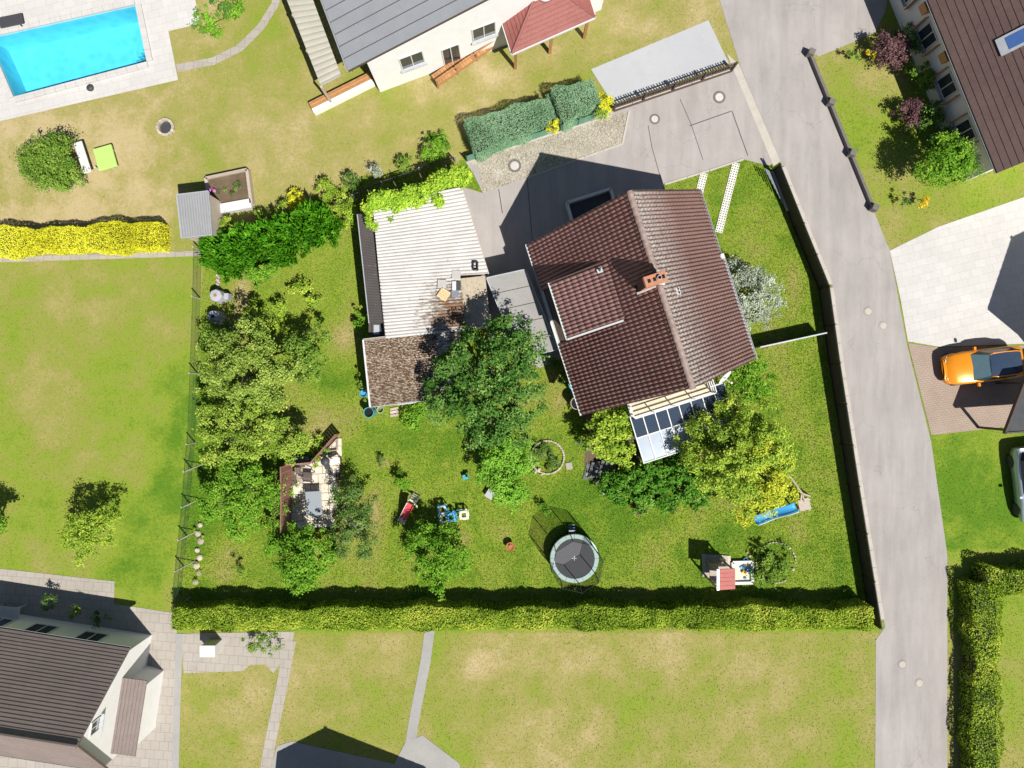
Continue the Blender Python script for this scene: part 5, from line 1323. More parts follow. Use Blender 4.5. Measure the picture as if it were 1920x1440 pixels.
for px, py, s_ in ((590, 1030, .14), (1405, 1042, .16), (1400, 1035, .12), (1486, 1067, .2), (1100, 888, .2), (1118, 902, .25), (1130, 925, .22), (1147, 932, .2)):
    b = MB().lathe((0, 0, 0), [(s_ * .5, 0), (s_ * .55, .06), (s_ * .35, .12), (.01, .13)], 7); o = inst('rock', b.mesh('rock', M_stone, True), None, Matrix.Translation(W(px, py)) @ Matrix.Rotation(px, 4, 'Z'))
    tag(o, {590: 'single pale stone on the lawn below the apple tree', 1405: 'pale stone right behind the sandpit', 1400: 'small pale stone farther behind the sandpit', 1486: 'pale stone on the right rim of the shrub bed', 1100: 'pale stone at the foot of the garden steps', 1118: 'pale stone below the garden steps', 1130: 'pale stone at the left tip of the laurel bed', 1147: 'pale stone along the lower edge of the laurel bed'}[px], 'stone')

# ================================================================== TREES AND SHRUBS OF THE GARDEN
tree('apple_tree', 'broad olive-leaved apple tree at the left boundary below the compost bins', 'tree', (480, 700),
     [(420, 665, 3.0, 46), (470, 650, 3.2, 46), (400, 710, 2.8, 36), (455, 705, 3.6, 48), (510, 690, 3.2, 44), (550, 710, 2.7, 36), (500, 735, 3.0, 36), (575, 690, 2.3, 26), (430, 745, 2.8, 32)], L_apple, 620, .15, .14, 1, .28, holes=.45, fill=.15)
tree('young_fruit_tree', 'dark green fruit tree beside the open lawn, right of the apple trees', 'tree', (560, 668),
     [(560, 655, 2.4, 26), (595, 630, 2.2, 24), (585, 668, 2.4, 26), (590, 700, 2.0, 22)], L_green2, 640, .14, .08, 2, .26)
tree('apple_tree', 'pale olive apple tree between the boundary fence and the patio screen', 'tree', (480, 800),
     [(405, 790, 2.8, 36), (450, 780, 3.2, 40), (500, 785, 3.0, 36), (420, 830, 2.8, 36), (470, 825, 3.2, 38), (520, 820, 2.6, 32), (545, 835, 2.2, 28), (570, 815, 1.8, 24), (395, 850, 2.4, 22)], L_apple2, 640, .15, .13, 3, .26, holes=.42, fill=.15)
tree('leafy_shrub', 'low dark shrub in the shade between the compost bins and the apple tree', 'shrub', (420, 630), [(400, 625, .9, 22), (430, 640, 1.0, 22), (470, 610, .9, 22), (395, 655, .9, 16)], L_green2, 640, .14, .05, 4, .25)
tree('leafy_shrub', 'bright low shrub right of the compost bins on the straw lawn', 'shrub', (480, 595), [(475, 585, .9, 20), (500, 600, .8, 18), (520, 585, .9, 18)], L_vine, 560, .14, .05, 44, .26)
tree('plum_tree', 'bright green fruit tree left of the patio screen', 'tree', (455, 930),
     [(440, 885, 2.6, 34), (470, 910, 3.0, 40), (420, 920, 2.6, 38), (450, 950, 2.8, 42), (400, 950, 2.2, 26), (480, 960, 2.6, 30), (440, 985, 2.4, 30), (500, 920, 2.2, 24)], L_green, 640, .14, .11, 5, .26, holes=.40, fill=.15)
tree('hazel_bush', 'narrow dark bush hugging the outside of the patio screen', 'bush', (528, 960), [(520, 900, 1.3, 16), (524, 935, 1.3, 16), (522, 965, 1.4, 18)], L_green2, 640, .13, .05, 6, .24)
tree('cherry_tree', 'fresh green tree below the patio, near the bottom hedge', 'tree', (570, 1020),
     [(540, 1010, 2.0, 34), (580, 1020, 2.3, 36), (560, 1055, 2.6, 40), (600, 1050, 2.3, 30), (520, 1040, 2.0, 24), (575, 1085, 2.4, 30), (545, 1075, 2.0, 22)], L_green, 700, .14, .11, 7, .26)
tree('old_shrub', 'dull dark shrub with bare twigs right of the patio', 'shrub', (650, 970),
     [(652, 925, 1.4, 28), (680, 945, 1.5, 28), (665, 975, 1.7, 34), (645, 1010, 1.5, 32), (680, 1020, 1.4, 26), (625, 1035, 1.3, 22), (690, 985, 1.3, 20)], L_shrub, 620, .12, .10, 8, .25, tm=M_twig)
tree('maple_tree', 'fresh green round tree in the lower lawn beside the toy slide', 'tree', (815, 1020),
     [(802, 1012, 1.7, 28), (838, 1010, 1.7, 26), (800, 1035, 2.0, 36), (845, 1035, 2.0, 34), (820, 1065, 2.2, 40), (860, 1052, 1.8, 24), (820, 1093, 1.9, 26), (778, 1022, 1.6, 24)], L_green, 640, .14, .11, 9, .26, holes=.36)
tree('walnut_tree', 'big dark green tree between the mossy shed and the house', 'tree', (930, 720),
     [(905, 640, 4.6, 40), (955, 630, 4.6, 44), (990, 650, 4.2, 34), (880, 680, 5.0, 44), (935, 680, 5.6, 50), (985, 700, 4.8, 40), (850, 700, 4.2, 38), (830, 735, 3.8, 36), (890, 735, 5.2, 46), (945, 745, 5.2, 46), (985, 755, 4.2, 34), (870, 775, 4.2, 36), (920, 795, 4.4, 40), (960, 800, 4.0, 36), (820, 765, 3.2, 24), (900, 820, 3.6, 28)], L_dark, 600, .17, .20, 10, .30, holes=.42, fill=.15)
tree('lilac_bush', 'bright green bush growing out below the big dark tree', 'bush', (950, 880),
     [(935, 850, 2.2, 40), (965, 860, 2.2, 36), (925, 880, 1.9, 32), (955, 900, 2.0, 38), (975, 880, 1.8, 28), (945, 925, 1.6, 26), (980, 940, 1.4, 24), (965, 935, 1.5, 24)], L_mint, 700, .14, .08, 11, .26)
tree('leafy_shrub', 'bright green leafy plants at the lower wall of the mossy shed', 'shrub', (772, 780), [(765, 778, .7, 20), (785, 770, .7, 18), (772, 792, .6, 15)], L_green, 760, .15, .03, 12, .2, trunk=False)
tree('yellow_tree', 'large yellow-green tree in front of the glazed terrace roof', 'tree', (1385, 850),
     [(1330, 800, 2.9, 36), (1380, 770, 3.0, 40), (1420, 790, 3.4, 44), (1300, 830, 2.7, 34), (1350, 840, 3.6, 46), (1400, 840, 4.0, 46), (1440, 830, 4.0, 40), (1320, 870, 3.6, 38), (1370, 880, 4.2, 42), (1460, 860, 3.4, 30), (1395, 920, 3.4, 36), (1350, 905, 3.2, 28), (1385, 955, 2.6, 22)], L_yell2, 600, .15, .18, 13, .27, holes=.40, fill=.15)
tree('golden_tree', 'golden yellow tree crown hanging over the wavy slide', 'tree', (1440, 900),
     [(1425, 870, 3.6, 34), (1450, 900, 3.4, 34), (1415, 920, 3.2, 36), (1440, 940, 2.8, 30), (1470, 925, 2.6, 22), (1400, 960, 2.4, 24), (1460, 875, 3.4, 24), (1425, 835, 4.2, 28)], L_yellow, 560, .15, .12, 14, .28)
tree('green_tree', 'fresh green tree top behind the satellite dish', 'tree', (1395, 700), [(1385, 700, 2.8, 30), (1415, 690, 2.6, 26), (1400, 725, 3.0, 32), (1430, 720, 2.6, 24)], L_green, 640, .14, .10, 15, .26)
tree('vine_shrub', 'yellow-green vine shrub left of the glazed terrace roof', 'shrub', (1140, 820),
     [(1130, 790, 2.0, 28), (1160, 785, 2.2, 24), (1125, 825, 1.9, 26), (1160, 825, 2.2, 28), (1150, 855, 1.9, 24), (1172, 850, 1.8, 18), (1145, 805, 2.1, 26), (1145, 840, 2.0, 24)], L_vine, 640, .19, .07, 16, .24, holes=.18)
tree('laurel_bush', 'dense glossy laurel bush below the terrace', 'bush', (1210, 910),
     [(1150, 905, .9, 26, .9), (1185, 900, 1.1, 32, .9), (1225, 895, 1.2, 36, .9), (1265, 885, 1.2, 36, .9), (1200, 930, .8, 30, .8), (1245, 925, .9, 32, .8), (1290, 905, 1.1, 36, .9), (1160, 925, .6, 20, .8), (1310, 930, .8, 26, .8)], L_laurel, 640, .17, .05, 17, .20, fill=.2, holes=.15)
tree('purple_shrub', 'small purple-leaved shrub on the lower edge of the laurel bush', 'shrub', (1250, 942), [(1248, 935, .7, 14), (1256, 950, .5, 10), (1200, 955, .4, 9)], L_purple, 600, .11, .03, 18, .2)
tree('silver_shrub', 'silvery white-leaved shrub against the right eave of the house', 'shrub', (1410, 560),
     [(1385, 520, 1.5, 28), (1420, 530, 1.7, 30), (1440, 560, 1.6, 28), (1405, 560, 1.9, 34), (1395, 595, 1.5, 26), (1430, 590, 1.6, 28), (1385, 615, 1.0, 14), (1378, 500, 1.0, 16)], L_silver, 620, .12, .06, 19, .26, tm=M_twig)
# cypress hedge in the upper left corner: three grown-together shrubs
tree('cypress_shrub', 'bright green cypress shrub at the left end of the upper left corner', 'shrub', (440, 470),
     [(415, 475, 1.2, 34, .95), (450, 465, 1.4, 36, .95), (430, 492, 1.0, 30, .9), (480, 460, 1.5, 36, .95), (400, 460, 1.2, 22, .9)], L_thuja, 900, .15, .06, 20, .22, style='spray', fill=.2, holes=.12)
tree('cypress_shrub', 'bright green cypress shrub in the middle of the upper left row', 'shrub', (530, 450), [(520, 450, 1.5, 38, .95), (555, 440, 1.6, 38, .95), (530, 468, 1.2, 32, .9)], L_thuja, 900, .15, .06, 21, .22, style='spray', fill=.2, holes=.12)
tree('cypress_shrub', 'bright green cypress shrub at the right end of the upper left row', 'shrub', (595, 425), [(590, 425, 1.6, 38, .95), (610, 430, 1.4, 30, .95), (580, 448, 1.3, 32, .9)], L_thuja, 900, .15, .06, 22, .22, style='spray', fill=.2, holes=.12)
tree('rose_bush', 'dark leafy bush below the cypress row', 'bush', (492, 520), [(478, 512, .9, 20), (505, 510, .9, 20), (492, 530, .8, 18)], L_green, 760, .16, .03, 23, .2)
tree('currant_bush', 'small green and yellow bush in the middle of the upper left lawn', 'bush', (568, 550), [(555, 548, .6, 16), (572, 540, .6, 14), (585, 560, .5, 14)], L_vine, 560, .14, .03, 24, .22)
tree('golden_shrub', 'yellow-green shrub between the cypress row and the garage', 'shrub', (650, 400), [(645, 395, .9, 22), (660, 410, .8, 16), (635, 372, .9, 20)], L_vine, 620, .13, .04, 25, .22)
tree('small_bush', 'small round dark bush alone on the middle lawn', 'bush', (757, 908), [(752, 895, .8, 17), (757, 908, .6, 15)], L_green, 800, .12, .03, 26, .18)
tree('small_plant', 'tiny shrub on the bare patch of the middle lawn', 'plant', (712, 864), [(712, 863, .35, 10)], L_shrub, 620, .10, .02, 27, .14)
tree('small_plant', 'tiny young tree in the lower left lawn', 'plant', (445, 1070), [(446, 1066, .7, 9), (447, 1076, .5, 7)], L_green2, 700, .11, .02, 28, .14)
tree('small_bush', 'small bush just above the trampoline shadow', 'bush', (1022, 960), [(1018, 955, .5, 12), (1026, 965, .4, 10)], L_green, 800, .11, .03, 29, .16)
tree('bed_plant', 'low grey-green plants filling the round flower bed', 'plant', (1026, 857), [(1014, 846, .28, 16, .5), (1022, 858, .3, 16, .5), (1038, 866, .22, 14, .5), (1024, 874, .22, 14, .5)], L_shrub, 700, .11, .02, 30, .16, trunk=False)
tree('bed_shrub', 'dark shrub filling the stone-edged bed by the sandpit', 'shrub', (1450, 1060), [(1440, 1040, .5, 22), (1465, 1045, .5, 20), (1432, 1072, .6, 22), (1455, 1066, .6, 22), (1425, 1085, .5, 14), (1475, 1060, .4, 14), (1450, 1082, .4, 14)], L_green2, 760, .13, .03, 31, .2)
tree('wall_plant', 'climbing plant on the left wall of the dark lean-to', 'plant', (676, 600), [(680, 590, .8, 12), (678, 608, .8, 14), (676, 575, .6, 8)], L_green, 640, .13, .03, 32, .16, trunk=False)
tree('wall_plant', 'climbing plant on the left wall of the mossy shed', 'plant', (679, 715), [(680, 700, .9, 8), (683, 722, .8, 10), (686, 745, .5, 9)], L_green2, 640, .12, .03, 33, .14, trunk=False)
tree('patio_plant', 'yellow-green plant in the patio corner below the screen', 'plant', (590, 866), [(592, 865, .5, 11), (584, 872, .35, 8)], L_yell2, 600, .11, .02, 34, .14, trunk=False)
tree('patio_plant', 'young plants in the wooden planter by the slanted screen', 'plant', (618, 838), [(614, 842, .4, 8), (624, 834, .45, 8), (606, 850, .4, 7)], L_green, 560, .10, .02, 35, .13, trunk=False)
tree('patio_plant', 'row of low green plants inside the left board screen', 'plant', (552, 920), [(550, 905, .35, 7), (551, 925, .35, 9), (553, 945, .3, 8)], L_green, 640, .11, .02, 36, .14, trunk=False)
tree('eave_shrub', 'dark shrub in the shade under the left eave of the house', 'shrub', (1044, 678), [(1042, 680, .6, 16), (1055, 705, .6, 14), (1100, 800, .8, 18), (1096, 830, .7, 16)], L_shrub, 520, .12, .03, 37, .2, trunk=False)
tree('eave_plant', 'yellowish plants at the foot of the patio apple tree', 'plant', (585, 800), [(560, 835, .4, 18), (590, 822, .4, 16)], L_yell2, 480, .12, .02, 38, .2, trunk=False)
# ivy over the garage edge
iv = thing('ivy', 'bright ivy hanging over the upper edge of the corrugated garage roof', 'ivy', W(780, 360))
lb = []
g_ = random.Random(3)
for k in range(60):
    t = k / 59; px = 690 + 182 * t; py = 392 - 58 * t + g_.uniform(-9, 9) - 6 * math.sin(t * 9); h = 2.75 + g_.uniform(-.15, .25); p = W(px, py, h); r = ML(g_.uniform(8, 15), h); lb.append((p.x, p.y, h, r, r, r * .5))
for px, py in ((725, 398), (733, 405), (752, 388), (820, 372), (822, 378), (694, 412), (697, 424), (868, 350), (790, 375)): p = W(px, py, 2.95); lb.append((p.x, p.y, 2.95, .20, .20, .12))
crown(iv, lb, 1000, .15, L_ivy, 77, .20, 'foliage', low=-.2, holes=.05)
b = MB()
for t in (.1, .35, .6, .85): p = W(690 + 182 * t, 388 - 58 * t); b.tube([p, p + Vector((0, 0, 1.4)), p + Vector((0, 0, 2.8))], [.04, .03, .02], 6)
b.build('stem', M_bark, iv, True)

# clipped hedges: box-shaped, leafy skin over a twig core
def hedge(name, lab, pts, wd, hh, mat, seed, dens=420, leaf=.10, style='broad', wave=.06, ends=(0, 0)):
    g = np.random.default_rng(seed); pts = [Vector((p[0], p[1], 0)) for p in pts]
    t = thing(name, lab, 'hedge', pts[0]); cs = []; ns = []; tot = 0
    for a, c in zip(pts[:-1], pts[1:]):
        d = c - a; L = d.length; d.normalize(); n_ = Vector((-d.y, d.x, 0))
        MB().beam(a + Vector((0, 0, hh * .45)), c + Vector((0, 0, hh * .45)), wd * .72, hh * .86).build('twig_core', M_core, t)
        d = np.array(d); n_ = np.array(n_); a = np.array(a); bul = lambda x: 1 + .13 * np.sin(x * .9 + seed) + .10 * np.sin(x * 2.3 + 1) + .06 * np.sin(x * 5.1)
        m = int(L * wd * dens); x = g.random(m) * L; y = (g.random(m) - .5) * wd
        zt = hh + wave * np.sin(x * 2.3 + seed) + wave * .6 * np.sin(x * 5.1) - .10 * (2 * np.abs(y) / wd) ** 4 + g.normal(0, .035, m)
        cs.append(a + d * x[:, None] + n_ * (y * bul(x))[:, None] + np.array([0, 0, 1]) * zt[:, None]); ns.append(np.tile([0, 0, 1.0], (m, 1)))
        for s in (-1, 1):
            m = int(L * hh * dens * .7); x = g.random(m) * L; z = g.random(m) * hh; y = s * (wd / 2 * bul(x) + g.normal(0, .03, m) - .05 * (z / hh) ** 3)
            cs.append(a + d * x[:, None] + n_ * y[:, None] + np.array([0, 0, 1]) * z[:, None]); ns.append(np.tile(n_ * s, (m, 1)))
        for e, sx in ((0, -1), (L, 1)):
            m = int(wd * hh * dens * .7); y = (g.random(m) - .5) * wd; z = g.random(m) * hh
            cs.append(a + d * (e + sx * g.normal(.02, .04, m))[:, None] + n_ * y[:, None] + np.array([0, 0, 1]) * z[:, None]); ns.append(np.tile(d * sx, (m, 1)))
    c = np.concatenate(cs); n0 = np.concatenate(ns); m = len(c)
    nr = unit(n0 * .8 + np.array([0, 0, .3]) + g.normal(size=(m, 3)) * .65); ln = leaf * .85 * (.7 + .7 * g.random(m))
    px = c[:, 0] * .8; py = c[:, 1] * .8
    tone = .48 + .55 * vnoise(c[:, 0] / 1.7 + seed, c[:, 1] / 1.1) + .4 * vnoise(c[:, 0] / .5, c[:, 1] / .5 + seed) + g.normal(0, .17, m)
    o = bpy.data.objects.new('foliage', leaf_mesh('foliage', c, nr, g.normal(size=(m, 3)), ln, ln * .6, tone, mat)); _attach(o, t); o['kind'] = 'stuff'
    return t
M_core = plain('twig_core', (.035, .045, .018), .95, 0, .3, 10, .5)
hedge('clipped_hedge', 'long clipped green hedge along the bottom boundary of the garden', [W2(345, 1145), W2(700, 1145), W2(1000, 1145), W2(1300, 1144), W2(1612, 1145)], 1.16, 1.38, L_hedge, 5, 800, .11, wave=.09)
EXC.append([W2(335, 1118), W2(1640, 1118), W2(1650, 1172), W2(332, 1172)])
hedge('golden_hedge', 'golden yellow clipped hedge at the left edge of the picture', [W2(-60, 462), W2(318, 448)], 1.35, 1.2, L_yhedge, 6, 1100, .075, wave=.03)
hedge('bluegreen_hedge', 'blue-green clipped hedge above the cobbled strip, left of the golden gap', [W2(884, 274), W2(1032, 221)], 1.6, 1.5, L_teal, 7, 1300, .06, wave=.02)
hedge('bluegreen_hedge', 'blue-green clipped hedge above the cobbled strip, right of the golden gap', [W2(1042, 217), W2(1112, 191)], 1.6, 1.5, L_teal, 8, 1300, .06, wave=.02)
M_scr = plain('green_screen_net', (.13, .30, .20), .85, 0, .15, 14, .3)
for a, c, lab in (((876, 303), (1028, 252), 'green privacy net stretched along the longer blue-green hedge'), ((1050, 246), (1116, 223), 'green privacy net stretched along the shorter blue-green hedge')):
    p, q = W(*a), W(*c); t = thing('privacy_net', lab, 'screen', p); n = max(2, round((q - p).length / 1.5))
    for i in range(n):
        s_, e_ = p.lerp(q, i / n), p.lerp(q, (i + 1) / n); b = MB(); k = 6; vs = []
        nn = Vector((-(e_ - s_).y, (e_ - s_).x, 0)).normalized()
        for j in range(k + 1):
            x = s_.lerp(e_, j / k) + nn * .02 * math.sin(j * 2.1 + i)
            vs += [x + up * .05, x + up * (.85 + .03 * math.sin(j + i))]
        b.add(vs, [(2 * j, 2 * j + 2, 2 * j + 3, 2 * j + 1) for j in range(k)]); o = b.build('net_panel', M_scr, t); sm = o.modifiers.new('solid', 'SOLIDIFY'); sm.thickness = .01
        MB().beam(s_, s_ + up * .95, .05, .05).build('post', M_green_pl, t)
for px, py, lab, mt, r in ((1037, 240, 'golden conifer filling the gap between the blue-green hedges', L_yhedge, 15), (1130, 195, 'golden conifer at the left end of the picket fence', L_yhedge, 20), (1126, 212, 'low golden bush below the conifer at the picket fence', L_vine, 14)):
    tree('golden_conifer', lab, 'shrub', (px, py), [(px, py, .9, r, 1.2), (px + 3, py - 6, 1.3, r * .7, 1)], mt, 640, .11, .03, px, .16, style='broad')

# ================================================================== NEIGHBOURS
def slope_panels(parent, e0, e1, r0, r1, n, mat, name='roof_panel', th=.05, across=True, lap=.02, gap=.012):
    """roof plane from eave e0-e1 up to ridge r0-r1 (r0 above e0), as n strips: across -> courses parallel to the eave"""
    e0, e1, r0, r1 = map(Vector, (e0, e1, r0, r1))
    for i in range(n):
        a, c = i / n, (i + 1) / n
        if across: q = [e0.lerp(r0, a), e1.lerp(r1, a), e1.lerp(r1, c), e0.lerp(r0, c)]; dz = [lap + th, lap + th, th * .5, th * .5]
        else: q = [e0.lerp(e1, a + gap * .2), e0.lerp(e1, c - gap * .2), r0.lerp(r1, c - gap * .2), r0.lerp(r1, a + gap * .2)]; dz = [th] * 4
        b = MB(); b.add([p + up * z for p, z in zip(q, dz)] + [p - up * .02 for p in q], [(0, 1, 2, 3), (7, 6, 5, 4), (0, 4, 5, 1), (1, 5, 6, 2), (2, 6, 7, 3), (3, 7, 4, 0)]); b.build(name, mat, parent)
def gable_house(name, lab, o, d, n, width, depth, eave, ridge, wmat, rmat, over=.4, overg=.2, courses=16, across=True):
    """o: ground corner; d along the gable wall (width), n along the ridge (depth). Returns thing and a point function"""
    o, d, n = Vector(o), Vector(d).normalized(), Vector(n).normalized(); P = lambda a, c, z: o + d * a + n * c + up * z
    t = thing(name, lab, 'house', P(width / 2, depth / 2, 0)); b = MB(); sl = (ridge - eave) / (width / 2)
    pr = [(0, 0), (0, eave - .1), (width / 2, ridge - .12), (width, eave - .1), (width, 0)]
    b.add([P(a, c, z) for c in (0, depth) for a, z in pr], [(0, 1, 2, 3, 4), (9, 8, 7, 6, 5), (0, 5, 6, 1), (1, 6, 7, 2), (2, 7, 8, 3), (3, 8, 9, 4)]); b.build('wall', wmat, t)
    rf = MB(); zz = eave - over * sl
    vs = [P(-over, -overg, zz), P(-over, depth + overg, zz), P(width / 2, depth + overg, ridge), P(width / 2, -overg, ridge), P(width + over, -overg, zz), P(width + over, depth + overg, zz)]
    dn_ = [v - up * .14 for v in vs]; rf.add(vs + dn_, [(0, 3, 2, 1), (3, 4, 5, 2), (6, 7, 8, 9), (9, 8, 11, 10), (0, 6, 9, 3), (3, 9, 10, 4), (1, 2, 8, 7), (2, 5, 11, 8), (0, 1, 7, 6), (4, 10, 11, 5)]); ro = rf.build('roof', M_wood_dk, t)
    for (x0, xr) in ((0, 3),):
        slope_panels(ro, vs[0], vs[1], vs[3], vs[2], courses, rmat, 'roof_course' if across else 'roof_panel', .03, across)
        slope_panels(ro, vs[4], vs[5], vs[3], vs[2], courses, rmat, 'roof_course' if across else 'roof_panel', .03, across)
    MB().tube([vs[3] + up * .06, vs[2] + up * .06], .09, 7).build('ridge', rmat, ro)
    for (a, c, s) in ((vs[0], vs[1], 1), (vs[5], vs[4], 1)): gutter(a + up * .0 - d * .0, c, .07, M_zinc, ro)
    EXC.append([tuple(P(a, c, 0).xy) for a, c in ((0, 0), (width, 0), (width, depth), (0, depth))])
    return t, P
# --- upper house: grey metal roof, white gable
M_grey_roof = plain('grey_metal_roof', (.36, .375, .40), .45, .3, .08, 1.2)
o1 = W(713, 173); d1 = Vector((.937, .35, 0)); n1 = Vector((-.35, .937, 0))
nh, P1 = gable_house('neighbour_house', 'white neighbour house with low grey metal roof above the garden', o1, d1, n1, 13.0, 11.0, 4.2, 5.75, M_whitewall, M_grey_roof, 1.0, .25, 18, False)
win(nh, P1(2.2, 0, 2.2), d1, 1.3, 1.3, -n1); win(nh, P1(6.2, 0, 2.4), d1, 1.3, 1.3, -n1); win(nh, P1(4.3, 0, 1.1), d1, 1.0, 2.1, -n1, sill=False, name='door')
vr = thing('veranda', 'ribbed beige veranda roof along the left side of the grey-roofed house', 'veranda', W(590, 110))
QV = [W(522, -40, 2.5), W(572, -40, 2.9), W(640, 142, 2.9), W(602, 162, 2.5)]
M_ver = plain('veranda_sheet', (.47, .45, .38), .5, 0, .08, 1.0)
for i in range(9): corr_sheet(QV, 0, 1, i / 9, (i + 1) / 9, 18, .025, M_ver, vr, .004 * (i % 2), 'roof_panel')
for t_ in (0, .33, .66, 1): p = QV[0].lerp(QV[3], t_); MB().beam((p.x, p.y, 0), (p.x, p.y, 2.45), .1, .1).build('post', M_wood_pale, vr)
tw = thing('terrace_wall', 'low white terrace wall with orange wooden bench top', 'wall', W(645, 185))
p, q = W(590, 212), W(702, 156); MB().beam(p + up * .25, q + up * .25, .34, .5).build('wall', M_whitewall, tw)
dd_ = (q - p).normalized(); nn_ = Vector((-dd_.y, dd_.x, 0))
for k in range(3): MB().beam(p + nn_ * (.10 + .13 * k) + up * .52, q + nn_ * (.10 + .13 * k) + up * .52, .115, .04).build('bench_board', M_wood_or, tw)
tree('potted_shrub', 'small dark shrub between the terrace wall and the white gable', 'shrub', (670, 118), [(668, 122, .8, 14)], L_green, 640, .12, .03, 51, .16)
wk = thing('wooden_walkway', 'orange-brown wooden walkway below the white gable', 'walkway', W(872, 120))
p, q = W(822, 165), W(932, 88); dd_ = (q - p).normalized(); nn_ = Vector((-dd_.y, dd_.x, 0)); n = 22
for i in range(n): a = p.lerp(q, (i + .5) / n); MB().beam(a - nn_ * .02 + up * .42, a + nn_ * .62 + up * .42, (q - p).length / n - .015, .04).build('board', M_wood_or, wk)
for s in (0, .6): MB().beam(p + nn_ * s + up * .3, q + nn_ * s + up * .3, .06, .2).build('beam', M_wood_or, wk)
for t_ in (0, .33, .66, 1): a = p.lerp(q, t_); MB().beam(a, a + up * .95, .08, .08).build('post', M_wood_or, wk)
MB().beam(p + up * .95, q + up * .95, .06, .05).build('handrail', M_wood_or, wk)
# --- red pavilion
M_redroof = rooftile('red_pavilion_tile', (.22, .070, .060), (.30, .11, .095), (.36, .17, .15), None, None)
pv = thing('pavilion', 'open wooden pavilion with red hipped roof and white gutter', 'pavilion', W(1020, 40))
hq = 2.4; q = [W(960, 101, hq), W(1116, 32, hq), W(1080, -82, hq), W(924, -14, hq)]; ap = (q[0] + q[1] + q[2] + q[3]) / 4 + up * 1.1
r_a = q[0].lerp(q[3], .5).lerp(q[1].lerp(q[2], .5), .38); r_b = q[0].lerp(q[3], .5).lerp(q[1].lerp(q[2], .5), .62); r_a = Vector((r_a.x, r_a.y, 3.5)); r_b = Vector((r_b.x, r_b.y, 3.5))
slope_panels(pv, q[0], q[1], r_a, r_b, 9, M_redroof, 'roof_course'); slope_panels(pv, q[2], q[3], r_b, r_a, 9, M_redroof, 'roof_course')
slope_panels(pv, q[1], q[2], r_b, r_b, 9, M_redroof, 'roof_course'); slope_panels(pv, q[3], q[0], r_a, r_a, 9, M_redroof, 'roof_course')
for i in range(4):
    MB().tube([q[i] + up * .05, (r_a if i in (0, 3) else r_b) + up * .06], .07, 6).build('hip', M_redroof, pv)
    a, c = q[i], q[(i + 1) % 4]; MB().beam(a - up * .06, c - up * .06, .12, .12).build('gutter', M_whitepaint, pv)
for s_ in (.06, .5, .94):
    a = q[0].lerp(q[1], s_) + (q[3] - q[0]) * .07; MB().beam((a.x, a.y, 0), (a.x, a.y, 2.35), .16, .16).build('post', M_wood_or, pv)
    a = q[3].lerp(q[2], s_) - (q[3] - q[0]) * .07; MB().beam((a.x, a.y, 0), (a.x, a.y, 2.35), .16, .16).build('post', M_wood_or, pv)
MB().lathe(tuple(Vector((ap.x, ap.y, 3.42))), [(.42, 0), (.42, .12), (.32, .24), (.02, .32)], 20).build('roof_dome', M_white_pl, pv, True)
# --- right house
M_brownroof = rooftile('dark_brown_tile', (.085, .052, .047), (.118, .074, .066), (.16, .12, .11), None, None)
e0, e1 = W(1735, -20, 3.5), W(1873, 323, 3.5); dR = (e1 - e0); dR.z = 0; LR = dR.length; dR.normalize(); nR = Vector((-dR.y, dR.x, 0))
if nR.x < 0: nR = -nR
oR = e1 - dR * .3 + nR * .55; oR.z = 0
rh, PR = gable_house('neighbour_house', 'white neighbour house with dark brown roof at the upper right', oR, nR, -dR, 9.4, 13.5, 3.75, 7.2, M_whitewall, M_brownroof, .55, .3, 20)
sk = PR(1.45, 5.3, 3.75 + 1.45 * (7.2 - 3.75) / 4.7 + .10); an = math.atan2(-dR.y, -dR.x)
rs = [c for c in rh.children if c.name.startswith('roof')][0]
slR = math.atan2(7.2 - 3.75, 4.7); MS = Matrix.Translation(sk) @ Matrix(((nR.x, -dR.x, 0, 0), (nR.y, -dR.y, 0, 0), (0, 0, 1, 0), (0, 0, 0, 1))) @ Matrix.Rotation(-slR, 4, 'Y')
fo = inst('roof_window', MB().box((0, 0, 0), (1.35, .85, .10)).mesh('roof_window', M_zinc), rs, MS); g = MB().box((.12, 0, .055), (.85, .60, .02)); inst('pane', g.mesh('pane', plain('skylight_glass', (.06, .13, .34), .12, 0, .1)), fo, MS)
for c_ in (2.4, 5.0, 7.8, 10.5):
    wo = win(rh, PR(0, c_, 1.7), dR, 1.1, 1.2, -nR); [MB().beam(PR(-.03, c_ + s * .78, 1.1), PR(-.03, c_ + s * .78, 2.3), .05, .42, nR).build('shutter', M_wood_or, rh) for s in (-1, 1)]
MB().box(tuple(PR(-.35, 6.2, 2.9)), (.5, .5, .5), an).build('bay_box', M_wood_or, rh); MB().box(tuple(PR(-.35, 8.9, 2.9)), (.5, .5, .5), an).build('bay_box', M_wood_or, rh)
for k, (px, py, h, r, mt, lab) in enumerate(((1668, 90, 1.4, 34, L_purple, 'dark reddish bush at the top of the shaded bed by the brown-roofed house'), (1715, 70, 1.2, 30, L_dark, 'dark bush against the white wall, near the top edge'), (1725, 140, 1.5, 26, L_green2, 'green bush in the middle of the bed by the brown-roofed house'), (1700, 215, 1.2, 26, L_purple, 'small reddish bush in the bed by the brown-roofed house'), (1740, 215, 1.2, 24, L_dark, 'dark bush close to the white wall, above the round tree'), (1765, 255, 1.2, 22, L_dark, 'small dark bush between the round tree and the white wall'))):
    tree('garden_shrub', lab, 'shrub', (px, py), [(px, py, h * .6, r, .9), (px + 10, py + 14, h * .5, r * .7, .9)], mt, 640, .13, .05, 60 + k, .24, holes=.08)
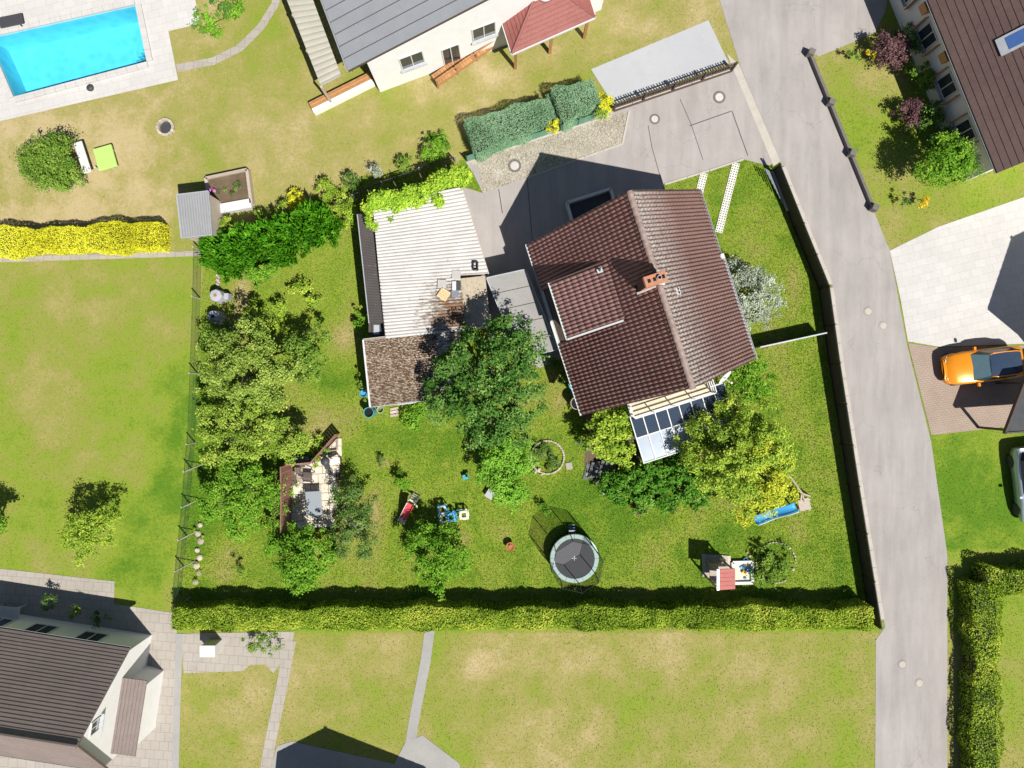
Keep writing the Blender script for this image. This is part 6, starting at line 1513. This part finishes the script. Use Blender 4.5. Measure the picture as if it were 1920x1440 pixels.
tree('round_tree', 'round bright green tree below the brown-roofed house', 'tree', (1760, 300), [(1770, 300, 2.4, 42, .9), (1800, 320, 2.2, 32, .9), (1750, 325, 2.0, 32, .9), (1785, 280, 2.6, 28, .9)], L_green, 640, .14, .12, 70, .28, holes=.15)
for px, py, lab in ((1600, 103, 'small dark shrub with orange side on the upper right lawn'), (1700, 373, 'small dark shrub with orange side at the lower end of the right lawn')):
    t = tree('small_shrub', lab, 'shrub', (px, py), [(px, py, .6, 13, 1)], L_dark, 620, .11, .03, px, .14); p = W(px + 32, py + 4)
    t2 = tree('orange_shrub', lab.replace('small dark shrub with orange side', 'small orange shrub next to the dark one'), 'shrub', (px + 30, py + 2), [(px + 30, py + 3, .5, 14, 1)], plain_leaf if 'plain_leaf' in globals() else globals().setdefault('plain_leaf', leafmat('leaf_orange', (.30, .16, .01), (.50, .30, .02), (.65, .45, .04))), 560, .11, .03, px + 1, .14)
lw = thing('low_wall', 'dark low roadside wall with square posts at the upper right lawn', 'wall', W(1570, 245))
p, q = W(1516, 104), W(1634, 392); MB().beam(p + up * .15, q + up * .15, .15, .30).build('wall', plain('dark_stone', (.16, .145, .14), .85, 0, .2, 6, .3), lw)
for s_ in (0, .32, .65, 1): a = p.lerp(q, s_); MB().box((a.x, a.y, .26), (.32, .32, .52), 1.19).build('post', MATS['dark_stone'], lw)
# --- lower left house
C_n, C_a = W(285, 1190), W(270, 1286); d3 = (C_a - C_n); hw3 = d3.length; d3.normalize(); n3 = Vector((d3.y, -d3.x, 0))
if n3.x > 0: n3 = -n3
M_slate = rooftile('grey_brown_tile', (.185, .148, .135), (.235, .19, .175), (.28, .24, .22), None, None)
lh, P3 = gable_house('neighbour_house', 'white gabled house with grey-brown roof at the lower left', C_n, d3, n3, hw3 * 2, 14, 3.2, 6.4, M_whitewall, M_slate, .35, .25, 26)
win(lh, P3(hw3, 0, 4.6), d3, .7, .8, -n3); win(lh, P3(1.6, 4.0, 1.7), n3, 1.2, 1.2, -d3) if False else None
for c_ in (2.5, 5.2, 7.6): win(lh, P3(0, c_, 1.6), n3, 1.3, 1.4, -d3, sill=False)
le = thing('side_extension', 'low brown-roofed extension on the gable of the lower left house', 'extension', W(252, 1300))
QE = [W(214, 1268, 2.7), W(276, 1276, 2.2), W(254, 1418, 2.2), W(192, 1410, 2.7)]
slope_panels(le, QE[1], QE[2], QE[0], QE[3], 9, M_slate, 'roof_course'); we = inset([(p.x, p.y) for p in QE], .42); MB().prism(we, 0, 2.1).build('wall', M_whitewall, le)
for px, py, mt, lab, r in ((95, 1128, L_shrub, 'dark potted shrub on the shaded lower left terrace', 18), (150, 1150, L_green2, 'green potted shrub on the shaded lower left terrace', 18), (185, 1165, L_dark, 'dark shrub near the corner of the lower left house', 16)):
    tree('terrace_shrub', lab, 'shrub', (px, py), [(px, py, .7, r, 1)], mt, 560, .12, .03, px, .18)
tt = thing('terrace_table', 'white garden table on the shaded lower left terrace', 'table', W(28, 1145)); p = W(28, 1145)
MB().box((p.x, p.y, .73), (1.5, .9, .04), R(-5)).build('table_top', M_white_pl, tt)
for dx, dy in ((-.65, -.35), (.65, -.35), (.65, .35), (-.65, .35)): MB().beam((p.x + dx, p.y + dy, 0), (p.x + dx, p.y + dy, .71), .06, .06).build('leg', M_white_pl, tt)
ub = thing('garden_cabinet', 'white garden cabinet on the patio below the hedge', 'cabinet', W(404, 1210)); p = W(404, 1208)
MB().box((p.x, p.y, .5), (.75, .55, 1.0)).build('body', M_white_pl, ub, False, .02); MB().box((p.x, p.y, 1.02), (.82, .62, .05)).build('lid', M_white_pl, ub)
tree('potted_shrub', 'wide green shrub on the patio below the hedge', 'shrub', (490, 1205), [(475, 1204, .6, 18, .9), (505, 1203, .6, 20, .9)], L_green2, 640, .12, .03, 52, .18)
# --- house below the frame whose shadow falls on the lawn
o4 = W(572, 1466); gable_house('neighbour_house', 'pale gabled house just below the picture whose shadow shows', o4, (1, -.10, 0), (-.10, -1, 0), 7.5, 9, 3.0, 6.0, M_whitewall, M_slate, .3, .2, 10)
# --- right edge: carport and two cars
cp = thing('carport', 'dark flat-roofed carport at the right edge', 'carport', W(1930, 745))
QC = [W(1922, 712, 2.5), W(2060, 695, 2.5), W(2070, 800, 2.5), W(1884, 812, 2.5)]
M_bitum = plain('bitumen_roof', (.06, .065, .07), .8, 0, .2, 2, .2)
MB().prism([(p.x, p.y) for p in QC], 2.38, 2.52).build('roof', M_bitum, cp)
for i in range(4): a, c = QC[i], QC[(i + 1) % 4]; MB().beam(a - up * .03, c - up * .03, .08, .22).build('fascia', M_wood_dk, cp)
for p in inset([(p.x, p.y) for p in QC], .3): MB().beam((p[0], p[1], 0), (p[0], p[1], 2.38), .12, .12).build('post', M_wood_dk, cp)
gable_house('neighbour_house', 'house beyond the right edge whose shadow falls on the white yard', W(1928, 652), (.64, .77, 0), (.77, -.64, 0), 6.5, 8, 4.4, 6.4, M_whitewall, M_brownroof, .3, .3, 10)
def car(px, py, rot, paint, lab):
    p = W(px, py); t = thing('parked_car', lab, 'car', p); M = Matrix.Translation(p) @ Matrix.Rotation(rot, 4, 'Z')
    def part(n_, b, mt, par=None, sm=False): return inst(n_, b.mesh(n_, mt, sm), par or t, M)
    # stations from nose (x = -2.1) to tail: x, half width low, half width belt, z low, z belt
    stt = [(-2.10, .55, .52, .38, .62), (-1.98, .76, .72, .26, .74), (-1.55, .86, .82, .20, .86), (-.95, .89, .85, .19, .96), (-.40, .89, .86, .18, .98), (.60, .89, .86, .18, .99), (1.35, .89, .85, .19, 1.00), (1.85, .84, .80, .24, 1.00), (2.05, .74, .70, .34, .90)]
    b = MB(); n = 9
    for x, a, c, zl, zb in stt:
        b.v += [(x, y, z) for y, z in ((-a * .9, zl), (-a, (zl + zb) * .5), (-c, zb - .05), (-c * .88, zb), (0, zb + .03), (c * .88, zb), (c, zb - .05), (a, (zl + zb) * .5), (a * .9, zl))]
    m = len(stt)
    for i in range(m - 1):
        for j in range(n - 1): k = i * n + j; b.f.append((k, k + 1, k + n + 1, k + n))
        b.f.append((i * n + n - 1, i * n, (i + 1) * n, (i + 1) * n + n - 1))
    b.f += [tuple(range(n)), tuple(range((m - 1) * n, m * n))[::-1]]
    part('body', b, paint, None, True)
    # cabin: base ring at the belt, roof ring above
    br = [(-.80, .70, .97), (-.35, .80, .99), (.6, .80, 1.0), (1.45, .78, 1.0), (1.88, .66, .98)]; tp = [(-.10, .55, 1.42), (.15, .61, 1.47), (.7, .62, 1.48), (1.3, .60, 1.45), (1.60, .54, 1.38)]
    for s in (-1, 1):
        g = MB()
        for i in range(4): a, c, e, f = br[i], br[i + 1], tp[i + 1], tp[i]; g.add([(a[0], s * a[1], a[2]), (c[0], s * c[1], c[2]), (e[0], s * e[1], e[2]), (f[0], s * f[1], f[2])], [(0, 1, 2, 3) if s < 0 else (3, 2, 1, 0)])
        part('side_window', g, M_winglass)
    part('windscreen', MB().quad((br[0][0], -br[0][1], br[0][2]), (br[0][0], br[0][1], br[0][2]), (tp[0][0], tp[0][1], tp[0][2]), (tp[0][0], -tp[0][1], tp[0][2])), M_wsg)
    part('rear_window', MB().quad((br[4][0], br[4][1], br[4][2]), (br[4][0], -br[4][1], br[4][2]), (tp[4][0], -tp[4][1], tp[4][2]), (tp[4][0], tp[4][1], tp[4][2])), M_winglass)
    r_ = MB()
    for x, y, z in tp: r_.v += [(x, -y, z), (x, -y * .5, z + .03), (x, y * .5, z + .03), (x, y, z)]
    for i in range(4):
        for j in range(3): q_ = i * 4 + j; r_.f.append((q_, q_ + 1, q_ + 5, q_ + 4))
    part('roof_panel', r_, M_wsg2 if paint is M_orange else paint, None, True)
    for s in (-1, 1):
        part('roof_rail', MB().tube([(x, s * (y + .02), z + .015) for x, y, z in tp], .03, 6), paint, None, True)
        part('mirror', MB().box((-.55, s * .98, .98), (.12, .18, .12)), paint); part('headlight', MB().box((-1.93, s * .55, .68), (.16, .30, .10), s * -.35), M_white_pl); part('tail_light', MB().box((1.98, s * .60, .80), (.10, .22, .16), s * .3), M_red_pl)
        for x in (-1.32, 1.30):
            wh = MB(); wh.lathe((0, 0, 0), [(.20, -.10), (.31, -.10), (.33, -.05), (.33, .05), (.31, .10), (.20, .10)], 22); M2 = M @ Matrix.Translation((x, s * .80, .33)) @ Matrix.Rotation(math.pi / 2, 4, 'X')
            w_ = inst('wheel', wh.mesh('wheel', M_dkgrey, False), t, M2); inst('rim', MB().lathe((0, 0, 0), [(.20, -.085), (.20, .085), (.05, .095), (.01, .095)], 16).mesh('rim', M_greymetal), w_, M2)
    part('licence_plate', MB().box((2.06, 0, .55), (.02, .5, .11)), M_white_pl)
M_orange = plain('orange_car_paint', (.80, .28, .015), .28, .1, .04, 3); M_silver = plain('pale_blue_car_paint', (.55, .62, .70), .25, .3, .04, 3)
M_wsg = plain('windscreen_glass', (.10, .17, .20), .08, 0, .1); M_wsg2 = plain('glass_roof', (.035, .055, .095), .10, 0, .1)
car(1828, 686, R(7), M_orange, 'orange hatchback with dark glass roof parked on the pinkish forecourt')
car(1921, 905, R(97), M_silver, 'pale silver-blue car cut off by the right edge')
hedge('clipped_hedge', 'clipped yellow-green hedge corner beside the road at the lower right', [W2(1823, 1560), W2(1823, 1084), W2(2040, 1066)], 1.5, 1.3, L_hedge, 15, 380, .11)
EXC.append([W2(1796, 1060), W2(2060, 1045), W2(2060, 1095), W2(1850, 1105), W2(1850, 1560), W2(1796, 1560)])
# --- pool garden
M_wtr, nt_, bs_n = new_mat('pool_water')
nt_.nodes.remove(bs_n); tb_ = nt_.nodes.new('ShaderNodeBsdfTransparent'); tb_.inputs['Color'].default_value = (.42, .90, 1.0, 1); gb_ = nt_.nodes.new('ShaderNodeBsdfGlossy'); gb_.inputs['Roughness'].default_value = .04
bu_ = nt_.nodes.new('ShaderNodeBump'); bu_.inputs['Strength'].default_value = .35; bu_.inputs['Distance'].default_value = .05; nt_.links.new(noise(nt_, pos(nt_), 2.6, 4), bu_.inputs['Height']); nt_.links.new(bu_.outputs[0], gb_.inputs['Normal'])
fr_n = nt_.nodes.new('ShaderNodeFresnel'); fr_n.inputs['IOR'].default_value = 1.33; nt_.links.new(bu_.outputs[0], fr_n.inputs['Normal'])
mx_ = nt_.nodes.new('ShaderNodeMixShader'); nt_.links.new(fr_n.outputs[0], mx_.inputs[0]); nt_.links.new(tb_.outputs[0], mx_.inputs[1]); nt_.links.new(gb_.outputs[0], mx_.inputs[2]); nt_.links.new(mx_.outputs[0], nt_.nodes['Material Output'].inputs['Surface'])
M_liner, nl_, bl_ = new_mat('pool_liner'); v_ = nl_.nodes.new('ShaderNodeTexVoronoi'); v_.feature = 'SMOOTH_F1'; v_.inputs['Scale'].default_value = 2.2; nl_.links.new(pos(nl_), v_.inputs['Vector'])
nl_.links.new(ramp(nl_, v_.outputs['Distance'], [(.1, (.34, .66, .78)), (.6, (.46, .76, .86))]), bl_.inputs['Base Color']); bl_.inputs['Roughness'].default_value = .5
pool = thing('swimming_pool', 'turquoise rectangular swimming pool with pale coping at the upper left', 'pool', W(130, 95))
pq = [W(-20, 72), W(255, 10), W(277, 117), W(28, 183)]
MB().add([(p.x, p.y, -.06) for p in pq][::-1], [(0, 1, 2, 3)]).build('water', M_wtr, pool)
MB().add([(x, y, -1.55) for x, y in POOL] + [(x, y, .02) for x, y in POOL], [(3, 2, 1, 0), (0, 1, 5, 4), (1, 2, 6, 5), (2, 3, 7, 6), (3, 0, 4, 7)]).build('basin', M_liner, pool)
for k in range(4):
    q0_, q1_ = pq[1].lerp(pq[2], .30), pq[1].lerp(pq[2], .70); inw = (pq[0] - pq[1]).normalized(); MB().prism([tuple((q0_ + inw * .02).xy), tuple((q1_ + inw * .02).xy), tuple((q1_ + inw * (.3 + .3 * k)).xy), tuple((q0_ + inw * (.3 + .3 * k)).xy)], -1.54, -.35 - .3 * k).build('step', M_liner, pool)
for i in range(4):
    a, c = pq[i], pq[(i + 1) % 4]; n = max(2, round((c - a).length / .6)); dd_ = (c - a).normalized(); nn_ = Vector((dd_.y, -dd_.x, 0)) * -.16
    for j in range(n): MB().beam(a.lerp(c, (j + .01) / n) + nn_ + up * .075, a.lerp(c, (j + .99) / n) + nn_ + up * .075, .32, .11).build('coping_stone', M_white, pool)
p = W(103, 136); rb = thing('pool_robot', 'small dark blue pool cleaner near the lower edge of the pool', 'pool cleaner', (p.x, p.y, -1.5)); MB().box((p.x, p.y, -1.44), (.42, .34, .16), .4).build('body', M_blue, rb, False, .04); MB().box((p.x, p.y, -1.34), (.2, .16, .06), .4).build('handle', M_dkgrey, rb)
p = W(171, 166); tag(MB().lathe((p.x, p.y, .02), [(.17, 0), (.2, .10), (.14, .18), (.02, .2)], 14).build('pool_filter', M_dkgrey, None, True), 'dark round pool filter on the deck below the pool', 'filter')
dk = thing('garden_lounger', 'dark lounger with green towel at the upper left pool corner', 'lounger', W(28, 42)); p = W(28, 44)
MB().box((p.x, p.y, .30), (1.3, .6, .08), R(12)).build('seat', M_dkgrey, dk, False, .03); [MB().beam((p.x + a_ * .5, p.y + c_ * .22, 0), (p.x + a_ * .5, p.y + c_ * .22, .28), .05, .05).build('leg', M_dkgrey, dk) for a_ in (-1, 1) for c_ in (-1, 1)]
tree('round_bush', 'big round dark green bush in the pool garden', 'bush', (100, 310), [(85, 295, 1.4, 38, .9), (115, 290, 1.4, 34, .9), (100, 320, 1.4, 42, .9), (70, 310, 1.1, 30, .9), (125, 325, 1.1, 30, .9)], L_green2, 760, .13, .08, 80, .26, fill=.2, holes=.1)
gl = thing('sun_lounger', 'white garden swing seat with lime green cushion beside the round bush', 'lounger', W(190, 300))
c_ = W(205, 300); MB().box((c_.x, c_.y, .38), (1.05, 1.25, .14), R(16)).build('cushion', plain('lime_cushion', (.42, .62, .16), .8, 0, .06), gl, False, .04)
c_ = W(168, 302); MB().box((c_.x, c_.y, .62), (.46, 1.75, .10), R(18)).build('backrest', M_white_pl, gl, False, .03)
for dx, dy in ((-.45, -.5), (.45, -.5), (.45, .5), (-.45, .5)): p = W(200, 300); MB().beam((p.x + dx, p.y + dy, 0), (p.x + dx, p.y + dy, .34), .06, .06).build('leg', M_white_pl, gl)
fp = thing('fire_pit', 'round grey stone fire pit on the dry pool lawn', 'fire pit', W(312, 240)); p = W(312, 240)
for k in range(14): a = k * 2 * math.pi / 14; inst('stone', MB().box((0, 0, .09), (.18, .14, .18)).mesh('stone', M_stone), fp, Matrix.Translation((p.x + .42 * math.cos(a), p.y + .42 * math.sin(a), 0)) @ Matrix.Rotation(a + 1.57, 4, 'Z'))
MB().lathe((p.x, p.y, .02), [(.34, 0), (.02, .01)], 16).build('ash', M_dkgrey, fp)
gs = thing('garden_shed', 'small shed with plain grey flat roof at the end of the golden hedge', 'shed', W(362, 410))
QG = [W(331, 365, 2.1), W(390, 358, 2.1), W(397, 440, 2.0), W(340, 446, 2.0)]
M_flat = plain('grey_felt', (.27, .275, .285), .7, 0, .08, 1.5)
for j in range(3): corr_sheet(QG, j / 3, (j + 1) / 3, 0, 1, 12, .012, M_flat, gs, .006 * j, 'roof_sheet', True)
wg = inset([(p.x, p.y) for p in QG], .12); MB().prism(wg, 0, 1.95).build('wall', M_wood_pale, gs)
for i in range(4): fascia(QG[i], QG[(i + 1) % 4], M_zinc, gs, .05, .14, -.05)
rb = thing('raised_bed', 'white-framed raised bed with pink flowers beside the grey shed', 'raised bed', W(432, 362))
rq = [W(392, 338), W(468, 322), W(476, 384), W(400, 398)]
for i in range(4): a, c = rq[i], rq[(i + 1) % 4]; MB().beam(a + up * .22, c + up * .22, .5 if i == 2 else .16, .44).build('plank', M_whitepaint if i == 2 else M_wood_pale, rb)
MB().prism([(p.x, p.y) for p in rq], 0, .30).build('soil', M_soil, rb)
tree('pink_flower', 'pink flowering plant in the corner of the raised bed', 'flower', (396, 361), [(396, 362, .6, 9, 1)], leafmat('petal_pink', (.45, .06, .28), (.65, .14, .45), (.75, .3, .6)), 700, .10, .02, 90, .1, trunk=False)
tree('bed_greens', 'low greens growing in the raised bed', 'plant', (440, 355), [(425, 355, .45, 16, .4), (450, 350, .45, 14, .4)], L_shrub, 300, .10, .02, 91, .14, trunk=False)
for k, (px, py, r, mt, lab) in enumerate(((555, 378, 22, L_yhedge, 'golden round shrub, leftmost of the row behind the boundary fence'), (612, 355, 20, L_vine, 'yellow-green round shrub, second in the row behind the boundary fence'), (660, 338, 18, L_shrub, 'dull brownish shrub, third in the row behind the boundary fence'), (705, 322, 14, L_silver, 'small grey shrub, fourth in the row behind the boundary fence'), (757, 306, 16, L_green2, 'small green shrub, fifth in the row behind the boundary fence'), (815, 280, 32, L_green, 'large round bright green shrub at the end of the row by the blue-green hedge'), (530, 395, 16, L_vine, 'small green shrub squeezed above the cypress row'), (490, 408, 14, L_yell2, 'small yellowish shrub above the middle of the cypress row'), (425, 420, 16, L_vine, 'small bright shrub above the left end of the cypress row'))):
    tree('round_shrub', lab, 'shrub', (px, py), [(px, py, .5, r, 1.0), (px + 3, py - 4, .8, r * .6, 1)], mt, 700, .11, .04, 100 + k, .16, group='round shrubs in a row behind the boundary fence', fill=.2, holes=.08)
tree('path_shrub', 'green shrub inside the bend of the garden path', 'shrub', (395, 45), [(390, 40, .9, 26, .9), (405, 60, .7, 20, .9), (440, 20, .8, 22, .9)], L_green, 560, .13, .05, 120, .22)
tree('path_shrub', 'dark shrub at the top edge inside the garden path bend', 'shrub', (425, 5), [(425, 5, .8, 26, .9)], L_dark, 560, .13, .05, 121, .22)
for k, (px, py, r) in enumerate(((170, 945, 44), (165, 1000, 38), (0, 965, 30))):
    if k == 0: tree('lawn_tree', 'green tree alone on the left neighbour lawn', 'tree', (172, 985), [(160, 990, 2.0, 36), (190, 985, 2.0, 34), (165, 1020, 1.8, 34), (185, 1010, 2.2, 30), (140, 1005, 1.8, 24)], L_vine, 420, .14, .10, 130, .28)
    if k == 2: tree('lawn_tree', 'tree crown cut off by the left edge of the picture', 'tree', (2, 985), [(-20, 990, 2.0, 30), (-5, 970, 2.2, 22)], L_green, 520, .14, .09, 131, .28)

# ================================================================== GRASS
def tufts(name, n, box, inside, seed, hgt):
    g = np.random.default_rng(seed)
    x = g.uniform(box[0], box[2], n); y = g.uniform(box[1], box[3], n); P = np.stack([x, y], 1)
    d, inn = dryness(x, y); keep = inn if inside else ~inn
    for q in EXC: keep &= ~inpoly(P, q)
    P = P[keep]; d = d[keep]; m = len(P)
    big = np.sin(P[:, 0] * .9 + 1.3 * np.sin(P[:, 1] * .7)) * np.cos(P[:, 1] * .8 + np.sin(P[:, 0] * 1.1)) * .06
    d = d + big + g.normal(0, .24, m)
    a = g.random(m) * 6.283; lean = g.uniform(.3, 1.0, m); h = hgt * g.uniform(.6, 1.4, m); w_ = g.uniform(.014, .030, m)
    dx, dy = np.cos(a), np.sin(a)
    V = np.empty((m, 3, 3), np.float32)
    V[:, 0] = np.stack([P[:, 0] - dy * w_, P[:, 1] + dx * w_, np.full(m, .0)], 1)
    V[:, 1] = np.stack([P[:, 0] + dy * w_, P[:, 1] - dx * w_, np.full(m, .0)], 1)
    V[:, 2] = np.stack([P[:, 0] + dx * h * lean, P[:, 1] + dy * h * lean, h * (1.15 - lean * .6)], 1)
    me = bpy.data.meshes.new(name); me.vertices.add(3 * m); me.vertices.foreach_set('co', V.ravel())
    me.loops.add(3 * m); me.loops.foreach_set('vertex_index', np.arange(3 * m, dtype=np.int32)); me.polygons.add(m); me.polygons.foreach_set('loop_start', np.arange(0, 3 * m, 3, dtype=np.int32))
    at = me.attributes.new('dry', 'FLOAT', 'FACE'); at.data.foreach_set('value', np.clip(d, 0, 1).astype(np.float32))
    me.materials.append(blade_m); me.update(calc_edges=True)
    o = bpy.data.objects.new(name, me); C.objects.link(o); tag(o, kind='stuff'); return o
tag(tufts('lawn_grass', 420000, (-19, -13.7, 21, 17.5), True, 1, .065), 'short green grass of the fenced garden lawn', 'grass')
tag(tufts('meadow_grass', 240000, (-29, -22, 29, 22), False, 2, .045), 'dry yellowish grass of the neighbouring lawns', 'grass')
